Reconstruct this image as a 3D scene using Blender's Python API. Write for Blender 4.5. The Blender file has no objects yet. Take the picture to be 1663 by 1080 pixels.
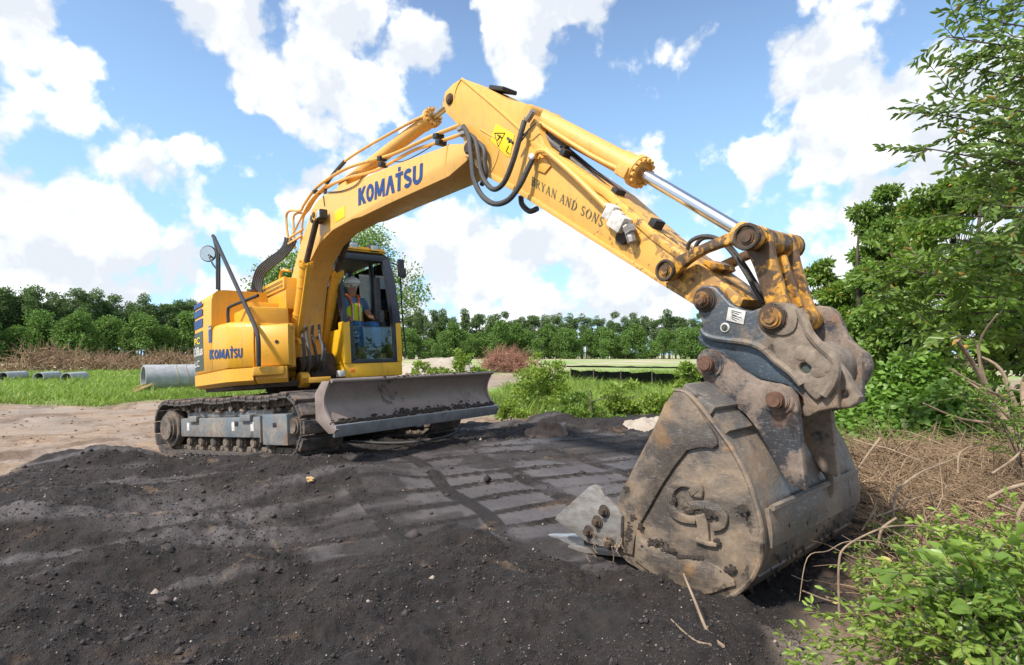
import bpy, bmesh, math, random
import numpy as np
from mathutils import Vector, Matrix, Euler
random.seed(7); rng = np.random.default_rng(11)
S = bpy.context.scene
COL = S.collection
# ------------------------------------------------------------------ camera, sky, sun, exposure
FPX = 923.288; CAM = np.array([8.208, -3.099, 1.323]); YAW = 2.4332; PITCH = 0.0381
cd = bpy.data.cameras.new('camera'); cam = bpy.data.objects.new('camera', cd); COL.objects.link(cam)
cd.sensor_width = 36.0; cd.lens = 36.0*FPX/1663; cd.clip_start = 0.05; cd.clip_end = 3000
cam.location = CAM; cam.rotation_euler = (math.pi/2+PITCH, 0, YAW-math.pi/2)
S.camera = cam
D0 = np.array([math.cos(YAW)*math.cos(PITCH), math.sin(YAW)*math.cos(PITCH), math.sin(PITCH)])
R0 = np.cross(D0, [0, 0, 1]); R0 /= np.linalg.norm(R0); U0 = np.cross(R0, D0)
SUN_EL, SUN_AZ = math.radians(50), math.radians(272)      # direction towards the sun, azimuth counted from +X
S.view_settings.view_transform = 'Standard'; S.view_settings.look = 'None'
S.view_settings.exposure = 0.92; S.view_settings.gamma = 1.0; S.view_settings.use_curve_mapping = False
S.render.engine = 'CYCLES'
sd = bpy.data.lights.new('sun', 'SUN'); sd.energy = 3.3; sd.angle = math.radians(3.5); sd.color = (1, .95, .87)
sun = bpy.data.objects.new('sun', sd); COL.objects.link(sun)
sv = Vector((math.cos(SUN_AZ)*math.cos(SUN_EL), math.sin(SUN_AZ)*math.cos(SUN_EL), math.sin(SUN_EL)))
sun.rotation_euler = sv.to_track_quat('Z', 'Y').to_euler(); sun.location = (0, 0, 30)

def ray(px, py):
    return D0+R0*(px-831.5)/FPX+U0*(540-py)/FPX
def gz(px, py, z=0.0):
    """point of the ground plane z seen at that place of the photograph"""
    d = ray(px, py); return CAM+d*(z-CAM[2])/d[2]
def adist(px, dist, z=0.0):
    d = ray(px, 575); d = d/np.linalg.norm(d[:2]); return np.array([CAM[0]+d[0]*dist, CAM[1]+d[1]*dist, z])
TP, TR = 0.0751, 0.0229
MM = np.array([[math.cos(TP), 0, -math.sin(TP)], [0, 1, 0], [math.sin(TP), 0, math.cos(TP)]]) @ \
     np.array([[1, 0, 0], [0, math.cos(TR), -math.sin(TR)], [0, math.sin(TR), math.cos(TR)]])
CM = MM.T@CAM
def my(px, py, Y):
    """excavator coordinates of a photograph point lying in the vertical plane y=Y of the machine"""
    d = MM.T@ray(px, py); return CM+d*(Y-CM[1])/d[1]
def mx(px, py, X):
    d = MM.T@ray(px, py); return CM+d*(X-CM[0])/d[0]

W = bpy.data.worlds.new('World'); S.world = W; W.use_nodes = True
def build_world():
    nt = W.node_tree; N = nt.nodes; L = nt.links; N.clear()
    out = N.new('ShaderNodeOutputWorld'); bg = N.new('ShaderNodeBackground')
    sky = N.new('ShaderNodeTexSky'); sky.sky_type = 'NISHITA'; sky.sun_disc = False
    sky.sun_elevation = SUN_EL; sky.sun_rotation = math.pi/2-SUN_AZ; sky.air_density = 1.0; sky.dust_density = .6; sky.ozone_density = 1.6
    tc = N.new('ShaderNodeTexCoord'); V = tc.outputs['Generated']
    def math_(op, a, b=None, c=None, clamp=False):
        n = N.new('ShaderNodeMath'); n.operation = op; n.use_clamp = clamp
        for i, x in enumerate((a, b, c)):
            if x is None: continue
            if isinstance(x, (int, float)): n.inputs[i].default_value = x
            else: L.new(x, n.inputs[i])
        return n.outputs[0]
    def noise(scale, det, rough, vec=V, dist=0.0):
        n = N.new('ShaderNodeTexNoise'); n.inputs['Scale'].default_value = scale; n.inputs['Detail'].default_value = det
        n.inputs['Roughness'].default_value = rough; n.inputs['Distortion'].default_value = dist; L.new(vec, n.inputs['Vector'])
        return n
    # warp of the direction gives billowing edges
    w = noise(3.2, 6, .6)
    sub = N.new('ShaderNodeVectorMath'); sub.operation = 'SUBTRACT'; L.new(w.outputs['Color'], sub.inputs[0]); sub.inputs[1].default_value = (.5, .5, .5)
    sc = N.new('ShaderNodeVectorMath'); sc.operation = 'SCALE'; L.new(sub.outputs[0], sc.inputs[0]); sc.inputs['Scale'].default_value = .16
    ad = N.new('ShaderNodeVectorMath'); ad.operation = 'ADD'; L.new(V, ad.inputs[0]); L.new(sc.outputs[0], ad.inputs[1])
    VW = ad.outputs[0]
    # cloud banks: (px, py, radius px, weight)
    blobs = [(60,45,110,1),(-40,20,130,1),(130,110,60,.8),(-60,240,80,.8),
             (370,50,105,1),(500,60,125,1.1),(420,130,85,.9),(600,160,110,.9),(690,110,90,.7),(560,240,90,.8),(500,290,70,.7),(840,20,130,1),(940,10,90,.7),
             (250,60,40,.6),(1130,62,55,.55),(1090,60,40,.4),(230,275,90,.55),(310,280,50,.5),(170,250,60,.4),
             (0,230,70,.9),(0,330,110,1.1),(100,365,95,1.05),(200,405,85,1.05),(320,445,75,1.0),(60,430,110,.8),(450,510,150,.9),(200,500,150,.6),
             (1310,120,95,1.1),(1270,90,60,.8),(1420,185,120,1.1),(1550,200,140,1.15),(1660,240,170,1.2),(1350,230,110,1.0),(1460,330,150,1.1),(1240,260,60,.8),(1230,325,55,.6),(1600,420,180,1.1),(1345,400,55,.6),(1190,345,75,.7),
             (720,400,100,1.0),(850,400,110,1.05),(990,430,130,1.1),(1100,450,120,1.0),(640,370,70,.7),(900,520,180,.9),(680,490,120,.7),(1140,330,55,.8),(1250,490,110,.8),(1400,480,110,.7)]
    acc = None
    for (x, y, r, wt) in blobs:
        d = ray(x, y); ln = np.linalg.norm(d); d = d/ln
        rr = r/FPX/ln
        vd = N.new('ShaderNodeVectorMath'); vd.operation = 'DISTANCE'; L.new(VW, vd.inputs[0]); vd.inputs[1].default_value = tuple(d)
        m = math_('MULTIPLY_ADD', vd.outputs['Value'], -wt/rr/1.25, wt*1.0, clamp=True)
        acc = m if acc is None else math_('SMOOTH_MAX', acc, m, .18)
    # generic banks of the same kind for the rest of the dome
    gen = noise(2.1, 4, .55)
    dot = N.new('ShaderNodeVectorMath'); dot.operation = 'DOT_PRODUCT'; L.new(V, dot.inputs[0]); dot.inputs[1].default_value = tuple(D0)
    outside = math_('MULTIPLY_ADD', dot.outputs['Value'], -4.0, 2.9, clamp=True)
    g2 = math_('MULTIPLY', math_('MULTIPLY_ADD', gen.outputs['Fac'], 5.0, -2.2, clamp=True), outside)
    acc = math_('MAXIMUM', acc, g2)
    fine = noise(7.5, 12, .58)
    big = noise(3.7, 5, .5)
    f = math_('MULTIPLY_ADD', math_('SUBTRACT', fine.outputs['Fac'], .5), 1.7, acc)
    f = math_('MULTIPLY_ADD', math_('SUBTRACT', big.outputs['Fac'], .5), .7, f)
    vo = N.new('ShaderNodeTexVoronoi'); vo.feature = 'F1'; vo.inputs['Scale'].default_value = 9; vo.inputs['Detail'].default_value = 3; vo.inputs['Roughness'].default_value = .6; L.new(VW, vo.inputs['Vector'])
    f = math_('MULTIPLY_ADD', math_('SUBTRACT', 1.06, vo.outputs['Distance']), .55, f)
    mr = N.new('ShaderNodeMapRange'); mr.interpolation_type = 'SMOOTHSTEP'; L.new(f, mr.inputs['Value'])
    mr.inputs['From Min'].default_value = .26; mr.inputs['From Max'].default_value = .54
    # thin milky layer towards the horizon
    sep = N.new('ShaderNodeSeparateXYZ'); L.new(V, sep.inputs[0])
    hz = math_('MULTIPLY_ADD', sep.outputs['Z'], -1.5, .80, clamp=True)
    # cloud shade: thick parts white, undersides grey
    offv = N.new('ShaderNodeVectorMath'); offv.operation = 'ADD'; L.new(V, offv.inputs[0]); offv.inputs[1].default_value = (0, 0, .05)
    up = noise(3.7, 5, .5, offv.outputs[0]); 
    up2 = noise(9, 8, .55, offv.outputs[0]); lo2 = noise(9, 8, .55)
    diff = math_('SUBTRACT', big.outputs['Fac'], up.outputs['Fac'])
    diff2 = math_('SUBTRACT', lo2.outputs['Fac'], up2.outputs['Fac'])
    sh = math_('MULTIPLY_ADD', math_('SUBTRACT', vo.outputs['Distance'], .60), -.25, math_('MULTIPLY_ADD', diff, 1.9, math_('MULTIPLY_ADD', diff2, 1.1, .965)))
    sh = math_('MINIMUM', math_('MAXIMUM', sh, .70), 1.06)
    cc = N.new('ShaderNodeMix'); cc.data_type = 'RGBA'; cc.clamp_factor = True
    L.new(math_('MULTIPLY_ADD', sh, 2.8, -1.96, clamp=True), cc.inputs['Factor'])
    cc.inputs['A'].default_value = (.44, .47, .51, 1); cc.inputs['B'].default_value = (.72, .73, .75, 1)
    # Nishita radiance
    sk = N.new('ShaderNodeVectorMath'); sk.operation = 'SCALE'; L.new(sky.outputs[0], sk.inputs[0]); sk.inputs['Scale'].default_value = 0.125
    tint = N.new('ShaderNodeMix'); tint.data_type = 'RGBA'; L.new(hz, tint.inputs['Factor']); L.new(sk.outputs[0], tint.inputs['A']); tint.inputs['B'].default_value = (.24, .46, .70, 1)
    mx_ = N.new('ShaderNodeMix'); mx_.data_type = 'RGBA'; L.new(mr.outputs[0], mx_.inputs['Factor']); L.new(tint.outputs['Result'], mx_.inputs['A']); L.new(cc.outputs['Result'], mx_.inputs['B'])
    # background strength .1: the cloud layer is scaled to the radiance of the Nishita sky
    s10 = N.new('ShaderNodeVectorMath'); s10.operation = 'SCALE'; L.new(mx_.outputs['Result'], s10.inputs[0]); s10.inputs['Scale'].default_value = 10.0
    L.new(s10.outputs[0], bg.inputs['Color']); bg.inputs['Strength'].default_value = 0.1
    L.new(bg.outputs[0], out.inputs['Surface'])
build_world()

# ------------------------------------------------------------------ numpy noise
def _hash(ix, iy, seed):
    h = (ix.astype(np.int64)*374761393+iy.astype(np.int64)*668265263+seed*1442695041) & 0xffffffff
    h = ((h ^ (h >> 13))*1274126177) & 0xffffffff
    return ((h ^ (h >> 16)) & 0xffff)/65535.0
def vnoise(x, y, seed=0):
    ix = np.floor(x); iy = np.floor(y); fx = x-ix; fy = y-iy
    fx = fx*fx*(3-2*fx); fy = fy*fy*(3-2*fy); ix = ix.astype(np.int64); iy = iy.astype(np.int64)
    a = _hash(ix, iy, seed); b = _hash(ix+1, iy, seed); c = _hash(ix, iy+1, seed); d = _hash(ix+1, iy+1, seed)
    return (a*(1-fx)+b*fx)*(1-fy)+(c*(1-fx)+d*fx)*fy-.5
def fbm(x, y, sc, octv=4, seed=0, gain=.5):
    v = 0; a = 1
    for o in range(octv):
        v = v+a*vnoise(x*sc+o*17.3, y*sc-o*9.1, seed+o); sc *= 2.03; a *= gain
    return v
def sstep(a, b, x):
    t = np.clip((x-a)/(b-a), 0, 1); return t*t*(3-2*t)
def sdist(x, y, poly):
    """signed distance to a polygon, positive inside"""
    P = np.asarray(poly, float); n = len(P); d = np.full(x.shape, 1e9); ins = np.zeros(x.shape, bool)
    for i in range(n):
        ax, ay = P[i][:2]; bx, by = P[(i+1) % n][:2]
        ex, ey = bx-ax, by-ay; t = np.clip(((x-ax)*ex+(y-ay)*ey)/(ex*ex+ey*ey+1e-12), 0, 1)
        d = np.minimum(d, np.hypot(x-ax-t*ex, y-ay-t*ey))
        c = ((ay > y) != (by > y)) & (x < (bx-ax)*(y-ay)/((by-ay)+1e-12)+ax); ins ^= c
    return np.where(ins, d, -d)

# ------------------------------------------------------------------ materials
def M_(name):
    m = bpy.data.materials.new(name); m.use_nodes = True; return m
class NT:
    def __init__(s, m):
        s.m = m; s.nt = m.node_tree; s.N = s.nt.nodes; s.L = s.nt.links
        s.b = s.N['Principled BSDF']; s.tc = s.N.new('ShaderNodeTexCoord')
    def noise(s, scale, det=4, rough=.55, dist=0, stretch=None, coord='Object'):
        n = s.N.new('ShaderNodeTexNoise'); n.inputs['Scale'].default_value = scale; n.inputs['Detail'].default_value = det
        n.inputs['Roughness'].default_value = rough; n.inputs['Distortion'].default_value = dist
        v = s.tc.outputs[coord]
        if stretch:
            mp = s.N.new('ShaderNodeMapping'); mp.inputs['Scale'].default_value = stretch; s.L.new(v, mp.inputs[0]); v = mp.outputs[0]
        s.L.new(v, n.inputs['Vector']); return n.outputs['Fac']
    def rng(s, v, a, b, c=0., d=1., smooth=True):
        n = s.N.new('ShaderNodeMapRange'); s.L.new(v, n.inputs[0])
        if smooth: n.interpolation_type = 'SMOOTHSTEP'
        for i, x in zip((1, 2, 3, 4), (a, b, c, d)): n.inputs[i].default_value = x
        return n.outputs[0]
    def math(s, op, a, b=None, clamp=False):
        n = s.N.new('ShaderNodeMath'); n.operation = op; n.use_clamp = clamp
        for i, x in enumerate((a, b)):
            if x is None: continue
            if isinstance(x, (int, float)): n.inputs[i].default_value = x
            else: s.L.new(x, n.inputs[i])
        return n.outputs[0]
    def mix(s, f, a, b):
        n = s.N.new('ShaderNodeMix'); n.data_type = 'RGBA'
        for k, x in (('Factor', f), ('A', a), ('B', b)):
            if isinstance(x, (int, float)): n.inputs[k].default_value = x
            elif isinstance(x, tuple): n.inputs[k].default_value = (*x, 1) if len(x) == 3 else x
            else: s.L.new(x, n.inputs[k])
        return n.outputs['Result']
    def attr(s, name):
        n = s.N.new('ShaderNodeAttribute'); n.attribute_name = name; return n.outputs['Fac']
    def island(s):
        return s.N.new('ShaderNodeNewGeometry').outputs['Random Per Island']
    def xyz(s, coord='Object'):
        n = s.N.new('ShaderNodeSeparateXYZ'); s.L.new(s.tc.outputs[coord], n.inputs[0]); return n.outputs
    def point(s):
        return s.N.new('ShaderNodeNewGeometry').outputs['Pointiness']
    def set(s, col=None, rough=None, metal=None, bump=None, bstr=.3, bdist=.01):
        for k, v in (('Base Color', col), ('Roughness', rough), ('Metallic', metal)):
            if v is None: continue
            if isinstance(v, (int, float)): s.b.inputs[k].default_value = v
            elif isinstance(v, tuple): s.b.inputs[k].default_value = (*v, 1)
            else: s.L.new(v, s.b.inputs[k])
        if bump is not None:
            n = s.N.new('ShaderNodeBump'); n.inputs['Strength'].default_value = bstr; n.inputs['Distance'].default_value = bdist
            s.L.new(bump, n.inputs['Height']); s.L.new(n.outputs[0], s.b.inputs['Normal'])
        return s.m
MAT = {}
def paint(name, base, wear=None, wearcol=(.035, .025, .018), thr=.62, speck=True, rough=.38, dust=.25):
    n = NT(M_(name))
    big = n.noise(1.3, 5, .6); f2 = n.noise(9, 6, .65); f3 = n.noise(38, 4, .6)
    c = n.mix(n.rng(big, .3, .75), base, tuple(x*.88+.01 for x in base))
    c = n.mix(n.math('MULTIPLY', n.rng(f2, .45, .8), dust), c, (.45, .33, .2))
    streak = n.noise(6, 5, .6, 0, (3, 3, .35))
    scuff = n.noise(5, 7, .7, .8, (1, 1, 2.2)); c = n.mix(n.math('MULTIPLY', n.rng(scuff, .60, .66), .35), c, (.36, .24, .12))
    c = n.mix(n.math('MULTIPLY', n.rng(streak, .52, .75), .32), c, (.22, .13, .05))
    if speck:
        c = n.mix(n.math('MULTIPLY', n.rng(f3, .67, .74), .75), c, (.16, .09, .035))
    if wear is not None:     # worn/greasy area growing along a machine direction: (axis, from, to)
        ax, a, b = wear
        g = n.rng(n.xyz()[ax], a, b)
        w = n.math('ADD', n.noise(7, 8, .68, .3), n.math('MULTIPLY', g, .2))
        m = n.rng(w, thr, thr+.05)
        c = n.mix(n.math('MULTIPLY', m, .93), c, wearcol)
        m2 = n.rng(n.math('ADD', n.noise(18, 6, .6), n.math('MULTIPLY', g, .22)), .66, .74)
        c = n.mix(n.math('MULTIPLY', m2, .6), c, (.12, .06, .03))
    return n.set(c, n.rng(f2, .2, .8, rough-.06, rough+.22), 0, f3, .12, .004)
Y_ = (.74, .375, .025)
MAT['yellow'] = paint('yellow paint', Y_)
MAT['yellow_bright'] = paint('yellow cab paint', (.78, .43, .010), speck=False, dust=.1)
MAT['yellow_boom'] = paint('sun faded yellow boom paint', (.73, .40, .09), dust=.3)
MAT['yellow_arm'] = paint('faded yellow arm paint with grease and chips', (.73, .395, .075), wear=(0, 5.5, 6.7), thr=.71)
MAT['yellow_link'] = paint('worn greasy yellow paint', (.62, .30, .025), wear=(0, 5.0, 6.0), thr=.70)
MAT['yellow_pin'] = paint('worn yellow pin', (.46, .22, .035), wear=(0, 3, 5), thr=.68)
def simple(name, col, rough=.5, metal=0., ns=20, amt=.3, col2=None, bstr=.15, bdist=.004, stretch=None):
    n = NT(M_(name)); f = n.noise(ns, 6, .6, 0, stretch)
    c = n.mix(n.rng(f, .3, .7, 0, 1), col, col2 or tuple(x*(1-amt) for x in col))
    return n.set(c, n.rng(f, .3, .7, rough, min(1, rough+.15)), metal, f, bstr, bdist)
MAT['cab_grey'] = simple('grey cab plastic', (.10, .10, .105), .6)
MAT['packed_soil'] = simple('packed dark soil', (.028, .021, .017), .95, ns=60, col2=(.06, .045, .035), bstr=.8, bdist=.01)
MAT['black'] = simple('matt black metal', (.022, .023, .026), .45)
MAT['frame'] = simple('dark blue grey cab frame', (.025, .030, .042), .4)
MAT['dark'] = simple('dark greasy machinery', (.03, .024, .02), .8, col2=(.09, .06, .04), ns=9)  # near-black base mottled at random with greasy brown
MAT['rubber'] = simple('black rubber hose', (.03, .03, .031), .55, amt=.3, ns=60, col2=(.07, .065, .06))
MAT['chrome'] = simple('chromed rod', (.62, .62, .63), .16, 1.0, ns=3, amt=.1, bstr=0)
MAT['glass_dirty'] = simple('lamp glass', (.55, .58, .58), .12, .2)
MAT['blue_ink'] = simple('blue decal', (.012, .05, .19), .4, amt=.2)
MAT['green_ink'] = simple('dark green lettering', (.045, .085, .055), .5, amt=.2, col2=(.13, .12, .05))
MAT['decal_grey'] = simple('dark grey decal', (.06, .075, .06), .4)
MAT['white'] = simple('dusty white', (.68, .66, .62), .5, col2=(.45, .42, .38), ns=30)
MAT['decal_yellow'] = simple('yellow decal', (.85, .58, .01), .4, amt=.05)
MAT['brown_pin'] = simple('rusty brown pin', (.17, .085, .05), .65, .2, ns=50, col2=(.10, .055, .04))
def muddy(name, steel=(.055, .065, .075), mud=(.24, .17, .12), lo=.45, hi=.6, sc=3.2, rust=(.22, .10, .045), dark=(.03, .022, .018), rough=.7, metal=.25, stretch=(1, 1, 1), scratch=.35, bs=.5, bias=None, mudz=None):
    n = NT(M_(name))
    a = n.noise(sc, 9, .66, .4, stretch); b = n.noise(sc*5, 7, .62); c_ = n.noise(sc*22, 5, .6); d = n.noise(sc*1.7, 7, .6, .2)
    scr = n.noise(28, 4, .6, 0, (1, .6, 9)); s2 = n.noise(22, 5, .65, 0, (10, .6, 1.3))
    stl = n.mix(n.math('MULTIPLY', n.rng(scr, .57, .66), scratch), steel, (.35, .36, .36))
    stl = n.mix(n.math('MULTIPLY', n.rng(s2, .6, .68), scratch), stl, (.38, .36, .33))
    v = n.math('ADD', n.math('MULTIPLY', a, .72), n.math('MULTIPLY', b, .28))
    if bias:
        ax, p, q, amt = bias; v = n.math('ADD', v, n.rng(n.xyz()[ax], p, q, 0, amt))
    m = n.rng(v, lo, hi)
    md = n.mix(n.rng(b, .35, .65), mud, tuple(x*.62 for x in mud)); md = n.mix(n.math('MULTIPLY', n.rng(c_, .5, .75), .35), md, tuple(min(1, x*1.5) for x in mud))
    c = n.mix(m, stl, md)
    c = n.mix(n.math('MULTIPLY', n.rng(d, .55, .68), .5), c, rust)
    c = n.mix(n.math('MULTIPLY', n.rng(n.noise(sc*1.4, 8, .7, .6), .60, .66), .8), c, dark)
    h = n.math('ADD', n.math('MULTIPLY', m, .8), n.math('ADD', n.math('MULTIPLY', b, .6), n.math('MULTIPLY', c_, .35)))
    return n.set(c, n.rng(m, 0, 1, rough-.22, rough+.2), n.rng(m, 0, 1, metal, 0), h, bs, .012)
MAT['coupler'] = muddy('mud caked grey steel', lo=.52, hi=.62, sc=3.5, bias=(0, 6.75, 7.2, .28), mud=(.235, .185, .14), steel=(.075, .085, .095), bs=.35)
MAT['coupler_low'] = muddy('blue grey scraped steel', lo=.56, hi=.7, sc=3, steel=(.055, .075, .095), bias=(0, 6.9, 7.3, .2))
MAT['bucket_side'] = muddy('brown stained bucket steel', steel=(.095, .078, .066), mud=(.31, .228, .155), lo=.41, hi=.60, sc=2.2, rust=(.36, .20, .085), scratch=.4, rough=.6, bs=.22, stretch=(1, 1, 1.5))
MAT['bucket_shell'] = muddy('scraped bucket steel', steel=(.13, .125, .12), mud=(.28, .205, .14), lo=.44, hi=.62, sc=2.4, scratch=.6, rough=.6, rust=(.20, .13, .09), bs=.25)
MAT['bucket_ear'] = muddy('part blackened bucket ear', steel=(.05, .05, .055), mud=(.25, .19, .15), lo=.46, hi=.53, sc=3.4, scratch=.4, bs=.3)
MAT['blade_face'] = muddy('rubbed brown blade steel', steel=(.26, .205, .18), mud=(.32, .25, .215), lo=.35, hi=.7, sc=1.3, scratch=.12, rough=.62, metal=.35, stretch=(.4, .4, 2.2), rust=(.24, .16, .125), bs=.08)
MAT['blade_edge'] = simple('worn bare cutting edge', (.34, .36, .39), .42, .7, ns=7, col2=(.24, .25, .27))
MAT['polished'] = simple('polished worn steel', (.40, .37, .34), .45, .6, ns=10, col2=(.22, .19, .165), stretch=(1, 1, 3))
MAT['tooth'] = simple('bare bright tooth steel', (.62, .62, .62), .35, .8, ns=12, col2=(.45, .45, .45))
MAT['track'] = muddy('muddy track steel', steel=(.10, .085, .07), mud=(.22, .17, .13), lo=.42, hi=.58, sc=5, rough=.75, scratch=.1)
MAT['pad'] = muddy('mud smeared rubber track pad', steel=(.045, .04, .038), mud=(.21, .165, .135), lo=.42, hi=.6, sc=6, rough=.8, scratch=.1, metal=0)
MAT['track_frame'] = muddy('dusty blue grey track frame', steel=(.12, .145, .165), mud=(.30, .25, .20), lo=.40, hi=.62, sc=3, rough=.65, scratch=.4, metal=0, dark=(.08, .08, .09), bs=.25)
def glass(name, tint=(.8, .92, .9), alpha=.22):
    m = M_(name); nt = m.node_tree; N = nt.nodes; N.clear(); o = N.new('ShaderNodeOutputMaterial')
    g = N.new('ShaderNodeBsdfGlossy'); g.inputs['Roughness'].default_value = .02; t = N.new('ShaderNodeBsdfTransparent'); t.inputs['Color'].default_value = (*tint, 1)
    fr = N.new('ShaderNodeFresnel'); fr.inputs['IOR'].default_value = 1.5
    ad = N.new('ShaderNodeMath'); ad.operation = 'ADD'; ad.use_clamp = True; nt.links.new(fr.outputs[0], ad.inputs[0]); ad.inputs[1].default_value = alpha-.1
    mx_ = N.new('ShaderNodeMixShader'); nt.links.new(ad.outputs[0], mx_.inputs[0]); nt.links.new(t.outputs[0], mx_.inputs[1]); nt.links.new(g.outputs[0], mx_.inputs[2])
    nt.links.new(mx_.outputs[0], o.inputs[0]); return m
MAT['glass'] = glass('clear cab glass', (.90, .97, .95), .11)
MAT['glass_dusty'] = glass('greenish lower windscreen', (.80, .90, .87), .13)
def leafmat(name, c1, c2, c3=None, trans=.35, rough=.45):
    m = M_(name); n = NT(m); isl = n.island()
    big = n.noise(.5, 3, .6)
    c = n.mix(isl, c1, c2)
    if c3: c = n.mix(n.rng(isl, .965, .985), c, c3)
    c = n.mix(n.rng(big, .35, .65, 0, .45), c, tuple(x*.55 for x in c1))
    n.b.inputs['Roughness'].default_value = rough; n.L.new(c, n.b.inputs['Base Color'])
    tr = n.N.new('ShaderNodeBsdfTranslucent'); tc = n.mix(.35, c, (.25, .40, .03)); n.L.new(tc, tr.inputs['Color'])
    ms = n.N.new('ShaderNodeMixShader'); ms.inputs[0].default_value = trans
    o = n.N['Material Output']; n.L.new(n.b.outputs[0], ms.inputs[1]); n.L.new(tr.outputs[0], ms.inputs[2]); n.L.new(ms.outputs[0], o.inputs['Surface'])
    return m
MAT['leaf_far'] = leafmat('distant pine foliage', (.095, .155, .055), (.17, .26, .09), trans=.2, rough=.9)
MAT['leaf_far2'] = leafmat('distant broadleaf foliage', (.11, .20, .045), (.17, .29, .06), trans=.25, rough=.9)
MAT['leaf_mid'] = leafmat('mid green foliage', (.14, .25, .045), (.25, .38, .07), (0.352, 0.320, 0.080), trans=.35)
MAT['leaf_near'] = leafmat('glossy near leaves', (.14, .245, .038), (.26, .38, .065), (0.580, 0.319, 0.072), trans=.4, rough=.35)
MAT['leaf_dark'] = leafmat('deep green overhanging leaves', (.12, .20, .045), (.24, .35, .085), (0.600, 0.320, 0.080), trans=.45, rough=.4)
MAT['leaf_vine'] = leafmat('vine leaves', (.10, .20, .028), (.22, .38, .06), trans=.35)
MAT['leaf_weed'] = leafmat('fresh weed leaves', (.20, .31, .04), (.34, .46, .08), (0.562, 0.475, 0.125), trans=.4)
MAT['grass'] = leafmat('field grass', (.17, .28, .04), (.33, .43, .07), (.42, .38, .16), trans=.3, rough=.6)
MAT['bark'] = simple('grey brown bark', (.13, .10, .075), .9, ns=8, col2=(.06, .048, .035), bstr=.5, bdist=.02)
MAT['twig'] = (lambda n: n.set(n.mix(n.island(), (.20, .13, .075), (.36, .25, .15)), .8))(NT(M_('dry twigs')))
MAT['stick'] = simple('dry tan stick', (.34, .25, .165), .85, ns=14, col2=(.19, .135, .09), bstr=.4, bdist=.004)
MAT['brushpile'] = (lambda n: n.set(n.mix(n.island(), (.20, .115, .065), (.40, .27, .17)), .9))(NT(M_('dead brush')))
MAT['brushred'] = (lambda n: n.set(n.mix(n.island(), (.22, .10, .065), (.36, .18, .12)), .9))(NT(M_('reddish dead brush')))
MAT['concrete'] = simple('pale concrete', (.36, .37, .38), .8, ns=4, col2=(.27, .27, .275), bstr=.1)
MAT['wood'] = simple('raw pine blocks', (.55, .36, .17), .7, ns=12, col2=(.40, .25, .11))
MAT['strap'] = simple('tan strap', (.42, .32, .16), .8)
MAT['cloth_black'] = simple('black geotextile', (.028, .030, .034), .75, ns=3, col2=(.05, .052, .058), stretch=(3, 3, .5), bstr=.5, bdist=.05)
MAT['sandheap'] = simple('pale sand', (.38, .33, .27), .95, ns=1.5, col2=(.32, .26, .20), bstr=.5, bdist=.1)
MAT['redearth'] = simple('brown earth', (.19, .135, .10), .95, ns=5, col2=(.09, .06, .045), bstr=.6, bdist=.06)
MAT['skin'] = simple('skin', (.50, .25, .17), .55, amt=.15, bstr=0)
MAT['shirt'] = simple('blue shirt', (.10, .20, .38), .8, amt=.2)
MAT['jeans'] = simple('blue jeans', (.03, .14, .36), .85, ns=30, amt=.35)
MAT['vest'] = simple('hi-vis yellow green', (.62, .85, .03), .7, amt=.08)
MAT['orange'] = simple('orange strip', (.90, .17, .03), .7, amt=.05)
MAT['hat'] = simple('white hard hat', (.80, .80, .78), .35, amt=.04, bstr=0)
MAT['clod'] = (lambda n: n.set(n.mix(n.rng(n.island(), .965, .985), n.mix(n.island(), (.020, .016, .015), (.062, .050, .046)), (.32, .26, .21)), .9))(NT(M_('dark soil clods')))
MAT['clod_brown'] = (lambda n: n.set(n.mix(n.island(), (.20, .14, .095), (.32, .24, .175)), .95))(NT(M_('brown soil clods')))

# ------------------------------------------------------------------ object helpers
def tag(o, label=None, cat=None, group=None, kind=None):
    if label: o['label'] = label
    if cat: o['category'] = cat
    if group: o['group'] = group
    if kind: o['kind'] = kind
    return o
def empty(name, loc=(0, 0, 0), rot=(0, 0, 0)):
    o = bpy.data.objects.new(name, None); o.empty_display_size = .2; COL.objects.link(o); o.location = loc; o.rotation_euler = rot; return o
def link(name, me, mat=None, parent=None, smooth=False):
    o = bpy.data.objects.new(name, me); COL.objects.link(o)
    if mat is not None and not me.materials: me.materials.append(MAT[mat] if isinstance(mat, str) else mat)
    if smooth: me.shade_smooth()
    if parent is not None: o.parent = parent
    return o
def npmesh(name, V, F):
    """V (n,3), F (m,k) with one k"""
    V = np.asarray(V, np.float32); F = np.asarray(F, np.int32); k = F.shape[1]
    me = bpy.data.meshes.new(name); me.vertices.add(len(V)); me.vertices.foreach_set('co', V.ravel())
    me.loops.add(F.size); me.loops.foreach_set('vertex_index', F.ravel())
    me.polygons.add(len(F)); me.polygons.foreach_set('loop_start', np.arange(0, F.size, k, dtype=np.int32))
    try: me.polygons.foreach_set('loop_total', np.full(len(F), k, dtype=np.int32))
    except Exception: pass
    me.update(calc_edges=True); me.validate(); return me
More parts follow.
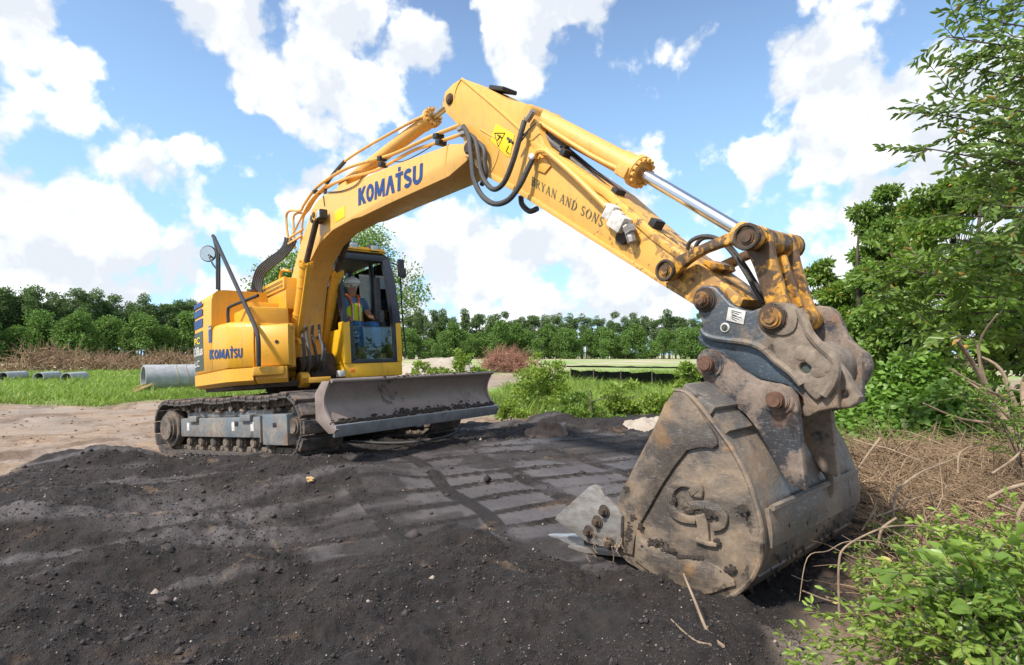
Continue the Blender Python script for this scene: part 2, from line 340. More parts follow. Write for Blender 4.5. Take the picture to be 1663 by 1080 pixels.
class Bm:
    """collects shapes for one mesh"""
    def __init__(s): s.bm = bmesh.new()
    def _bev(s, vs, off, seg=2):
        if off > 0:
            es = list({e for v in vs for e in v.link_edges})
            bmesh.ops.bevel(s.bm, geom=es, offset=off, segments=seg, affect='EDGES', profile=.6)
    def box(s, a, b, bev=.006, rot=None, seg=2):
        a, b_ = np.minimum(a, b).astype(float), np.maximum(a, b).astype(float)
        c = (a+b_)/2; r = bmesh.ops.create_cube(s.bm, size=1)
        M = Matrix.Translation(Vector(c)) @ (rot.to_4x4() if rot is not None else Matrix.Identity(4)) @ Matrix.Diagonal((*(b_-a), 1))
        bmesh.ops.transform(s.bm, matrix=M, verts=r['verts']); s._bev(r['verts'], bev, seg); return s
    def obox(s, c, size, rot, bev=.006):
        c = np.array(c); h = np.array(size)/2
        r = bmesh.ops.create_cube(s.bm, size=1)
        M = Matrix.Translation(Vector(c)) @ rot.to_4x4() @ Matrix.Diagonal((*size, 1))
        bmesh.ops.transform(s.bm, matrix=M, verts=r['verts']); s._bev(r['verts'], bev); return s
    def cyl(s, p0, p1, r0, r1=None, seg=24, bev=0):
        p0 = Vector(p0); p1 = Vector(p1); d = p1-p0; r1 = r0 if r1 is None else r1
        r = bmesh.ops.create_cone(s.bm, cap_ends=True, segments=seg, radius1=r0, radius2=r1, depth=d.length)
        M = Matrix.Translation((p0+p1)/2) @ d.to_track_quat('Z', 'Y').to_matrix().to_4x4()
        bmesh.ops.transform(s.bm, matrix=M, verts=r['verts'])
        if bev > 0:
            caps = [f for f in {f for v in r['verts'] for f in v.link_faces} if len(f.verts) > 4]
            es = list({e for f in caps for e in f.edges}); bmesh.ops.bevel(s.bm, geom=es, offset=bev, segments=2, affect='EDGES')
        return s
    def tube(s, pts, r, seg=8, sub=5, cyc=False, cap=True):
        P = smooth_path(pts, sub) if sub > 1 else [np.array(p, float) for p in pts]
        n = len(P); rr = r if hasattr(r, '__len__') else [r]*n
        if len(rr) != n: rr = np.interp(np.linspace(0, 1, n), np.linspace(0, 1, len(rr)), rr)
        rings = []; up = None
        for i in range(n):
            t = P[min(i+1, n-1)]-P[max(i-1, 0)]; t = t/(np.linalg.norm(t)+1e-9)
            if up is None: up = np.array([0, 0, 1.]) if abs(t[2]) < .9 else np.array([1., 0, 0])
            a = up-t*(up@t); a /= np.linalg.norm(a)+1e-9; up = a; b = np.cross(t, a)
            rings.append([s.bm.verts.new(P[i]+rr[i]*(a*math.cos(k*2*math.pi/seg)+b*math.sin(k*2*math.pi/seg))) for k in range(seg)])
        for i in range(n-1):
            for k in range(seg):
                s.bm.faces.new((rings[i][k], rings[i][(k+1) % seg], rings[i+1][(k+1) % seg], rings[i+1][k]))
        if cap:
            s.bm.faces.new(rings[0][::-1]); s.bm.faces.new(rings[-1])
        return s
    def sph(s, c, r, sc=(1, 1, 1), seg=16, rings=10):
        q = bmesh.ops.create_uvsphere(s.bm, u_segments=seg, v_segments=rings, radius=r)
        bmesh.ops.transform(s.bm, matrix=Matrix.Translation(Vector(c)) @ Matrix.Diagonal((*sc, 1)), verts=q['verts']); return s
    def prism(s, poly, z0, z1, bev=0, seg=2):
        """vertical extrusion of an xy outline"""
        a = [s.bm.verts.new((p[0], p[1], z0)) for p in poly]; b = [s.bm.verts.new((p[0], p[1], z1)) for p in poly]; n = len(poly)
        s.bm.faces.new(a[::-1]); s.bm.faces.new(b)
        for i in range(n): s.bm.faces.new((a[i], a[(i+1) % n], b[(i+1) % n], b[i]))
        if bev > 0:
            es = [e for e in {e for v in a+b for e in v.link_edges}]
            bmesh.ops.bevel(s.bm, geom=es, offset=bev, segments=seg, affect='EDGES')
        return s
    def me(s, name='mesh', smooth=True, ang=35):
        bmesh.ops.recalc_face_normals(s.bm, faces=s.bm.faces[:])
        me = bpy.data.meshes.new(name); s.bm.to_mesh(me); s.bm.free()
        if smooth:
            me.shade_smooth()
            bm = bmesh.new(); bm.from_mesh(me)
            for e in bm.edges:
                if len(e.link_faces) == 2 and e.calc_face_angle(0) > math.radians(ang): e.smooth = False
            bm.to_mesh(me); bm.free()
        return me
    def obj(s, name, mat, parent=None, **k):
        return link(name, s.me(name, **k), mat, parent)
def smooth_path(pts, sub=5, cyc=False):
    P = [np.array(p, float) for p in pts]; n = len(P); out = []
    rngi = range(n) if cyc else range(n-1)
    for i in rngi:
        p0 = P[(i-1) % n] if cyc or i > 0 else P[0]; p1 = P[i]; p2 = P[(i+1) % n]; p3 = P[(i+2) % n] if cyc or i+2 < n else P[-1]
        for k in range(sub):
            t = k/sub; out.append(.5*((2*p1)+(-p0+p2)*t+(2*p0-5*p1+4*p2-p3)*t*t+(-p0+3*p1-3*p2+p3)*t**3))
    if not cyc: out.append(P[-1])
    return out
def plate(name, outline, y0, y1, mat, parent, holes=(), bev=.006, smooth=0, res=1):
    """plate in the xz plane from y0 to y1 with an outline (x,z) and round holes (x,z,r)"""
    cu = bpy.data.curves.new(name, 'CURVE'); cu.dimensions = '2D'; cu.fill_mode = 'BOTH'
    pts = [np.array(p[:2]) for p in outline]
    if smooth: pts = smooth_path(pts, smooth, cyc=True)
    def spl(pp):
        sp = cu.splines.new('POLY'); sp.points.add(len(pp)-1); sp.use_cyclic_u = True
        for q, p in zip(sp.points, pp): q.co = (p[0], p[1], 0, 1)
    spl(pts)
    for (hx, hz, hr) in holes: spl([(hx+hr*math.cos(t), hz+hr*math.sin(t)) for t in np.linspace(0, 2*math.pi, 20, endpoint=False)])
    cu.extrude = max(abs(y1-y0)/2-bev, .0005); cu.bevel_depth = bev; cu.bevel_resolution = res; cu.offset = -bev
    o = bpy.data.objects.new('tmp', cu); COL.objects.link(o)
    me = bpy.data.meshes.new_from_object(o); bpy.data.objects.remove(o); bpy.data.curves.remove(cu)
    # curve plane (x,y) -> (x,z), its z -> -y
    n = len(me.vertices); co = np.empty(n*3, np.float32); me.vertices.foreach_get('co', co); co = co.reshape(-1, 3)
    new = np.stack([co[:, 0], (y0+y1)/2-co[:, 2], co[:, 1]], 1); me.vertices.foreach_set('co', new.ravel())
    bm = bmesh.new(); bm.from_mesh(me); bmesh.ops.remove_doubles(bm, verts=bm.verts[:], dist=1e-5); bmesh.ops.recalc_face_normals(bm, faces=bm.faces[:])
    for f in bm.faces: f.smooth = True
    for e in bm.edges:
        if len(e.link_faces) == 2 and e.calc_face_angle(0) > math.radians(32): e.smooth = False
    bm.to_mesh(me); bm.free(); me.name = name; me.materials.clear()
    return link(name, me, mat, parent)
def xz(L, Y):
    return [tuple(my(x, y, Y)[[0, 2]]) for x, y in L]
def P3(L, Y):
    return [my(x, y, Y) for x, y in L]
# ================================================================== GROUND
def gp_(L, z=.1): return [tuple(gz(x, y, z)[:2]) for x, y in L]
dark_poly = gp_([(-200, 800), (0, 768), (60, 742), (130, 722), (200, 712), (262, 735), (300, 700)], 0)+[(-1.5, 1.6)]+gp_([(560, 668), (700, 672), (815, 684), (850, 694), (940, 690), (1010, 683), (1070, 684), (1150, 715)], .1)+gp_([(1400, 772), (1470, 775), (1512, 795), (1500, 830), (1440, 870), (1400, 900), (1395, 960), (1330, 1010), (1290, 1060), (1250, 1200)], .12)+[(9.5, -3.5), (10, -8), (3, -8)]
smooth_poly = gp_([(520, 925), (500, 880), (560, 820), (540, 780), (640, 745), (760, 735), (860, 722), (960, 712), (1050, 715), (1060, 800), (1010, 900), (1040, 930), (930, 925), (850, 905), (740, 872), (640, 895)], .13)
smooth2_poly = gp_([(150, 830), (300, 800), (450, 800), (520, 830), (420, 880), (330, 885), (200, 850)], .13)
mound_poly = [tuple(gz(x, y, .28)[:2]) for x, y in [(-400, 905), (0, 930), (200, 930), (340, 965), (460, 960), (560, 915), (660, 895), (740, 885), (850, 915), (960, 945), (1100, 985), (1200, 975), (1290, 985), (1250, 1060)]]+[(8.6, -1.6), (9.5, -3), (10, -6), (4, -8)]
bumps = [(170, 930, .12, .32), (60, 850, .09, .40), (290, 860, .05, .25), (480, 775, .10, .38), (560, 790, .11, .42), (620, 800, .07, .35), (370, 760, .06, .35), (120, 728, .12, .8), (170, 728, .10, .5), (250, 760, .06, .5),
         (890, 694, .16, .45), (830, 690, .10, .35), (1100, 706, .10, .8), (1460, 790, .14, .40), (1400, 840, .10, .4), (160, 860, .05, .3), (1150, 1010, .05, .3), (740, 905, .06, .35), (420, 925, .07, .25), (560, 1000, .07, .35), (1350, 950, .08, .3)]
bump_pts = [(*gz(x, y, .1)[:2], a, r) for x, y, a, r in bumps]
def height(x, y):
    base = .075*np.clip(x, -2.6, 2.2)+.02*np.clip(y, -2, 2)-.02
    far = np.hypot(x-1.5, y)
    base = base*(1-sstep(6, 16, far)*1.0)+(-.06)*sstep(6, 16, far)
    base = base-.045*sstep(2.4, 5.0, x)*(1-sstep(6, 12, far))
    md = sdist(x, y, mound_poly); h = base+.25*sstep(-.20, .42, md+.10*fbm(x, y, 1.6, 3, 5))
    for bx, by, a, r in bump_pts:
        h = h+a*np.exp(-((x-bx)**2+(y-by)**2)/(r*r))
    camd = np.hypot(x-CAM[0], y-CAM[1])
    dk = sdist(x, y, dark_poly); dkm = sstep(-.25, .25, dk)
    h = h+.045*dkm*sstep(-.3, .1, dk)
    sm = np.maximum(sdist(x, y, smooth_poly), 0*x-5); smm = sstep(-.10, .12, sm+.06*fbm(x, y, 3, 3, 9))
    near = 1-sstep(9, 18, camd)
    u = x*math.cos(math.radians(165))+y*math.sin(math.radians(165)); v = -x*math.sin(math.radians(165))+y*math.cos(math.radians(165))
    wv = .20*fbm(x, y, .7, 3, 31)
    # track prints: lanes with bar marks in the compacted soil
    gu = np.abs(((u+wv)/.40) % 1-.5)*2; gv = np.abs(((v+wv*1.4)/.78) % 1-.5)*2
    rid = np.maximum(sstep(.80, .97, gu), sstep(.86, .98, gv))*(.6+.8*(fbm(x, y, 2.3, 2, 77)+.5).clip(0, 1))
    h = h+smm*.022*rid*sstep(-.25, .15, fbm(x, y, .9, 3, 58))
    rough = near*(1-smm*.93)
    h = h+near*(1-dkm)*(.05*vnoise(v*.5, u*2.6, 61)+.035*vnoise(v*1.2, u*6, 62)+.05*fbm(x, y, 2.4, 4, 63, .6))
    h = h+rough*(.10*fbm(x, y, 1.1, 3, 1)+.05*(.35-np.abs(fbm(x, y, 2.1, 4, 88)))*dkm+.028*fbm(x, y, 7, 4, 2, .65)*(1+.5*dkm))
    # shallow scrape marks running away on the left
    s2 = sstep(-.3, .3, sdist(x, y, smooth2_poly)+.2*fbm(x, y, 2, 3, 6)); h = h-s2*.03
    rt = vnoise(v*.8+3, u*7.5, 41)+.5*vnoise(v*1.6, u*16, 42)
    h = h+.030*near*(1-smm)*rt*sstep(-6, -1, -np.abs(x-2)-.0*y)*.8
    # right bank rises under the brush
    rb = sdist(x, y, [(6.9, .9), (6.3, 2.6), (5.2, 5), (2.5, 9), (0, 30), (60, 30), (60, -6), (9.4, -3.0), (8.6, -2.0), (7.6, -1.5), (7.5, -1.0), (7.5, -.5), (7.35, .1)])
    h = h+.16*sstep(0, 1.6, rb)+.10*sstep(1.5, 6, rb)*1.0+.5*sstep(4, 14, rb)
    h = h+.05*fbm(x, y, .35, 2, 8)*(1-near)
    # the photographer's own stand stays below the eye
    return h
def hz_(x, y): return float(height(np.array([float(x)]), np.array([float(y)]))[0])
def bars(x, y):
    u = x*math.cos(math.radians(165))+y*math.sin(math.radians(165)); v = -x*math.sin(math.radians(165))+y*math.cos(math.radians(165)); wv = .20*fbm(x, y, .7, 3, 31)
    gu = np.abs(((u+wv)/.40) % 1-.5)*2; gv = np.abs(((v+wv*1.4)/.78) % 1-.5)*2
    return np.maximum(sstep(.66, .80, gu), sstep(.76, .86, gv))*sstep(-.5, -.1, fbm(x, y, 1.7, 3, 77))
def build_ground():
    az0 = YAW; dense = math.radians(50)
    th = np.concatenate([np.linspace(-dense, dense, 640), np.linspace(dense, 2*math.pi-dense, 90)[1:-1]])+az0
    rr = np.concatenate([[0.02, .25, .5, .7], np.geomspace(.9, 14, 330), np.geomspace(14.3, 1500, 90)])
    T, Rr = np.meshgrid(th, rr, indexing='ij'); X = CAM[0]+Rr*np.cos(T); Y = CAM[1]+Rr*np.sin(T); Z = height(X.ravel(), Y.ravel()).reshape(X.shape)
    nT, nR = X.shape; V = np.stack([X, Y, Z], -1).reshape(-1, 3)
    i = np.arange(nT)[:, None]; j = np.arange(nR-1)[None, :]; i2 = (i+1) % nT
    F = np.stack([i*nR+j, i*nR+j+1, i2*nR+j+1, i2*nR+j], -1).reshape(-1, 4)
    me = npmesh('ground', V, F)
    x, y = V[:, 0].astype(float), V[:, 1].astype(float)
    def attr(name, val):
        a = me.attributes.new(name, 'FLOAT', 'POINT'); a.data.foreach_set('value', val.astype(np.float32))
    wob = .22*fbm(x, y, 1.5, 4, 12); camd = np.hypot(x-CAM[0], y-CAM[1])
    attr('dark', sstep(-.16, .12, sdist(x, y, dark_poly)+wob))
    u = x*math.cos(math.radians(165))+y*math.sin(math.radians(165)); v = -x*math.sin(math.radians(165))+y*math.cos(math.radians(165)); wv = .20*fbm(x, y, .7, 3, 31)
    gu = np.abs(((u+wv)/.40) % 1-.5)*2; gv = np.abs(((v+wv*1.4)/.78) % 1-.5)*2
    br = 1-np.maximum(sstep(.66, .80, gu), sstep(.76, .86, gv))*sstep(-.5, -.1, fbm(x, y, 1.7, 3, 77))
    loose = sstep(-.05, .22, fbm(x, y, 1.1, 5, 55, .6)+.25*vnoise(u*1.1, v*5, 56))
    sm = sstep(-.12, .10, sdist(x, y, smooth_poly)+.10*fbm(x, y, 3, 3, 9))*br*(1-.7*loose)
    sm2 = sstep(-.35, .3, sdist(x, y, smooth2_poly)+.35*fbm(x, y, 1.8, 4, 6))*sstep(-.1, .2, vnoise(v*1.2, u*6, 43)+.2)
    streak = sstep(.12, .35, vnoise(v*.6+9, u*5.5, 45)+.35*vnoise(v*1.7, u*14, 46))*.7*(x < 5)
    attr('smooth', np.clip(np.maximum(np.maximum(sm, sm2*.8), streak), 0, 1))
    # grass beyond the bare strip on the left, and the weedy verge on the right of the soil
    gl = sdist(x, y, [tuple(gz(a, b, -.05)[:2]) for a, b in [(-900, 660), (0, 652), (150, 656), (240, 650), (330, 648), (420, 640), (560, 640)]]+[tuple(gz(a, b, -.05)[:2]) for a, b in [(560, 606), (330, 604), (240, 601), (100, 599), (-900, 599)]])
    gr = sdist(x, y, [tuple(gz(a, b, -.02)[:2]) for a, b in [(800, 672), (900, 686), (1000, 684), (1150, 690), (1250, 700), (1390, 700), (1420, 660), (1400, 600), (1150, 592), (930, 592), (900, 615), (795, 630)]])
    attr('grass', np.maximum(sstep(-.5, .5, gl+.8*fbm(x, y, .5, 4, 21)), sstep(-.3, .3, gr+.5*fbm(x, y, .8, 3, 22))))
    attr('sand', sstep(34, 46, camd)*1.0)
    rb = sdist(x, y, [(6.9, 1.0), (6.2, 2.6), (5.0, 5), (3.2, 7.5), (6, 12), (40, 8), (40, -6), (9.4, -3.0), (8.6, -2.0), (7.56, -1.52), (7.42, -1.04), (7.45, -.5), (7.32, .1)])
    attr('litter', sstep(-.2, .3, rb+.3*fbm(x, y, 1.4, 3, 23)))
    n = NT(M_('ground soil')); 
    f1 = n.noise(2.2, 7, .62); f2 = n.noise(14, 7, .68); f3 = n.noise(70, 5, .62); f5 = n.noise(190, 3, .6); f4 = n.noise(.45, 5, .6)
    brown = n.mix(n.rng(f1, .35, .62), (.36, .255, .17), (.23, .15, .09)); brown = n.mix(n.rng(n.noise(.9, 6, .65, .3, (.35, 1, 1)), .5, .58, 0, .7), brown, (.13, .085, .055)); brown = n.mix(n.rng(n.noise(1.1, 6, .6, .4, (1, 1, 1)), .48, .62), brown, (.36, .27, .20)); brown = n.mix(n.math('MULTIPLY', n.rng(f2, .5, .7), .5), brown, (.13, .085, .055))
    brown = n.mix(n.math('MULTIPLY', n.rng(f4, .46, .6), .7), brown, (.30, .245, .20))
    loose_ = n.mix(n.rng(f2, .3, .7), (.009, .007, .006), (.031, .0225, .019)); loose_ = n.mix(n.math('MULTIPLY', n.rng(f1, .52, .72), .45), loose_, (.06, .044, .035))
    loose_ = n.mix(n.rng(f3, .73, .80), loose_, (.22, .19, .16))
    comp = n.mix(n.rng(f1, .3, .7), (.066, .056, .054), (.108, .092, .086)); comp = n.mix(n.math('MULTIPLY', n.rng(f3, .45, .6), .3), comp, (.06, .052, .05))
    dk = n.mix(n.math('MULTIPLY', n.attr('smooth'), n.rng(f2, .25, .55, .65, 1.0)), loose_, comp)
    tan = n.math('MULTIPLY', n.rng(n.noise(1.7, 6, .65, .5, (1, 1, 1)), .60, .68), .55); dk = n.mix(tan, dk, (.19, .12, .07))
    c = n.mix(n.attr('dark'), brown, dk)
    lit = n.mix(n.rng(f2, .35, .65), (.25, .17, .10), (.14, .09, .055)); c = n.mix(n.math('MULTIPLY', n.attr('litter'), n.rng(n.attr('dark'), 0, 1, 1, .15)), c, lit)
    gc = n.mix(n.rng(f1, .35, .65), (.15, .27, .045), (.25, .34, .07)); gc = n.mix(n.rng(f4, .52, .66, 0, .6), gc, (.36, .32, .17)); c = n.mix(n.attr('grass'), c, gc)
    sd_ = n.mix(n.rng(n.noise(.09, 4, .5), .45, .55), (.44, .36, .25), (.20, .30, .07)); c = n.mix(n.math('MULTIPLY', n.attr('sand'), n.rng(n.attr('grass'), 0, 1, 1, .3)), c, sd_)
    inv = n.rng(n.attr('smooth'), 0, 1, 1, .25)
    h = n.math('MULTIPLY', n.math('ADD', n.math('ADD', n.math('MULTIPLY', f2, 1.0), n.math('MULTIPLY', f3, .6)), n.math('MULTIPLY', f5, .25)), inv)
    mat = n.set(c, n.rng(n.attr('smooth'), 0, 1, .95, .62), 0, h, .9, .035)
    o = link('ground', me, mat); me.shade_smooth(); o['kind'] = 'structure'
build_ground()
# loose clods and gravel
OCT_V = np.array([(1, 0, 0), (-1, 0, 0), (0, 1, 0), (0, -1, 0), (0, 0, 1), (0, 0, -.6)], float)
OCT_F = np.array([(0, 2, 4), (2, 1, 4), (1, 3, 4), (3, 0, 4), (2, 0, 5), (1, 2, 5), (3, 1, 5), (0, 3, 5)])
def clods(name, P, R_, mat):
    n = len(P); V = OCT_V[None]*(R_[:, None, None]*rng.uniform(.55, 1.25, (n, 6, 1)))
    a = rng.uniform(0, 6.28, n); c, s = np.cos(a)[:, None], np.sin(a)[:, None]; X = V[..., 0]*c-V[..., 1]*s; Yy = V[..., 0]*s+V[..., 1]*c
    V = np.stack([X, Yy, V[..., 2]*.8], -1)+P[:, None]; F = OCT_F[None]+6*np.arange(n)[:, None, None]
    o = link(name, npmesh(name, V.reshape(-1, 3), F.reshape(-1, 3)), mat); return o
def cam_scatter(n, r0, r1, half=48, power=1.0):
    r = r0*(r1/r0)**(rng.uniform(0, 1, n)**power); t = YAW+np.radians(rng.uniform(-half, half, n)); return CAM[0]+r*np.cos(t), CAM[1]+r*np.sin(t), r
x, y, r = cam_scatter(130000, 1.2, 9)
keep = (sdist(x, y, dark_poly) > -.05) & ((sdist(x, y, smooth_poly) < -.02) | (rng.uniform(0, 1, len(x)) < .10+.9*bars(x, y))) & (fbm(x, y, 2.2, 3, 91) > -.28)
x, y, r = x[keep], y[keep], r[keep]; R_ = (.0018+.0019*r*rng.uniform(.15, 1, len(x))**2.6)*np.where(rng.uniform(0, 1, len(x)) < .015, 2.4, 1); R_ = np.minimum(R_, .03)
R_ = np.where(rng.uniform(0, 1, len(x)) < .012, R_*3.2, R_); o = clods('loose_gravel', np.stack([x, y, height(x, y)+R_*.15], 1), R_, 'clod'); tag(o, 'fine dark crumbs and pebbles over the loose black soil in the foreground', 'gravel', kind='stuff')
x, y, r = cam_scatter(9000, 5, 22)
keep = (sdist(x, y, dark_poly) < 0) & (x < 3) & (sdist(x, y, [(-2.2, -1.6), (2.4, -1.6), (2.4, 1.6), (-2.2, 1.6)]) < 0); x, y, r = x[keep], y[keep], r[keep]
R_ = .004+.0028*r*rng.uniform(0, 1, len(x))**4; o = clods('brown_clods', np.stack([x, y, height(x, y)+R_*.2], 1), R_, 'clod_brown'); tag(o, 'lumps of brown earth on the bare track left of the excavator', 'gravel', kind='stuff')
def lump(name, px, py, r, mat, label, cat, z=.3, sq=.7):
    p = gz(px, py, z); p[2] = hz_(p[0], p[1]); bm = bmesh.new(); bmesh.ops.create_icosphere(bm, subdivisions=3, radius=r); rl = random.Random(int(px))
    for v in bm.verts:
        f = 1+.75*float(fbm(np.array([v.co.x/r*1.3+px]), np.array([v.co.y/r*1.3+v.co.z/r]), 1, 3, 3)[0]); v.co = Vector((v.co.x*f*1.3, v.co.y*f, v.co.z*f*sq))
    me = bpy.data.meshes.new(name); bm.to_mesh(me); bm.free(); o = link(name, me, mat); o.location = (p[0], p[1], p[2]+r*.25); tag(o, label, cat)
lump('soil_clod', 272, 893, .038, 'clod', 'black soil clod lying on the scraped strip left of centre', 'clod', .15)
lump('soil_clod', 266, 966, .03, 'clod', 'small black clod on the near slope, beside an orange tinted patch of soil', 'clod', .28)
lump('stone', 1004-500, 785, .035, 'wood', 'small tan stone half buried in the black mound before the crawler track', 'stone', .2)

# ================================================================== PIPES, MOUNDS, DEBRIS
def pipe(name, c, axis_deg, length, r, wall, label, straps=False, tilt=0):
    e = empty(name, (c[0], c[1], c[2])); e.rotation_euler = (0, tilt, math.radians(axis_deg)); tag(e, label, 'pipe')
    bm = bmesh.new(); n = 48; rings = []
    for x, rad in ((0, r-wall), (0, r), (length, r), (length, r-wall)):
        rings.append([bm.verts.new((x, rad*math.cos(t), r+rad*math.sin(t))) for t in np.linspace(0, 2*math.pi, n, endpoint=False)])
    for i in range(4):
        for k in range(n): bm.faces.new((rings[i][k], rings[i][(k+1) % n], rings[(i+1) % 4][(k+1) % n], rings[(i+1) % 4][k]))
    bmesh.ops.recalc_face_normals(bm, faces=bm.faces[:]); me = bpy.data.meshes.new('barrel'); bm.to_mesh(me); bm.free(); me.shade_smooth(); bm = bmesh.new(); bm.from_mesh(me)
    for ed in bm.edges:
        if len(ed.link_faces) == 2 and ed.calc_face_angle(0) > .6: ed.smooth = False
    bm.to_mesh(me); bm.free(); link('barrel', me, 'concrete', e)
    if straps:
        for x in (length*.42, length*.55):
            b = Bm(); b.tube([(x+.06*math.sin(2*t), (r+.008)*math.cos(t), r+(r+.008)*math.sin(t)) for t in np.linspace(0, 2*math.pi, 25)], .013, 6, 1); b.obj('strap', 'strap', e)
    return e
p = gz(232, 634, -.05); p[2] = hz_(p[0], p[1])-.02
pipe('concrete_pipe', p, 93, 2.6, .50, .07, 'large pale concrete pipe with two straps lying behind the excavator tail', True)
for (px, py, ang, lab) in ((54, 619, -38, 'small concrete pipe in the grass, open end showing, middle one of the row of three'), (99, 621, -38, 'small concrete pipe in the grass, right one of three, nearest the large pipe'), (-4, 619, -38, 'small concrete pipe in the grass cut by the left edge of the photo')):
    p = gz(px+8, py, -.05); p[2] = hz_(p[0], p[1]); pipe('concrete_pipe', p, 158, 2.2, .24, .04, lab)
for k, (dx, rz, ry) in enumerate(((206, .5, .38), (212, .2, .30), (219, .35, .45))):
    p = gz(dx, 636+k, -.05); b = Bm(); b.box((0, -.06, 0), (.62, .06, .07), .008); o = b.obj('wood_block', 'wood'); o.location = (p[0], p[1], hz_(p[0], p[1])+.01); o.rotation_euler = (0, -ry, YAW-math.pi/2+rz)
    tag(o, ('pine wedge board propped at the mouth of the large pipe, leftmost of three', 'pine wedge board propped at the mouth of the large pipe, middle of three', 'pine wedge board propped at the mouth of the large pipe, touching its rim')[k], 'board', 'wood boards at the large pipe')
def heap(name, px0, px1, dist, hgt, depth, mat, label, cat, seed=1, kind='structure', n=60, amp=.25):
    a, b_ = adist(px0, dist), adist(px1, dist); c = (a+b_)/2; w_ = np.linalg.norm(b_-a)/2; ax = (b_-a)/np.linalg.norm(b_-a); ay = np.array([-ax[1], ax[0], 0])
    u, v = np.meshgrid(np.linspace(-1, 1, n), np.linspace(-1, 1, n), indexing='ij'); rr = np.hypot(u, v)
    z = np.clip(1-rr**2, 0, 1)**.8; X = c[0]+ax[0]*u*w_+ay[0]*v*depth; Y = c[1]+ax[1]*u*w_+ay[1]*v*depth
    nz = fbm(X.ravel()+seed*7, Y.ravel(), 2.2/max(w_, .5)*1.4, 5, seed, .6).reshape(X.shape); Z = height(X.ravel(), Y.ravel()).reshape(X.shape)-.04+hgt*z*(1+amp*2*nz)
    V = np.stack([X, Y, Z], -1).reshape(-1, 3); i, j = np.meshgrid(np.arange(n-1), np.arange(n-1), indexing='ij'); F = np.stack([i*n+j, (i+1)*n+j, (i+1)*n+j+1, i*n+j+1], -1).reshape(-1, 4)
    o = link(name, npmesh(name, V, F), mat); o.data.shade_smooth(); tag(o, label, cat, kind=kind); return o
heap('sand_heap', 628, 800, 33, 1.2, 3.0, 'sandheap', 'pale sand heap seen behind the cab and blade', 'heap', 3, 'structure', amp=.12)
heap('earth_heap', 640, 688, 22, .62, 1.4, 'redearth', 'brown earth heap right of the cab', 'heap', 4)
heap('soil_heap', 848, 925, 7.9, .11, .45, 'redearth', 'crumbly brown soil heap at the right end of the blade', 'heap', 5, amp=.6)
heap('sand_heap', 1000, 1100, 8.6, .09, .5, 'sandheap', 'low pale sand heap behind the bucket', 'heap', 6)
def curve_twigs(name, P0, n, L_, r, mat, label, cat, up=.2, kind='stuff', seg=6, curl=.5, droop=.0):
    """many bent twigs in one mesh; P0 (n,3) starting points"""
    rg = np.random.default_rng(len(name)+n); d = rg.normal(size=(n, 3)); d[:, 2] = d[:, 2]*up+up*.6; d /= np.linalg.norm(d, axis=1)[:, None]
    ln = L_*rg.uniform(.35, 1.3, n); V = []; p = P0.copy(); rad = r*rg.uniform(.5, 1.5, n)
    for k in range(seg+1):
        a = np.cross(d, [0, 0, 1.]); a /= np.linalg.norm(a, axis=1)[:, None]+1e-6; b_ = np.cross(d, a); rk = (rad*(1-.7*k/seg))[:, None]
        for t in (0, 2.1, 4.2): V.append(p+a*rk*math.cos(t)+b_*rk*math.sin(t))
        d = d+rg.normal(size=(n, 3))*curl/seg*2.2; d[:, 2] -= droop/seg; d /= np.linalg.norm(d, axis=1)[:, None]; p = p+d*(ln/seg)[:, None]
    V = np.stack(V, 1); F = []
    for k in range(seg):
        for t in range(3): F.append((k*3+t, k*3+(t+1) % 3, k*3+3+(t+1) % 3, k*3+3+t))
    F = np.array(F)[None]+(3*(seg+1))*np.arange(n)[:, None, None]
    o = link(name, npmesh(name, V.reshape(-1, 3), F.reshape(-1, 4)), mat)
    if label: tag(o, label, cat, kind=kind)
    return o
def brush_heap(px0, px1, dist, hgt, n, mat, label, peaks):
    a, b_ = adist(px0, dist), adist(px1, dist); ax = b_-a; t = rng.uniform(0, 1, n*4); t = t[rng.uniform(0, 1.5, n*4) < np.interp(t, np.linspace(0, 1, len(peaks)), peaks)][:n]; n = len(t); hh = np.interp(t, np.linspace(0, 1, len(peaks)), peaks)*hgt
    dirn = np.array([math.cos(YAW), math.sin(YAW)]); dd = rng.normal(0, 1.4, n); P = np.stack([a[0]+ax[0]*t+dirn[0]*dd, a[1]+ax[1]*t+dirn[1]*dd, -.1+hh*rng.uniform(0, .95, n)**.8], 1)
    curve_twigs('brush_pile', P, n, 1.1, .026, mat, label, 'brush pile', .9, None, 5, .6)
brush_heap(-40, 330, 58, 1.35, 3200, 'brushpile', 'long reddish brown pile of dead branches before the left tree line', [.3, .35, .45, 1.5, .8, .75, .9, .6, .5, 1.15, .8, .3])
brush_heap(786, 870, 44, 1.45, 1500, 'brushred', 'reddish dead brush pile in the field right of the blade', [.4, .9, 1.1, 1.0, .9, .7, .3])
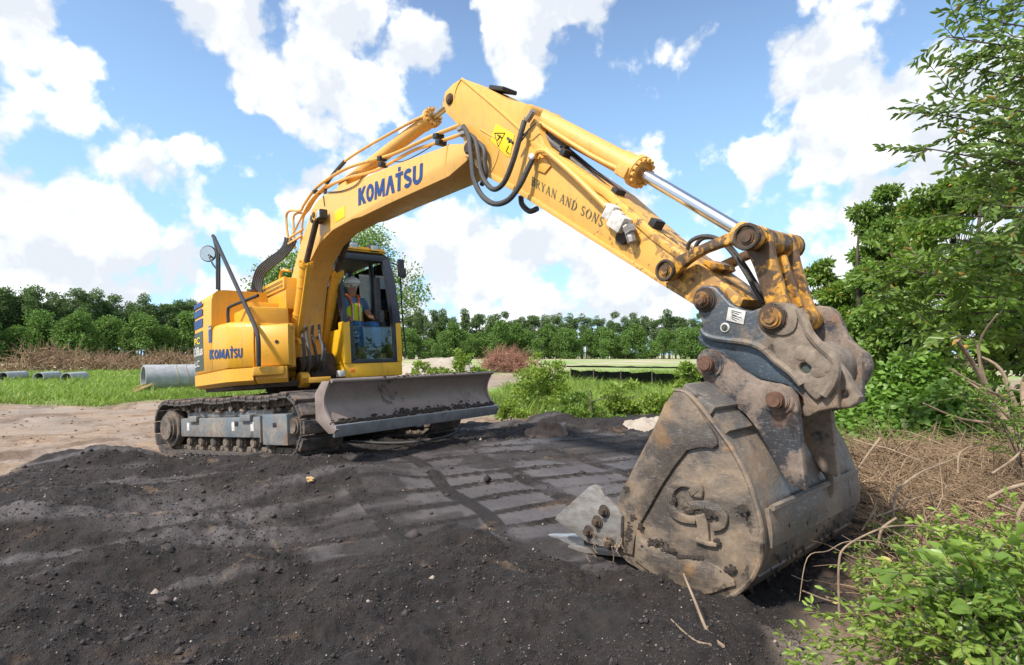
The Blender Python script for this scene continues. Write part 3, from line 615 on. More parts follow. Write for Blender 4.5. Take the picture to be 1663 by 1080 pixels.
# silt fence
def silt(px0, px1, dist0, dist1, hgt, n, label):
    e = empty('silt_fence', tuple(adist(px0, dist0, -.1))); tag(e, label, 'fence'); P = []
    a, b_ = adist(px0, dist0), adist(px1, dist1)
    for k in range(n*4+1):
        t = k/(n*4); q = a+(b_-a)*t; sag = -.05*abs(math.sin(t*n*math.pi)); P.append((q[0]+.1*math.sin(k*1.7), q[1]+.08*math.cos(k*2.1), hgt*(1+.04*math.sin(k*2.3))+sag))
    base = np.array(e.location); bm = bmesh.new(); lo_ = [bm.verts.new(np.array((p[0], p[1], hz_(p[0], p[1])-.05))-base) for p in P]; hi_ = [bm.verts.new(np.array((p[0], p[1], hz_(p[0], p[1])+p[2]))-base) for p in P]
    for i in range(len(P)-1): bm.faces.new((lo_[i], lo_[i+1], hi_[i+1], hi_[i]))
    r = bmesh.ops.solidify(bm, geom=bm.faces[:], thickness=.01); me = bpy.data.meshes.new('fabric'); bm.to_mesh(me); bm.free(); link('fabric', me, 'cloth_black', e, True)
    for k in range(n+1):
        q = np.array(P[k*4]); z = hz_(q[0], q[1]); b = Bm(); b.box(np.array((q[0]-.02, q[1]-.02, z-.1))-base, np.array((q[0]+.02, q[1]+.02, z+q[2]+.05))-base, .003); b.obj('stake', 'bark', e)
silt(925, 1165, 27, 22, .66, 5, 'black silt fence across the green field behind the weeds')
silt(912, 1200, 62, 56, .2, 7, 'low black silt fence far off at the edge of the sandy strip')

# ================================================================== VEGETATION
def leaves_mesh(name, P, D, size, width, fold=.15, rg=rng, jitter=.25, quad=False):
    """leaf blades: point P, direction D, length size; each one two or four triangles folded along its rib"""
    n = len(P); D = D/(np.linalg.norm(D, axis=1)[:, None]+1e-9); rnd = rg.normal(size=(n, 3)); rnd[:, 2] += .8
    S_ = np.cross(D, rnd); S_ /= np.linalg.norm(S_, axis=1)[:, None]+1e-9; N_ = np.cross(S_, D); L_ = (size*rg.uniform(1-jitter, 1+jitter, n))[:, None]; Wd = L_*width
    a = P; t = P+D*L_-N_*L_*.12; l = P+D*L_*.48+S_*Wd*.5+N_*L_*fold*.4; r_ = P+D*L_*.48-S_*Wd*.5+N_*L_*fold*.4
    if quad:
        V = np.stack([a, l, t, r_], 1); F = np.array([(0, 1, 2, 3)])[None]+4*np.arange(n)[:, None, None]; return npmesh(name, V.reshape(-1, 3), F.reshape(-1, 4))
    l2 = P+D*L_*.78+S_*Wd*.36; r2 = P+D*L_*.78-S_*Wd*.36; m = P+D*L_*.5-N_*L_*fold*.3
    V = np.stack([a, l, l2, t, r2, r_, m], 1); F = np.array([(0, 1, 6), (1, 2, 6), (2, 3, 6), (3, 4, 6), (4, 5, 6), (5, 0, 6)])[None]+7*np.arange(n)[:, None, None]
    return npmesh(name, V.reshape(-1, 3), F.reshape(-1, 3))
def lobes_points(lobes, n, rg, shell=.55):
    """points in the outer part of a set of ellipsoid lobes ((x,y,z),(rx,ry,rz))"""
    vol = np.array([l[1][0]*l[1][1]+l[1][2]*l[1][0] for l in lobes]); cnt = rg.multinomial(n, vol/vol.sum()); P = []; D = []
    for l, c in zip(lobes, cnt):
        d = rg.normal(size=(c, 3)); d /= np.linalg.norm(d, axis=1)[:, None]; rad = (1-shell*rg.uniform(0, 1, c)**1.6)*rg.uniform(.85, 1.12, c); P.append(np.array(l[0])+d*rad[:, None]*np.array(l[1])); D.append(d)
    return np.concatenate(P), np.concatenate(D)
def trunk_mesh(h, r, bend, limbs, rg, seg=8):
    b = Bm(); pts = [(0, 0, -.2)]+[(bend*math.sin(k*1.3)*k/5, bend*math.cos(k*1.9)*k/5, h*k/5) for k in range(1, 6)]
    b.tube(pts, [r*1.25, r, r*.85, r*.65, r*.4, r*.18], seg, 2)
    for a, z0, ln, rise in limbs:
        k = z0/h*5; i = int(min(k, 4)); w_ = k-i; q = np.array(pts[i+0])*(1-w_)+np.array(pts[i+1])*w_; q[2] = z0
        e1 = q+np.array([math.cos(a)*ln*.5, math.sin(a)*ln*.5, ln*rise*.35]); e2 = q+np.array([math.cos(a)*ln, math.sin(a)*ln, ln*rise]); b.tube([q, e1, e2], [r*.38, r*.25, r*.08], 5, 2)
    return b.me('trunk')
def far_tree_proto(kind, seed):
    rg = np.random.default_rng(seed); h = 1.0
    lob = []; limbs = []
    if kind == 'pine':
        H = rg.uniform(15, 18); base = H*rg.uniform(.28, .45); n = rg.integers(9, 13)
        for k in range(n):
            t = rg.uniform(0, 1); z = base+(H-base)*t; a = rg.uniform(0, 6.28); rad = (1-.55*t)*rg.uniform(.8, 2.6); lob.append(((rad*math.cos(a), rad*math.sin(a), z), (rg.uniform(1.0, 2.0), rg.uniform(1., 2.0), rg.uniform(.7, 1.4)))); limbs.append((a, z-.5, max(rad, .5), .3))
        lob.append(((0, 0, H-.8), (1.2, 1.2, 1.3))); nl = 2300; sz = .46
    else:
        H = rg.uniform(7, 11); n = rg.integers(9, 14)
        for k in range(n):
            t = rg.uniform(0, 1)**.8; z = .5+(H-1.7)*t; a = rg.uniform(0, 6.28); rad = math.sin(math.pi*(.25+.65*t))*rg.uniform(.6, 2.3); lob.append(((rad*math.cos(a), rad*math.sin(a), z), (rg.uniform(1.3, 2.3), rg.uniform(1.3, 2.3), rg.uniform(1., 1.9)))); limbs.append((a, z*.8, max(rad, .5), .3))
        lob.append(((0, 0, H-1.5), (1.6, 1.6, 1.4))); nl = 2600; sz = .46
    P, D = lobes_points(lob, nl, rg); D = D+rg.normal(size=D.shape)*.7; me = leaves_mesh('crown', P, D, np.full(len(P), sz), .75, rg=rg, quad=True)
    tm = trunk_mesh(H*.96, .17 if kind == 'pine' else .14, .25, limbs[:8], rg, 6); return tm, me, H
protos = {'pine': [far_tree_proto('pine', 100+i) for i in range(6)], 'broadleaf': [far_tree_proto('broadleaf', 200+i) for i in range(6)]}
for k, m in (('pine', 'leaf_far'), ('broadleaf', 'leaf_far2')):
    for tm, cm, H in protos[k]: tm.materials.append(MAT['bark']); cm.materials.append(MAT[m])
def place_tree(kind, i, x, y, s, rz, label, group):
    tm, cm, H = protos[kind][i % 6]; e = empty('pine_tree' if kind == 'pine' else 'broadleaf_tree', (x, y, hz_(x, y)-.1), (0, 0, rz)); e.scale = (s, s, s)
    link('trunk', tm, None, e); link('crown', cm, None, e); tag(e, label, 'tree', group)
rt = random.Random(21)
def treeline(px0, px1, d0, d1, step, kind, rows, sc0, sc1, label, group):
    n = int((px1-px0)/step)
    for r_ in range(rows):
        for k in range(n):
            px = px0+(k+rt.uniform(-.4, .4)+.5*r_)*step; t = (px-px0)/(px1-px0); d = d0+(d1-d0)*t+r_*5+rt.uniform(-4, 4); q = adist(px, d); place_tree(kind, rt.randrange(6), q[0], q[1], (sc0+(sc1-sc0)*t)*(rt.uniform(.86, 1.10) if kind == 'pine' else rt.uniform(.55, 1.25)), rt.uniform(0, 6.28), label, group)
treeline(-60, 480, 128, 140, 11, 'pine', 2, .68, .66, 'tall pine in the dense left tree line behind the dead brush', 'pines in the left tree line')
treeline(-60, 480, 118, 130, 12, 'broadleaf', 1, .80, .76, 'bushy green tree along the foot of the left tree line', 'broadleaf trees in the left tree line')
treeline(660, 1420, 165, 190, 11, 'pine', 2, .74, .76, 'tall thin pine in the distant tree line beyond the field', 'pines in the far tree line')
treeline(640, 1420, 156, 176, 12, 'broadleaf', 2, .82, .82, 'rounded green tree at the foot of the distant tree line', 'broadleaf trees in the far tree line')
treeline(470, 660, 135, 165, 16, 'pine', 1, .66, .7, 'tall pine of the tree line seen between boom and cab', 'pines behind the excavator')
treeline(470, 660, 125, 150, 16, 'broadleaf', 1, .75, .72, 'bushy tree of the tree line seen between boom and cab', 'broadleaf trees behind the excavator')

def leafy_tree(name, base, lobes, nl, size, width, mat, label, cat='tree', trunk=(5, .12), limbs=(), quad=True, seed=1, shell=.6, group=None, droop=.2):
    rg = np.random.default_rng(seed); e = empty(name, (base[0], base[1], hz_(base[0], base[1])-.03)); tag(e, label, cat, group)
    sub = []
    for (c, r_) in lobes:      # break every lobe into small clumps of twigs
        k = max(4, int(r_[0]*r_[2]*9)); d = rg.normal(size=(k, 3)); d /= np.linalg.norm(d, axis=1)[:, None]
        for q in d: f = rg.uniform(.35, 1.0); s_ = rg.uniform(.22, .55)*min(r_); sub.append((tuple(np.array(c)+q*f*np.array(r_)), (s_*1.5, s_*1.5, s_*.8)))
    P, D = lobes_points(sub, nl, rg, shell); P = P+rg.normal(size=P.shape)*.06*np.mean([r_[0] for c, r_ in lobes]); D = D+rg.normal(size=D.shape)*.6; D[:, 2] -= droop
    me = leaves_mesh('crown', P, D, np.full(len(P), size), width, rg=rg, quad=quad); link('crown', me, mat, e)
    lm = list(limbs)
    if not lm:
        for (c, r_) in lobes: lm.append((math.atan2(c[1], c[0]), min(max(c[2]*.55, .3), trunk[0]*.95), max(math.hypot(c[0], c[1]), .3), .35))
    link('trunk', trunk_mesh(trunk[0], trunk[1], .12*trunk[0]/5, lm, rg), 'bark', e)
    tw = np.array([s_[0] for s_ in sub]); rg2 = np.random.default_rng(seed+5); b = Bm()
    for q in tw[rg2.permutation(len(tw))[:60]]:
        a = np.array([q[0]*.25, q[1]*.25, q[2]*.75]); b.tube([a, (a+q)/2+rg2.normal(size=3)*.05, q], [trunk[1]*.12, trunk[1]*.08, trunk[1]*.03], 3, 1, cap=False)
    b.obj('branches', 'bark', e, smooth=False); return e
def L2W(px, dist, z): q = adist(px, dist); return np.array([q[0], q[1], z])
def lobes_px(base, dist, L_):
    """lobes from photograph positions at a distance: (px, py, radius px, depth offset m)"""
    out = []
    for px, py, rp, do in L_:
        q = adist(px, dist+do); dd = dist+do; z = CAM[2]-(py-575)*dd/FPX*1.02; r_ = rp*dd/FPX; out.append(((q[0]-base[0], q[1]-base[1], z-hz_(base[0], base[1])), (r_, r_, r_*.85)))
    return out
# tree standing behind the cab
bs = adist(560, 48); leafy_tree('shade_tree', bs, lobes_px(bs, 48, [(600,395,34,0),(560,420,40,0),(620,430,30,1),(520,440,45,0),(470,455,40,-1),(440,470,34,0),(655,450,26,0),(680,480,22,0),(640,490,34,0),(590,470,45,0),(500,500,50,0),(450,510,30,0),(560,520,50,1),(690,505,12,0),(672,455,14,0)]), 26000, .27, .5, 'leaf_mid', 'spreading green tree standing behind the excavator cab and boom', trunk=(9, .28), seed=3)
# weeds and shrubs of the verge
for (px, py0, py1, dist, nl, sz, m, lab, lob) in (
    (750, 563, 612, 15, 1500, .075, 'leaf_weed', 'upright yellow green bush showing above the blade, nearest its right end', [(750,585,16,0),(745,573,9,0),(757,598,18,0),(738,600,14,0),(765,578,7,0)]),
    (690, 578, 612, 14, 700, .07, 'leaf_weed', 'small yellow green sapling beside the cab above the blade', [(688,592,10,0),(700,603,12,0),(676,606,10,0)]),
    (722, 578, 612, 15, 400, .07, 'leaf_weed', 'low leafy sprig above the middle of the blade', [(724,604,12,0)]),
    (783, 590, 612, 15, 300, .07, 'leaf_weed', 'low leafy sprig at the right corner of the blade', [(784,603,9,0)]),
    (880, 555, 650, 12.5, 3600, .075, 'leaf_weed', 'tallest leafy shrub of the verge between blade and bucket', [(873,575,10,0),(868,590,12,0),(885,600,20,0),(905,590,9,0),(875,622,32,0),(905,625,26,0),(855,640,26,0),(890,645,30,0),(912,606,16,0)]),
    (1000, 620, 680, 10.5, 2600, .065, 'leaf_weed', 'low bushy shrub right of the tall verge shrub', [(1000,640,28,0),(1025,625,14,0),(985,655,26,0),(1020,655,26,0),(1045,650,20,0)]),
    (960, 630, 690, 9.6, 1900, .055, 'leaf_near', 'dark leafy weed clump at the edge of the black soil', [(960,660,22,0),(985,672,20,0),(940,668,18,0),(1005,676,14,0)]),
    (1122, 580, 640, 13, 2100, .07, 'leaf_weed', 'yellow green shrub just left of the bucket coupler', [(1118,600,14,0),(1128,618,20,0),(1112,590,8,0),(1105,625,18,0),(1140,625,16,0)]),
    (930, 620, 680, 11, 1700, .06, 'leaf_mid', 'mid green weed clump in the middle of the verge', [(930,645,22,0),(915,660,20,0),(948,640,16,0)]),
    (1075, 630, 684, 10.5, 1500, .06, 'leaf_weed', 'weedy clump against the top of the bucket', [(1075,650,20,0),(1060,664,16,0),(1095,640,14,0)]),
    (830, 640, 690, 10.5, 1300, .055, 'leaf_weed', 'grassy weed clump beside the right end of the blade', [(830,655,16,0),(848,668,18,0),(820,668,12,0)])):
    bs = adist(px, dist); leafy_tree('shrub', bs, lobes_px(bs, dist, lob), nl, sz, .55, m, lab, 'shrub', (max(.4, (CAM[2]-(py0-575)*dist/FPX)*.8), .016), seed=int(px), droop=-.3)
# grass blades
def grass(name, poly_px, z, n, h, w_, label, mat='grass', r0=3., r1=60, half=50):
    poly = [tuple(gz(a, b, z)[:2]) for a, b in poly_px]; x, y, r = cam_scatter(n*6, r0, r1, half); k = (sdist(x, y, poly)+.3*fbm(x, y, .8, 3, 4) > 0) & (fbm(x, y, .45, 4, 71)+.35*fbm(x, y, 2.5, 3, 72) > -.38); x, y, r = x[k][:n], y[k][:n], r[k][:n]; n = len(x)
    d = rng.normal(size=(n, 3)); d[:, 2] = np.abs(d[:, 2])*.6+1.6; d /= np.linalg.norm(d, axis=1)[:, None]; H = h*rng.uniform(.35, 1.2, n)*(1+1.0*np.clip(fbm(x, y, .8, 3, 73), -.5, 1)); a = rng.uniform(0, 6.28, n); wd = w_*(1+r/14)
    P = np.stack([x, y, height(x, y)-.02], 1); s = np.stack([np.cos(a), np.sin(a), 0*a], 1)*wd[:, None]; mid = P+d*H[:, None]*.55; tip = P+d*H[:, None]; tip[:, :2] += (d[:, :2]*H[:, None])*.8; tip[:, 2] -= H*.08
    V = np.stack([P-s, P+s, mid+s*.7, mid-s*.7, tip], 1); F = np.array([(0, 1, 2), (0, 2, 3), (3, 2, 4)])[None]+5*np.arange(n)[:, None, None]
    o = link(name, npmesh(name, V.reshape(-1, 3), F.reshape(-1, 3)), mat); tag(o, label, 'grass', kind='stuff'); return o
grass('grass', [(-500, 662), (0, 655), (150, 658), (240, 650), (330, 648), (480, 640), (480, 604), (240, 600), (-500, 598)], -.05, 52000, .30, .006, 'bright green grass round the concrete pipes left of the excavator', r0=9, r1=55)
grass('grass', [(800, 668), (860, 684), (1000, 682), (1160, 690), (1400, 700), (1420, 620), (1160, 597), (930, 594), (900, 618), (790, 640)], 0, 90000, .42, .005, 'tall weedy grass between the blade and the bucket', r0=6, r1=40)
# ================================================================== EXCAVATOR (all meshes in machine coordinates: x forward, y left, z up)
EX = empty('excavator', (0, 0, 0), Matrix(MM.tolist()).to_euler())
tag(EX, 'yellow crawler excavator with dozer blade and raised arm over dark soil', 'excavator')
SW = 0.2175; UC = np.array([.0585*math.cos(SW), .0585*math.sin(SW), 0])
RZ = Matrix.Rotation(SW, 4, 'Z'); UM = Matrix.Translation(Vector(UC)) @ RZ
def inU(me):
    me.transform(UM); return me
def ubj(B, name, mat, parent=None, **k):
    return link(name, inU(B.me(name, **k)), mat, parent or EX)
# ---- undercarriage
TRK = 1.5; TR_R = .335; TZ = .40
def track_path(n, sag=.03):
    pts = []
    L = 2*(2*TRK)+2*math.pi*TR_R; ds = L/n
    for i in range(n):
        s = i*ds
        if s < 2*TRK: x = -TRK+s; z = TZ-TR_R; a = math.pi
        elif s < 2*TRK+math.pi*TR_R: t = (s-2*TRK)/TR_R; x = TRK+TR_R*math.sin(t); z = TZ-TR_R*math.cos(t); a = math.pi-t
        elif s < 4*TRK+math.pi*TR_R:
            q = s-2*TRK-math.pi*TR_R; x = TRK-q; z = TZ+TR_R-sag*abs(math.sin(q/(2*TRK)*3*math.pi)); a = 0
        else: t = (s-4*TRK-math.pi*TR_R)/TR_R; x = -TRK-TR_R*math.sin(t); z = TZ+TR_R*math.cos(t); a = -t
        pts.append((x, z, a))
    return pts
b = Bm(); b.box((-.083, -.275, -.012), (.083, .275, .012), .004)
for gx in (-.06, 0, .06): b.box((gx-.012, -.27, .01), (gx+.012, .27, .03), .004)
b.box((-.074, -.268, .012), (.080, .268, .058), .018)
shoe_me = b.me('track_shoe'); shoe_me.materials.append(MAT['pad'])
b = Bm()
for sy in (-.075, .075): b.box((-.10, sy-.022, -.085), (.08, sy+.022, -.012), .012)
b.cyl((-.05, -.11, -.05), (-.05, .11, -.05), .022, seg=10)
chain_me = b.me('chain_link'); chain_me.materials.append(MAT['track'])
rs = random.Random(3)
for side in (-.995, .995):
    for i, (x, z, a) in enumerate(track_path(46)):
        o = link('track_shoe', shoe_me, None, EX)
        o.matrix_local = UM @ Matrix.Translation((x, side+rs.uniform(-.004, .004), z)) @ Matrix.Rotation(a+rs.uniform(-.03, .03), 4, 'Y')
        c = link('chain_link', chain_me, None, o)
    tag(o)
    # track frame: box beam with end plates, covers and mud
    s = -1 if side < 0 else 1; yo = side+s*.20; yi = side-s*.16
    b = Bm(); b.box((-1.18, yi, .27), (.92, yo, .52), .02); b.box((-1.1, yi, .52), (1.1, yo-s*.05, .60), .03)
    f = ubj(b, 'track_frame', 'track_frame')
    b = Bm(); b.box((.95, yi, .19), (1.47, yo+s*.006, .545), .02); b.box((.935, yo-s*.01, .22), (.95, yo+s*.03, .53), .004); ubj(b, 'idler_guard', 'track_frame')
    for hx, hz in ((.35, .44), (1.22, .42)):
        b = Bm(); b.box((hx-.045, yo-s*.02, hz-.03), (hx+.045, yo+s*.009, hz+.03), .012); ubj(b, 'frame_slot', 'black', f)
    for hx in (-.95, .27, .72):
        b = Bm(); b.box((hx-.035, yo-.0, .35), (hx+.035, yo+s*.003, .46), .001); ubj(b, 'sticker', 'white', f)
    for hx in (-.75, .62):
        b = Bm(); b.box((hx-.12, yo-s*.03, .47), (hx+.12, yo+s*.04, .55), .015); ubj(b, 'guide_lug', 'track_frame', f)
    b = Bm(); b.cyl((-1.5, side-.25*s, TZ), (-1.5, side+.27*s, TZ), .20, bev=.03); b.cyl((-1.5, side+.10*s, TZ), (-1.5, side+.20*s, TZ), .27, bev=.01); ubj(b, 'final_drive', 'track')
    b = Bm()
    b.cyl((-1.5, side-.03, TZ), (-1.5, side+.03, TZ), .27, seg=32)
    for k in range(17):
        t = k*2*math.pi/17; b.box((-1.5+.285*math.cos(t)-.022, side-.03, TZ+.285*math.sin(t)-.022), (-1.5+.285*math.cos(t)+.022, side+.03, TZ+.285*math.sin(t)+.022), .006, Matrix.Rotation(-t, 3, 'Y'))
    ubj(b, 'sprocket', 'track')
    b = Bm(); b.cyl((1.5, side-.1, TZ), (1.5, side+.1, TZ), .25, bev=.02); b.cyl((1.5, side-.17, TZ), (1.5, side+.17, TZ), .10, bev=.02); ubj(b, 'idler', 'track')
    for k in range(7):
        x = -1.02+k*.335; b = Bm(); b.cyl((x, side-.17, .20), (x, side+.19, .20), .062, bev=.012); b.cyl((x, side-.12, .20), (x, side-.06, .20), .082); b.cyl((x, side+.06, .20), (x, side+.12, .20), .082, bev=.01); ubj(b, 'track_roller', 'track')
    for x in (-.55, .25):
        b = Bm(); b.cyl((x, side-.12, .63), (x, side+.21, .63), .058, bev=.012); ubj(b, 'carrier_roller', 'track')
        b = Bm(); b.cyl((x, side+.21*s, .63), (x, side+.225*s, .63), .045, bev=.006); ubj(b, 'roller_cap', 'bucket_ear')
    # soil caught on the frame
    bm = Bm()
    for k in range(90):
        x = rs.uniform(-1.15, 1.2); q = rs.uniform(.015, .045); bm.sph((x, side+s*rs.uniform(-.05, .19), .60+rs.uniform(-.02, .05)), q, (1.3, 1, .8), 6, 4)
    o = ubj(bm, 'caked_soil', 'clod_brown', smooth=False); tag(o, kind='stuff')
b = Bm(); b.box((-.75, -.82, .36), (.75, .82, .66), .05); b.box((-.95, -.84, .3), (-.55, .84, .55), .04); b.box((.55, -.84, .3), (.95, .84, .55), .04); b.cyl((0, 0, .62), (0, 0, .80), .62, seg=40, bev=.02)
ubj(b, 'car_body', 'dark')
b = Bm(); b.cyl((0, 0, .79), (0, 0, .90), .52, seg=40, bev=.02); ubj(b, 'slewing_ring', 'dark')
# ---- dozer blade
BX = 2.511; zb, zt = .319, .867; hw = 1.295
prof = []
for t in np.linspace(0, 1, 13):
    z = zb+.10+(zt-zb-.10)*t; x = BX-.045-.20*math.sin(math.pi*min(1, t*1.02))*.55-.02-.07*t+.04*t*t; prof.append((x, z))
def sweep_y(prof_front, thick, y0, y1):
    bm = Bm(); n = len(prof_front); pr = [(x, z) for x, z in prof_front]+[(x-thick, z) for x, z in prof_front[::-1]]
    A = [bm.bm.verts.new((x, y0, z)) for x, z in pr]; B = [bm.bm.verts.new((x, y1, z)) for x, z in pr]
    for i in range(len(pr)):
        j = (i+1) % len(pr); bm.bm.faces.new((A[i], A[j], B[j], B[i]))
    bm.bm.faces.new(A[::-1]); bm.bm.faces.new(B); return bm
bl = ubj(sweep_y(prof, .035, -hw, hw), 'blade', 'blade_face')
b = Bm(); b.obox((BX-.03, 0, zb+.045), (.03, 2*hw+.02, .125), Matrix.Rotation(math.radians(18), 3, 'Y'), .004); ubj(b, 'cutting_edge', 'blade_edge', bl)
for s in (-1, 1):
    pl = [(BX-.035, zb+.02), (BX+.012, zb+.06)]+[(x+.022, z) for x, z in prof]+[(BX-.20, zt+.005), (BX-.33, zt-.12), (BX-.33, zb+.16), (BX-.12, zb+.02)]
    o = plate('end_plate', pl, s*hw-.018, s*hw+.018, 'blade_face', bl); o.data.transform(UM)
b = Bm(); b.tube([(BX-.06, -hw, zt+.0), (BX-.06, hw, zt+.0)], .022, 8, 1); ubj(b, 'top_rail', 'blade_face', bl)
b = Bm(); b.box((BX-.38, -1.2, .50), (BX-.235, 1.2, .62), .01)
ubj(b, 'back_stiffener', 'dark', bl)
for s in (-1, 1):
    b = Bm(); b.tube([(.8, s*.5, .42), (1.6, s*.55, .40), (2.25, s*.62, .45)], .075, 10, 4); ubj(b, 'push_arm', 'dark')
    b = Bm(); b.cyl((1.0, s*.22, .62), (1.75, s*.22, .64), .055, bev=.008); ubj(b, 'blade_cylinder', 'dark')
    b = Bm(); b.cyl((1.7, s*.22, .64), (2.2, s*.22, .655), .028); ubj(b, 'blade_cylinder_rod', 'chrome')
# soil stuck along the foot of the blade
bm = Bm()
for k in range(420):
    y = rs.uniform(-hw, hw); up = abs(rs.gauss(0, .035))*(1.0 if -.5 < y < .9 else .5)
    z = zb+.115+up; bm.sph((BX-.070-up*.5, y, z), rs.uniform(.004, .017), (.4, rs.uniform(1.2, 3), 1), 8, 6)
for k in range(110): bm.sph((BX-.07+rs.uniform(-.02, .02), rs.uniform(-.7, .9), zt+.015), rs.uniform(.008, .022), (1, 1.5, .6), 6, 4)
tag(ubj(bm, 'stuck_soil', 'packed_soil', bl, smooth=False), kind='stuff')
# blade hinge and hose lying under it
b = Bm(); b.tube([(1.4, -.3, .12), (1.9, .1, .06), (2.3, .5, .10), (2.35, .75, .22)], .018, 8); ubj(b, 'hose', 'rubber')

# ---- upper structure plan outline inside the tail circle
RT = 1.485
def plan(y_lo=-1.22, y_hi=1.22, x_lo=-9, x_hi=9, R=RT, n=72):
    pts = []
    for t in np.linspace(0, 2*math.pi, n, endpoint=False):
        x, y = R*math.cos(t), R*math.sin(t); pts.append((min(max(x, x_lo), x_hi), min(max(y, y_lo), y_hi)))
    out = []
    for p in pts:
        if not out or math.hypot(p[0]-out[-1][0], p[1]-out[-1][1]) > .02: out.append(p)
    if math.hypot(out[0][0]-out[-1][0], out[0][1]-out[-1][1]) < .02: out.pop()
    return out
Zc0, Zseam = .905, 1.115
# lower band: rear and right side, front right corner
def band(name, z0, z1, a0, a1, mat, inset_low=0., inset_top=0., thick=.10, n=40, ymax=1.22, R=RT):
    """a curved wall following the tail circle between two angles (degrees)"""
    bm = Bm(); rings = []
    zs = [z0, z0+.05, z1-.03, z1] if inset_low or inset_top else [z0, z1]
    ins = [inset_low, 0, 0, inset_top] if len(zs) == 4 else [0, 0]
    pts = []
    for t in np.radians(np.linspace(a0, a1, n)):
        x, y = R*math.cos(t), R*math.sin(t); pts.append((x, min(max(y, -ymax), ymax)))
    for (x, y) in pts:
        l = math.hypot(x, y); ux, uy = x/l, y/l
        ring = [bm.bm.verts.new((x-ux*i, y-uy*i, z)) for z, i in zip(zs, ins)]
        ring += [bm.bm.verts.new((x-ux*thick, y-uy*thick, z)) for z in (z1, z0)]
        rings.append(ring)
    m = len(rings[0])
    for i in range(len(rings)-1):
        for k in range(m): bm.bm.faces.new((rings[i][k], rings[i][(k+1) % m], rings[i+1][(k+1) % m], rings[i+1][k]))
    bm.bm.faces.new(rings[0][::-1]); bm.bm.faces.new(rings[-1]); return bm
cw = band('c', Zc0, Zseam-.008, 118, 318, 'yellow', .07, .0).obj('counterweight', 'yellow', EX, ang=40)
band('c', Zc0+.005, Zseam-.012, 319, 333, 'yellow', .05, .0).obj('side_skirt', 'yellow', EX, ang=40)
# lip with step under the front right box
b = Bm(); b.box((1.0, -1.02, 1.00), (1.33, -.68, 1.105), .02, Matrix.Rotation(math.radians(-12), 3, 'Z')); b.obj('side_step', 'yellow', EX)
# deck
b = Bm(); b.prism(plan(-1.12, 1.12, -1.3, 1.02, 1.34), .86, .93, 0); b.obj('deck', 'dark', EX)
# rear upper body: hood shell, sloping at its top
def upper_shell(a0, a1, zt_fn, mat, name, n=30, z0=Zseam, round_=.09):
    bm = Bm(); rings = []
    for t in np.radians(np.linspace(a0, a1, n)):
        x, y = RT*math.cos(t)*1., RT*math.sin(t); y = min(max(y, -1.22), 1.22); zt_ = zt_fn(x, y); l = math.hypot(x, y); ux, uy = x/l, y/l
        ring = []
        for z, i in ((z0, .012), (z0+.012, 0), (z0+(zt_-z0)*.5, .0), (zt_-round_*1.6, .012), (zt_-round_*.7, .035), (zt_-round_*.2, .085), (zt_, .17), (zt_+.0, .75), (z0, .75)):
            ring.append(bm.bm.verts.new((x-ux*i, y-uy*i, z)))
        rings.append(ring)
    m = len(rings[0])
    for i in range(len(rings)-1):
        for k in range(m): bm.bm.faces.new((rings[i][k], rings[i][(k+1) % m], rings[i+1][(k+1) % m], rings[i+1][k]))
    bm.bm.faces.new(rings[0][::-1]); bm.bm.faces.new(rings[-1])
    return bm.obj(name, mat, EX, ang=50)

def ztail(x, y):
    a = math.degrees(math.atan2(y, x)) % 360
    return 2.20-.10*max(0, min(1, (225-a)/75))
hood = upper_shell(120, 276, ztail, 'yellow', 'tail_cover')
panel = upper_shell(276.6, 318.5, lambda x, y: 1.735-.06*max(0, x-.2), 'yellow', 'side_door', round_=.05)
tbox = upper_shell(319.3, 334, lambda x, y: 1.625, 'yellow', 'tool_box', round_=.02)
b = Bm(); b.prism([(-1.1, -.95), (.95, -.85), (.95, -.42), (-1.1, -.42)], 1.1, 1.66, .02); b.obj('inner_housing', 'yellow', EX)
b = Bm(); b.box((-1.15, -.95, 1.65), (.10, .25, 2.06), .03); b.box((-.2, -.93, 1.60), (.75, -.42, 1.90), .04); b.obj('engine_hood', 'yellow', EX)
b = Bm(); b.box((.72, -.95, 1.60), (1.0, -.45, 1.66), .02); b.obj('tank_top', 'yellow', EX)
# grille strip with slots along the hood
ga = my(377, 506, -.35); gc = my(462, 487, -.35); gl = Bm(); gl.box((ga[0], -.35, ga[2]-.02), (gc[0], -.31, ga[2]+.15), .006); gl.box((ga[0], -.33, ga[2]-.3), (gc[0], .1, ga[2]+.14), .01); gr = gl.obj('grille', 'yellow', EX)
b = Bm(); b.box((-.008, -.003, -.02), (.008, .003, .02), .002); slot_me = b.me('grille_slot'); slot_me.materials.append(MAT['black'])
nsl = int((gc[0]-ga[0]-.06)/.045)
for k in range(nsl):
    for z in (ga[2]+.03, ga[2]+.09):
        o = link('grille_slot', slot_me, None, gr); o.location = (ga[0]+.04+k*.045, -.352, z)
b = Bm(); b.cyl((-.35, -.55, 2.0), (-.35, -.55, 2.30), .075, bev=.01); b.obj('exhaust_stack', 'brown_pin', EX)
b = Bm(); b.box((-.75, -1.0, 1.9), (-.5, -.75, 2.27), .02); b.obj('hood_post', 'yellow', EX)
# small handrail on the side door (black bar)
b = Bm(); b.tube([(.42, -1.08, 1.72), (.42, -1.08, 1.88), (.50, -1.06, 1.93), (1.0, -.92, 1.98), (1.05, -.9, 1.99)], .020, 10, 4); b.obj('grab_rail', 'black', EX)
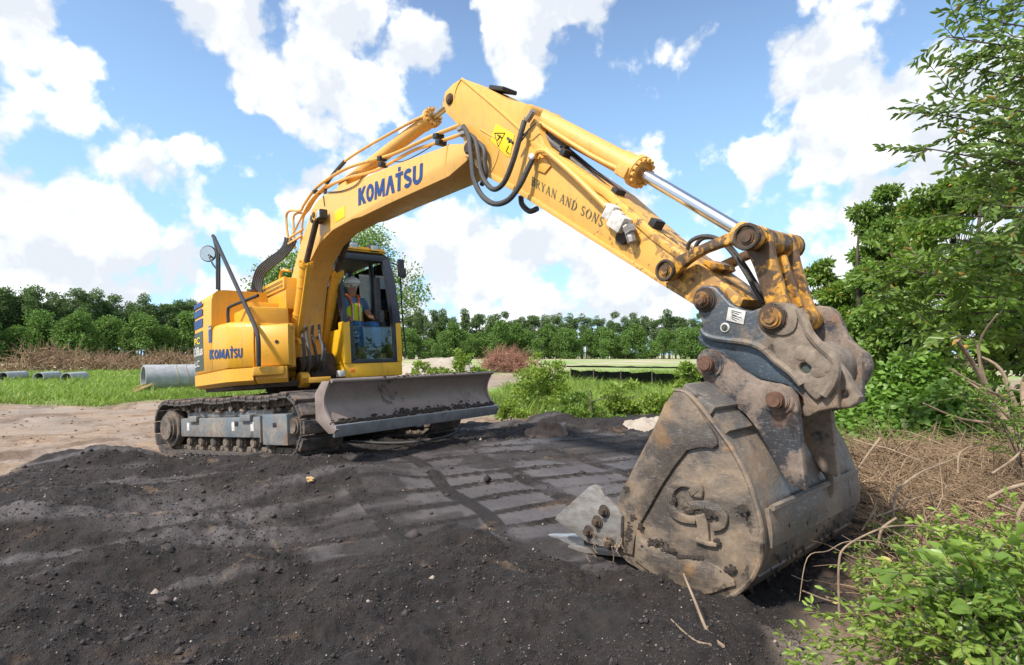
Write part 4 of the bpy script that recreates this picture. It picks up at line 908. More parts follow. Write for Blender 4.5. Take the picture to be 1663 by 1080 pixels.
# long bent handrail carrying the mirror
pts = [tuple(my(346, 383, -.95)), tuple(my(351, 392, -.95)), tuple(my(412, 525, -1.0)), tuple(my(419, 548, -1.0)), tuple(my(420, 590, -1.0))]
b = Bm(); b.tube([pts[0], pts[1]], .026, 10, 1); b.tube([pts[1], pts[2]], .026, 10, 1); b.tube(pts[2:], .026, 10, 4); b.sph(pts[1], .026); b.sph(pts[2], .026)
b.box(np.array(pts[4])-(.03, .02, .04), np.array(pts[4])+(.03, .02, .04), .008); rail = b.obj('handrail', 'black', EX)
m0 = my(353, 470, -.95); m1 = my(353, 412, -.95); m2 = my(347, 384, -.95)
b = Bm(); b.tube([m0, m1, m2], .022, 10, 1); b.tube([my(356, 485, -.95), my(356, 410, -.95), my(349, 385, -.95)], .018, 10, 1); b.obj('mirror_post', 'black', EX)
mc = my(338, 412, -.95)
b = Bm(); b.tube([my(353, 438, -.95), my(345, 428, -.95), mc], .013, 8, 3); arm_m = b.obj('mirror_arm', 'black', EX)
dirm = Vector((.72, -.62, -.1)).normalized()
b = Bm(); b.cyl(Vector(mc)-dirm*.02, Vector(mc)+dirm*.012, .125, seg=32, bev=.01); mr_ = b.obj('mirror_housing', 'black', EX)
b = Bm(); b.cyl(Vector(mc)+dirm*.011, Vector(mc)+dirm*.018, .112, seg=32); b.obj('mirror_glass', MAT['chrome'], mr_)
# panel seams, latch, door outlines
def skin_strip(name, a, z0, z1, w, mat, parent, off=.003):
    bm = Bm(); t = math.radians(a); p = np.array([RT*math.cos(t), RT*math.sin(t)]); p[1] = max(p[1], -1.22); u_ = np.array([-math.sin(t), math.cos(t)]); n_ = p/np.linalg.norm(p)
    q = p+n_*off
    bm.box((-.5, -.5, -.5), (.5, .5, .5), 0); M = Matrix(((u_[0]*w, n_[0]*.004, 0, q[0]), (u_[1]*w, n_[1]*.004, 0, q[1]), (0, 0, z1-z0, (z0+z1)/2), (0, 0, 0, 1)))
    bmesh.ops.transform(bm.bm, matrix=M, verts=bm.bm.verts[:]); return bm.obj(name, mat, parent)
b = Bm(); tt = math.radians(329); b.cyl((RT*math.cos(tt)*.98, RT*math.sin(tt)*.98, 1.40), (RT*math.cos(tt)*1.004, RT*math.sin(tt)*1.004, 1.40), .022, seg=16); b.obj('lock', 'black', tbox)

# ---- writing: stroke glyphs ------------------------------------------------
def arc(cx, cy, rx, ry, a0, a1, n=10):
    return [(cx+rx*math.cos(math.radians(a)), cy+ry*math.sin(math.radians(a))) for a in np.linspace(a0, a1, n)]
# glyph = list of (polyline, width); unit box height 1
HV = .31
GL = {
 'K': (.78, [([(.13, 0), (.13, 1)], HV), ([(.64, 1.0), (.30, .50)], .24), ([(.30, .55), (.68, 0)], .26)]),
 'O': (.80, [(arc(.40, .5, .27, .385, 0, 360, 25), .24)]),
 'M': (1.02, [([(.12, 0), (.17, 1)], .23), ([(.17, 1), (.51, .12)], .24), ([(.51, .12), (.85, 1)], .24), ([(.85, 1), (.90, 0)], .23)]),
 'A': (.86, [([(.12, 0), (.43, 1)], .25), ([(.43, 1), (.74, 0)], .27)]),
 'T': (.66, [([(.0, .89), (.66, .89)], .20), ([(.33, 0), (.33, .9)], .26)]),
 'S': (.72, [(arc(.36, .72, .23, .18, 20, 270, 14)+arc(.36, .28, .23, .18, 90, -160, 14)[0:], .22)]),
 'U': (.80, [([(.13, 1), (.13, .35)]+arc(.40, .36, .27, .26, 180, 360, 12)+[(.67, .35), (.67, 1)], .24)]),
}
TK = .16; TN = .05
def serif(x, y, w=.13): return ([(x-w, y), (x+w, y)], .045)
GS = {
 'B': (.72, [([(.18, 0), (.18, 1)], TK), ([(.05, .98), (.36, .98)]+arc(.36, .76, .20, .22, 90, -90, 8)+[(.18, .54)], .07), (arc(.38, .76, .17, .20, 70, -70, 8), .14), ([(.05, .02), (.38, .02)]+arc(.38, .28, .25, .26, -90, 90, 8), .07), (arc(.42, .28, .20, .22, -70, 70, 8), .15)]),
 'R': (.78, [([(.18, 0), (.18, 1)], TK), ([(.05, .98), (.36, .98)]+arc(.36, .75, .22, .23, 90, -90, 8)+[(.18, .52)], .07), (arc(.38, .75, .18, .20, 70, -70, 8), .14), ([(.36, .52), (.66, 0)], .15), serif(.18, .02), serif(.70, .02, .08)]),
 'Y': (.76, [([(.12, 1), (.38, .48)], .15), ([(.64, 1), (.38, .48)], .06), ([(.38, .5), (.38, 0)], TK), serif(.13, .98), serif(.64, .98, .1), serif(.38, .02)]),
 'A': (.80, [([(.10, 0), (.40, 1)], .06), ([(.40, 1), (.68, 0)], .16), ([(.2, .33), (.58, .33)], .05), serif(.10, .02, .1), serif(.69, .02)]),
 'N': (.84, [([(.15, 0), (.15, 1)], .06), ([(.15, 1), (.67, .02)], .16), ([(.67, 0), (.67, 1)], .06), serif(.14, .02, .11), serif(.67, .98, .11), serif(.1, .98, .08)]),
 'D': (.82, [([(.18, 0), (.18, 1)], TK), ([(.05, .98), (.34, .98)]+arc(.34, .5, .37, .48, 90, -90, 14)+[(.05, .02)], .06), (arc(.36, .5, .33, .40, 60, -60, 10), .15)]),
 'S': (.62, [(arc(.31, .73, .20, .22, 20, 250, 12)+arc(.31, .27, .22, .24, 80, -160, 12), .10), ([(.17, .68), (.46, .34)], .13)]),
 'O': (.84, [(arc(.42, .5, .33, .47, 0, 360, 25), .05), (arc(.40, .5, .30, .40, 120, 240, 9), .15), (arc(.44, .5, .30, .40, -60, 60, 9), .15)]),
 ' ': (.35, []),
}
def glyph_quads(text, G, gap=.10):
    """quads in text space (x advance, y 0..1)"""
    x0 = 0; Q = []
    for ch in text:
        if ch not in G: x0 += .4; continue
        w, st = G[ch]
        for pl, wd in st:
            P = [np.array(p) for p in pl]; n = len(P); L_, R_ = [], []
            for i in range(n):
                t = P[min(i+1, n-1)]-P[max(i-1, 0)]; t = t/(np.linalg.norm(t)+1e-9)
                # cut letter ends level with cap line and baseline on straight strokes
                nn = np.array([-t[1], t[0]])
                if n == 2 and abs(t[1]) > .5: nn = np.array([-1 if t[1] > 0 else 1, 0])/max(.5, abs(t[1]))*1.0
                L_.append(P[i]+nn*wd/2); R_.append(P[i]-nn*wd/2)
            for i in range(n-1): Q.append([(x0+p[0], p[1]) for p in (R_[i], R_[i+1], L_[i+1], L_[i])])
        x0 += w+gap
    return Q, x0-gap
def lettering(name, quads, total, fn, mat, parent, depth=0, nrm=(0, -1, 0)):
    bm = bmesh.new(); nrm = np.array(nrm, float)
    for qi, q in enumerate(quads):
        off = nrm*(.0004*(qi % 5))
        # subdivide along the longer edge so it follows curved sheet
        vs = [bm.verts.new(np.array(fn(x/total, y))+off) for x, y in q]; f = bm.faces.new(vs)
        if depth:
            vt = [bm.verts.new(np.array(fn(x/total, y))+nrm*depth+off) for x, y in q]; bm.faces.new(vt[::-1])
            for i in range(4): bm.faces.new((vs[i], vs[(i+1) % 4], vt[(i+1) % 4], vt[i]))
    bmesh.ops.recalc_face_normals(bm, faces=bm.faces[:])
    me = bpy.data.meshes.new(name); bm.to_mesh(me); bm.free(); return link(name, me, mat, parent)
def plane_fn(p00, p10, p01, p11, Y):
    a, b_, c, d = (my(*p, Y) for p in (p00, p10, p01, p11))
    return lambda s, t: (a*(1-s)+b_*s)*(1-t)+(c*(1-s)+d*s)*t
def tail_fn(a0, a1, z0, z1, za=0., off=.004):
    def f(s, t):
        a = math.radians(a0+(a1-a0)*s); x = RT*math.cos(a); y = max(RT*math.sin(a), -1.22); l = math.hypot(x, y)
        if RT*math.sin(a) < -1.22: nx, ny = 0, -1
        else: nx, ny = x/l, y/l
        return (x+nx*off, y+ny*off, z0+(z1-z0)*t+za*s)
    return f
def skin_px(px, py, off=.006):
    d = MM.T@ray(px, py); p = CM+d*(-1.22-CM[1])/d[1]
    if math.hypot(p[0], p[1]) > RT:
        a = d[0]**2+d[1]**2; b_ = 2*(CM[0]*d[0]+CM[1]*d[1]); c = CM[0]**2+CM[1]**2-RT**2; t = (-b_-math.sqrt(max(b_*b_-4*a*c, 0)))/(2*a); p = CM+d*t; n_ = np.array([p[0], p[1], 0])/RT
    else: n_ = np.array([0, -1., 0])
    return p+n_*off
Q, w = glyph_quads('KOMATSU', GL, .04)
# the T carries a raised block
xT = sum(GL[c][0]+.04 for c in 'KOMA'); Qt = Q+[[(xT+.22, 1.06), (xT+.44, 1.06), (xT+.44, 1.28), (xT+.22, 1.28)]]
lettering('maker_lettering', Qt, w, lambda s_, t_: skin_px(341+53*s_, 583.5-3*s_-15.5*t_), 'blue_ink', panel)

# tail decals: grey model plate, blue bars, rental sticker
def patch(name, fn, mat, parent, n=6):
    bm = bmesh.new(); R_ = []
    for i in range(n+1): R_.append([bm.verts.new(fn(i/n, 0)), bm.verts.new(fn(i/n, 1))])
    for i in range(n): bm.faces.new((R_[i][0], R_[i+1][0], R_[i+1][1], R_[i][1]))
    me = bpy.data.meshes.new(name); bm.to_mesh(me); bm.free(); return link(name, me, mat, parent)
patch('model_plate', tail_fn(228, 258.5, 1.16, 1.70, 0, .004), 'decal_grey', hood)
for z0, z1 in ((1.755, 1.875), (1.915, 2.01), (2.045, 2.11)): patch('blue_bar', tail_fn(228, 258.5, z0, z1, 0, .004), 'blue_ink', hood)
def bfont(name, txt, fn, mat, parent, squeeze=1.0, off=.012, nrm=(-.4, -.9, 0)):
    cu = bpy.data.curves.new(name, 'FONT'); cu.body = txt; cu.size = 1; cu.offset = off; cu.resolution_u = 3
    o = bpy.data.objects.new('tmp', cu); COL.objects.link(o); me = bpy.data.meshes.new_from_object(o); bpy.data.objects.remove(o); bpy.data.curves.remove(cu)
    xs = [v.co.x for v in me.vertices]; ys = [v.co.y for v in me.vertices]; x0, x1, y0, y1 = min(xs), max(xs), min(ys), max(ys)
    for v in me.vertices: v.co = Vector(fn((v.co.x-x0)/(x1-x0), (v.co.y-y0)/(y1-y0)))
    me.name = name; me.materials.clear(); return link(name, me, mat, parent)
bfont('model_lettering', 'PC', tail_fn(238, 252, 1.535, 1.63, 0, .007), 'decal_yellow', hood)
bfont('model_lettering', '138us', tail_fn(236, 258, 1.37, 1.50, 0, .007), 'white', hood, off=.03)
bfont('model_lettering', 'LC', tail_fn(238, 250, 1.22, 1.31, 0, .007), 'white', hood)
patch('rental_sticker', tail_fn(270.6, 276.4, 1.50, 1.72, 0, .004), 'blue_ink', hood)
bfont('sticker_lettering', 'JAM', tail_fn(271, 276, 1.66, 1.705, 0, .007), 'white', hood, off=.03)
for r_ in range(3):
    for c_ in range(3): patch('sticker_mark', tail_fn(271.2+c_*1.7, 272.2+c_*1.7, 1.53+r_*.04, 1.548+r_*.04, 0, .006), 'shirt', hood, 1)

# ---- boom
BY = .17
top = [(753,233),(730,234),(713,241),(633,270),(593,287),(555,303),(530,314),(515,326),(506,340),(499,362),(487,398),(468,470),(458,510),(455,545),(460,590),(468,605)]
bot = [(488,600),(484,560),(489,500),(493,462),(503,425),(518,396),(540,374),(572,356),(587,352),(633,330),(728,287),(757,262),(764,250),(764,238)]
bo = plate('boom', xz(top+bot, -BY), -BY, BY, 'yellow_boom', EX, bev=.010)
Q, w = glyph_quads('KOMATSU', GL, .04); Qt = Q+[[(xT+.22, 1.06), (xT+.44, 1.06), (xT+.44, 1.28), (xT+.22, 1.28)]]
lettering('maker_lettering', Qt, w, plane_fn((582,334), (686,296), (582,306), (687,264), -BY-.003), 'blue_ink', bo)
# weld seam and stiffener line on the nose, pivot boss
b = Bm(); q = my(768, 242, -BY); b.cyl((q[0], -BY-.05, q[2]), (q[0], BY+.05, q[2]), .085, bev=.012); b.obj('nose_boss', 'yellow_boom', bo)
b = Bm(); b.cyl((q[0], -.235, q[2]), (q[0], .235, q[2]), .052, bev=.01); b.obj('pivot_pin', 'dark', bo)
b = Bm(); b.tube(P3([(728,233),(724,262),(727,287)], -BY), .006, 6, 3); b.obj('weld_seam', 'yellow_boom', bo)
# boom yellow sticker
b = Bm(); a_ = my(551, 350, -BY); b.box((a_[0]-.12, -BY-.004, a_[2]-.06), (a_[0]+.16, -BY-.002, a_[2]+.08), .001); b.obj('warning_sticker', 'decal_yellow', bo)
# foot bracket and clevis on the upper structure
b = Bm()
for s in (-1, 1):
    pass
f0 = my(476, 585, -BY)
for s in (-.235, .235): b.cyl((f0[0], s-.025, f0[2]), (f0[0], s+.025, f0[2]), .12, bev=.01); b.box((f0[0]-.16, s-.025, .92), (f0[0]+.18, s+.025, f0[2]), .01)
b.obj('boom_bracket', 'yellow', EX)
b = Bm(); c0 = my(500, 607, -.3); b.cyl((c0[0], -.42, .93), (c0[0], -.30, .93), .10, bev=.01); b.box((c0[0]-.24, -.40, .88), (c0[0]+.30, -.12, .95), .01); b.obj('cylinder_bracket', 'yellow', EX)
# boom cylinders
def flange(B, p, d, r, n=8, rb=.012, h=.05):
    p = np.array(p, float); d = np.array(d, float); d /= np.linalg.norm(d)
    B.cyl(p-d*h, p+d*h*.2, r, seg=32, bev=.006)
    a = np.cross(d, [0, 1, 0]); a /= np.linalg.norm(a); c = np.cross(d, a)
    for k in range(n):
        t = 2*math.pi*k/n; q = p+(a*math.cos(t)+c*math.sin(t))*(r*.82); B.cyl(q-d*.01, q+d*(h*.2+rb*1.3), rb, seg=6, bev=0)
def cylinder(name, foot, head, eye, r, rr, mat='yellow', rodmat='chrome', nb=10, ey=.045):
    foot, head, eye = (np.array(v, float) for v in (foot, head, eye)); d = (head-foot)/np.linalg.norm(head-foot)
    b = Bm(); b.cyl(foot+d*.06, head, r, seg=32, bev=.01); b.cyl(foot+np.array([0, -ey, 0]), foot+np.array([0, ey, 0]), r*.95, seg=28, bev=.01)
    b.cyl(head-d*.18, head-d*.03, r*1.12, seg=32, bev=.012); flange(b, head, d, r*1.38, nb, .016, .045)
    c = b.obj(name, mat, EX)
    b = Bm(); b.cyl(head, eye-(eye-head)/np.linalg.norm(eye-head)*.03, rr, seg=24); b.obj('rod', rodmat, c)
    b = Bm(); b.cyl(eye+np.array([0, -ey, 0]), eye+np.array([0, ey, 0]), rr*1.9, seg=24, bev=.01); b.obj('rod_eye', mat, c)
    b = Bm(); b.cyl(eye+np.array([0, -ey*1.25, 0]), eye+np.array([0, ey*1.25, 0]), rr*1.0, seg=20, bev=.006); b.obj('pin', 'dark', c)
    return c
for s, hd, ey_, ft in ((-1, (497,428), (516,350), (472,606)), (1, (547,442), (578,352), (519,600))):
    yy = s*.265
    c = cylinder('boom_cylinder', my(*ft, yy), my(*hd, yy), my(*ey_, yy), .072, .038, 'yellow', 'dark', 8, .05)
    # side oil pipe
    b = Bm(); f = my(*ft, yy); h = my(*hd, yy); dd = (h-f)/np.linalg.norm(h-f); off = np.array([.10, -.02, -.03]) if s < 0 else np.array([-.10, -.02, .0])
    b.tube([h-dd*.08+off*.4, h-dd*.12+off, f+dd*.35+off, f+dd*.22+off*.6], .014, 8, 3); b.obj('oil_pipe', 'yellow', c)
    b = Bm()
    for t in (.25, .55, .8): q = f+(h-f)*t; b.cyl(q-dd*.012, q+dd*.012, .079, seg=28)
    b.obj('clamp', 'yellow', c)
# arm cylinder on top of the boom
c = cylinder('arm_cylinder', my(560, 300, 0), my(703, 190, 0), my(734, 165, 0), .072, .040, 'yellow_boom', 'chrome', 12, .06)
b = Bm(); b.tube(P3([(688,190),(672,196),(600,236),(560,262),(548,278)], -.09), .015, 8, 3); b.obj('oil_pipe', 'yellow_boom', c)
b = Bm(); b.tube(P3([(560,262),(540,285),(530,300),(528,315)], -.09), .024, 8, 4); b.obj('hose', 'rubber', c)
b = Bm(); q = my(562, 300, -.05); b.box((q[0]-.16, -.10, q[2]-.16), (q[0]+.1, .10, q[2]+.02), .02); b.obj('cylinder_bracket', 'yellow_boom', bo)
# pipes along the boom back
def pipes(name, L, mat, parent, r, sub=5, seg=8):
    b = Bm(); b.tube([my(x, y, Y) for x, y, Y in L], r, seg, sub); return b.obj(name, mat, parent)
pipes('steel_pipe', [(470,402,-.15),(466,372,-.16),(465,350,-.16),(472,342,-.16),(488,342,-.16),(494,332,-.15),(516,303,-.13),(558,276,-.13),(598,262,-.13),(640,250,-.13),(700,222,-.13),(748,203,-.14)], 'yellow_boom', bo, .019)
pipes('steel_pipe', [(479,404,-.10),(477,372,-.12),(477,352,-.12),(484,346,-.12),(494,346,-.12),(500,336,-.12),(522,309,-.10),(562,290,-.10),(610,277,-.10),(668,246,-.10),(700,235,-.10),(752,217,-.14)], 'yellow_boom', bo, .017)
pipes('steel_pipe', [(489,402,-.06),(490,375,-.10),(493,352,-.10),(502,340,-.10),(516,318,-.08),(545,297,-.07),(580,284,-.07)], 'yellow_boom', bo, .016)
pipes('steel_pipe', [(462,418,-.16),(470,392,-.17),(480,372,-.17),(490,352,-.17),(505,325,-.165),(530,300,-.16)], 'yellow_boom', bo, .014)
for (x, y) in ((470, 386), (468, 396)):
    a_, c_ = my(x, y, -.19), my(x+22, y-1, -.19); b = Bm(); b.box((min(a_[0], c_[0]), -.20, a_[2]-.012), (max(a_[0], c_[0]), -.17, a_[2]+.012), .004); b.obj('pipe_clamp', 'yellow_boom', bo)
for x, y in ((620, 258), (712, 222), (622, 268), (716, 232), (514, 312)):
    q = my(x, y, -.13); b = Bm(); b.obox(q, (.07, .09, .05), Matrix.Rotation(math.radians(12), 3, 'Y'), .008); b.obj('pipe_clamp', 'black', bo)
b = Bm(); b.tube(P3([(640,262),(655,262),(680,250),(700,238)], -.16), .006, 6, 5); b.obj('cable', 'rubber', bo); b = Bm(); b.tube(P3([(530,312),(555,310),(578,300),(590,285)], -.18), .006, 6, 5); b.obj('cable', 'rubber', bo)
# boom lamp
q = my(521, 351, -.24)
b = Bm(); b.box((q[0]-.09, -.30, q[2]-.06), (q[0]+.13, -.20, q[2]+.06), .02); b.cyl((q[0]-.16, -.30, q[2]), (q[0]-.16, -.17, q[2]), .055, bev=.01); b.box((q[0]-.18, -.28, q[2]-.02), (q[0]-.05, -.22, q[2]+.02), .005)
lampo = b.obj('work_lamp', 'black', bo)
b = Bm(); b.box((q[0]-.07, -.309, q[2]-.045), (q[0]+.115, -.300, q[2]+.045), .003); b.obj('lens', 'glass_dirty', lampo)
b = Bm(); b.tube([my(525, 318, -.18), my(527, 335, -.18)], .006, 6, 1); b.obj('lamp_bracket', 'black', bo)
# yellow handle loop behind the boom
b = Bm(); b.tube(P3([(470,440),(457,440),(455,462),(458,470),(472,470)], -.20), .020, 10, 5); b.obj('grab_handle', 'yellow', bo)
# black hose bundle from the hood to the boom
for k in range(6):
    c_ = k-2.5; L = [(430+c_*2.6, 522, -.42), (419+c_*3.2, 492, -.42), (417+c_*3.0, 465, -.40), (424+c_*2.6, 441+c_*1.6, -.36), (440+c_*1.6, 426+c_*2.4, -.30), (457+c_*1.0, 413+c_*2.6, -.24), (468+c_*2.6, 399+c_*1.6, -.19), (472+c_*3.6, 388+c_*1.0, -.17)]
    pipes('hydraulic_hose', L, 'rubber', EX, .015, 6, 10)
q = my(430, 517, -.40); b = Bm(); b.obox((q[0], -.34, q[2]-.02), (.28, .22, .06), Matrix.Rotation(.1, 3, 'Y'), .01); b.obj('hose_clamp_block', 'dark', EX)
# machinery between boom and cab
b = Bm(); b.box((.15, -.12, .93), (.65, .24, 1.16), .04); b.cyl((.55, -.25, 1.15), (.55, .22, 1.2), .10); b.box((-.6, -.45, .93), (.0, .24, 1.75), .05); b.obj('swing_motor_housing', 'dark', EX)
for L in ([(490,532,-.10),(492,550,-.30),(494,575,-.36),(492,600,-.36),(484,610,-.34)], [(497,530,-.10),(498,550,-.26),(503,580,-.32),(501,602,-.3),(493,612,-.3)], [(508,528,-.05),(507,545,-.1),(512,570,-.15),(515,590,-.15),(500,606,-.15)], [(518,528,.0),(520,548,-.05),(524,565,-.1),(522,588,-.12),(510,604,-.12)], [(512,545,.1),(520,552,.1),(528,565,.08),(527,590,.05),(517,607,.0)]):
    pipes('hydraulic_hose', L, 'rubber', EX, .020, 6, 8)
pipes('steel_pipe', [(468,565,-.36),(473,553,-.36),(484,551,-.36),(489,560,-.36)], 'yellow', EX, .018)

# ---- arm
AY = .15
arm_out = [(720,165),(722,150),(735,136),(750,127),(775,136),(800,149),(823,162),(845,165),(858,172),(866,186),(872,205),(885,236),(987,307),(1067,380),(1117,417),(1160,447),(1195,474),(1207,486),(1203,497),(1185,505),(1150,506),(1127,494),(1067,457),(993,410),(843,315),(783,282),(765,262),(757,240),(745,208),(735,194),(724,184)]
ar = plate('arm', xz(arm_out, -AY), -AY, AY, 'yellow_arm', EX, bev=.010)
# thick side plate over the arm head with its fold line
b = Bm(); b.tube(P3([(750,128),(800,170),(858,224),(880,262)], -AY), .012, 6, 3); b.tube(P3([(750,128),(742,142),(738,165),(745,200)], -AY), .008, 6, 3); b.tube(P3([(853,270),(846,300),(835,310)], -AY), .008, 6, 3); b.tube(P3([(780,210),(800,222),(812,232),(806,262),(795,283)], -AY), .007, 6, 3); b.obj('weld_seam', 'yellow_arm', ar)
pl = xz([(858,226),(880,236),(940,280),(985,309),(1067,382),(1112,418),(1105,423),(1060,390),(980,318),(935,289),(875,246)], -AY); plate('edge_strip', pl, -AY-.012, -AY+.004, 'yellow_arm', ar, bev=.003)
pl = xz([(783,282),(843,315),(993,410),(1067,457),(1127,494),(1131,489),(1070,450),(996,403),(848,308),(790,276)], -AY); plate('edge_strip', pl, -AY-.010, -AY+.004, 'yellow_arm', ar, bev=.003)
for (px, py, r, m) in ((731, 161, .05, 'dark'), (858, 182, .055, 'yellow_arm')):
    q = my(px, py, -AY); b = Bm(); b.cyl((q[0], -AY-.022, q[2]), (q[0], AY+.022, q[2]), r, bev=.01); b.obj('pin', m, ar)
q = my(731, 161, -AY); b = Bm(); b.cyl((q[0], -AY-.03, q[2]), (q[0], -AY-.01, q[2]), .028, bev=.005); b.obj('pin_cap', 'brown_pin', ar)
Q, w = glyph_quads('BRYAN AND SONS', GS, .11)
lettering('owner_lettering', Q, w, plane_fn((862,300), (977,369), (863,286), (983,354), -AY-.003), 'green_ink', ar)
# yellow hazard decal
dec = plate('hazard_decal', xz([(797,228),(806,201),(836,219),(828,256),(822,253)], -AY), -AY-.004, -AY-.002, 'decal_yellow', ar, bev=.0005)
b = Bm(); tri = P3([(803,216),(820,216),(809,238)], -AY-.006); b.tube([tri[0], tri[1], tri[2], tri[0]], .004, 4, 1)
b.tube(P3([(808,219),(815,224)], -AY-.006), .006, 4, 1); b.tube(P3([(808,228),(813,220)], -AY-.006), .006, 4, 1)
b.tube(P3([(824,224),(833,232)], -AY-.006), .011, 4, 1); b.tube(P3([(826,231),(831,227)], -AY-.006), .008, 4, 1); b.tube(P3([(826,237),(822,246),(827,250)], -AY-.006), .004, 4, 1); b.obj('hazard_symbol', 'black', dec)
# camera-like lamp box on top of the arm head
q = my(817, 150, 0.0); b = Bm(); b.obox((q[0], 0, q[2]+.02), (.20, .16, .035), Matrix.Rotation(math.radians(28), 3, 'Y'), .008); b.obox((q[0]-.05, 0, q[2]-.03), (.10, .12, .07), Matrix.Rotation(math.radians(28), 3, 'Y'), .01); b.box((q[0]-.06, -.05, q[2]-.13), (q[0]+.02, .05, q[2]-.03), .005); b.obj('work_lamp', 'black', ar)
# pipe along the arm side with elbow block
pipes('steel_pipe', [(867,262,-.18),(873,247,-.20),(884,245,-.21),(893,250,-.21),(935,287,-.21),(985,336,-.21)], 'yellow_arm', ar, .020)
plate('pipe_bracket', xz([(868,268),(872,258),(888,258),(896,270),(886,282),(876,278)], -AY), -AY-.014, -AY+.002, 'yellow_arm', ar, bev=.004)
q = my(865, 258, -.2); b = Bm(); b.cyl((q[0]-.02, -.2, q[2]+.03), (q[0]+.02, -.2, q[2]-.01), .026, bev=.006); b.obj('hose_fitting', 'white', ar)
# shut-off valve
plate('valve_plate', xz([(984,344),(996,346),(1028,375),(1030,388),(1016,396),(1004,392),(984,365)], -AY), -AY-.012, -AY+.002, 'yellow_arm', ar, bev=.004)
v = [my(993, 345, -.20), my(1006, 361, -.20), my(1021, 373, -.20)]
b = Bm(); R12 = Matrix.Rotation(math.radians(41), 3, 'Y'); b.obox(v[0], (.07, .08, .10), R12, .012); b.obox(v[1], (.12, .09, .105), R12, .012); b.obox(v[0]+(v[1]-v[0])*.5+np.array([0, 0, .05]), (.16, .05, .02), R12, .006); vb = b.obj('shutoff_valve', 'white', ar)
b = Bm(); b.cyl(v[1], v[2], .034, seg=8, bev=.005); b.cyl(v[2], v[2]+np.array([.02, 0, -.09]), .03, seg=8, bev=.005); b.cyl(v[2]+np.array([.0, 0, .02]), v[2]+np.array([.02, 0, -.03]), .042, seg=6, bev=.004); b.obj('hose_fitting', 'polished', vb)
b = Bm(); q = my(1010, 386, -.17); b.cyl((q[0], -.18, q[2]), (q[0], -.15, q[2]), .045); b.obj('open_port', 'dark', ar)
# black hose run on the top edge of the arm
pipes('steel_pipe', [(872,205,-.08),(905,240,-.06),(940,268,-.06),(1000,318,-.06),(1060,372,-.06),(1115,415,-.06)], 'black', ar, .022)
pipes('steel_pipe', [(880,207,.02),(945,262,.04),(1005,312,.04),(1066,368,.04),(1120,412,.04)], 'black', ar, .018)
for x, y in ((920, 250), (1003, 314), (1066, 364)):
    q = my(x, y, -.08); b = Bm(); b.obox(q, (.05, .10, .06), R12, .006); b.obj('pipe_clamp', 'black', ar)
# hoses at the boom/arm joint
for L, r in (([(753,206,-.2),(761,222,-.24),(766,260,-.28),(770,292,-.29),(783,318,-.29),(803,331,-.28),(825,325,-.27),(843,303,-.25),(857,275,-.22),(866,256,-.20)], .022),
             ([(754,214,-.18),(771,226,-.21),(777,250,-.24),(783,285,-.25),(800,307,-.25),(818,297,-.24),(833,262,-.23),(845,220,-.22),(852,196,-.20)], .021),
             ([(762,222,-.18),(785,240,-.20),(787,265,-.21),(789,285,-.2),(782,300,-.19)], .021),
             ([(846,318,.18),(848,332,.2),(860,343,.2),(872,339,.18)], .024),
             ([(862,208,-.08),(880,222,-.08),(895,232,-.06),(910,243,-.05)], .030), ([(868,200,-.0),(885,215,-.04),(905,228,-.03),(920,243,-.02)], .030)):
    pipes('hydraulic_hose', L, 'rubber', EX, r, 7, 10)
for x, y in ((752, 206), (756, 214)):
    q = my(x, y, -.19); b = Bm(); b.cyl((q[0]-.06, -.19, q[2]+.0), (q[0]+.02, -.19, q[2]-.01), .030, seg=6, bev=.004); b.obj('hose_fitting', 'polished', bo)
b = Bm(); b.tube(P3([(856,196),(862,187),(866,180)], -.19), .024, 8, 3); b.obj('hose_fitting', 'polished', ar)
b = Bm(); b.tube(P3([(857,215),(838,240),(848,222),(870,200)], -.20), .006, 6, 5); b.obj('cable', 'rubber', ar)
# ---- bucket cylinder
c = cylinder('bucket_cylinder', my(872, 190, 0), my(1040, 280, 0), my(1218, 385, 0), .078, .039, 'yellow_boom', 'chrome', 14, .10)
b = Bm(); b.tube(P3([(860,190),(868,194),(890,208),(960,252),(1010,277)], -.095), .015, 8, 3); b.obj('oil_pipe', 'yellow_boom', c)
q = my(1013, 277, -.09); b = Bm(); b.obox(q, (.10, .06, .08), R12, .01); b.obj('pipe_block', 'yellow_boom', c)
# ---- linkage: side links, bell link
LY = .225
lo = [(1074,441),(1078,430),(1090,424),(1130,403),(1180,381),(1200,374),(1218,370),(1234,376),(1238,388),(1232,400),(1215,404),(1190,398),(1150,410),(1120,428),(1104,444),(1095,454),(1084,454),(1076,449)]
pA = my(1087, 440, -LY); pB = my(1219, 386, -LY)
for s in (-1, 1):
    o = plate('side_link', [(x, z) for x, z in xz(lo, -LY)], s*LY-.028, s*LY+.028, 'yellow_link', EX, bev=.010, smooth=2)
    for q, r in ((pA, .062), (pB, .070)):
        b = Bm(); b.cyl((q[0], s*(LY-.03), q[2]), (q[0], s*(LY+.040), q[2]), r, bev=.012); b.obj('boss', 'yellow_link', o)
        b = Bm(); b.cyl((q[0], s*(LY+.03), q[2]), (q[0], s*(LY+.056), q[2]), r*.55, seg=20, bev=.010); b.obj('pin_cap', 'yellow_pin', o)
        b = Bm(); b.tube([(q[0]+r*.9*math.cos(t), s*(LY+.045), q[2]+r*.9*math.sin(t)) for t in np.linspace(0, 2*math.pi, 17)], .010, 6, 1); b.obj('grease_ring', 'dark', o)
b = Bm(); b.cyl((pA[0], -LY, pA[2]), (pA[0], LY, pA[2]), .045); b.obj('link_pin', 'dark', EX)
b = Bm(); b.cyl((pB[0], -LY, pB[2]), (pB[0], LY, pB[2]), .045); b.obj('link_pin', 'dark', EX)
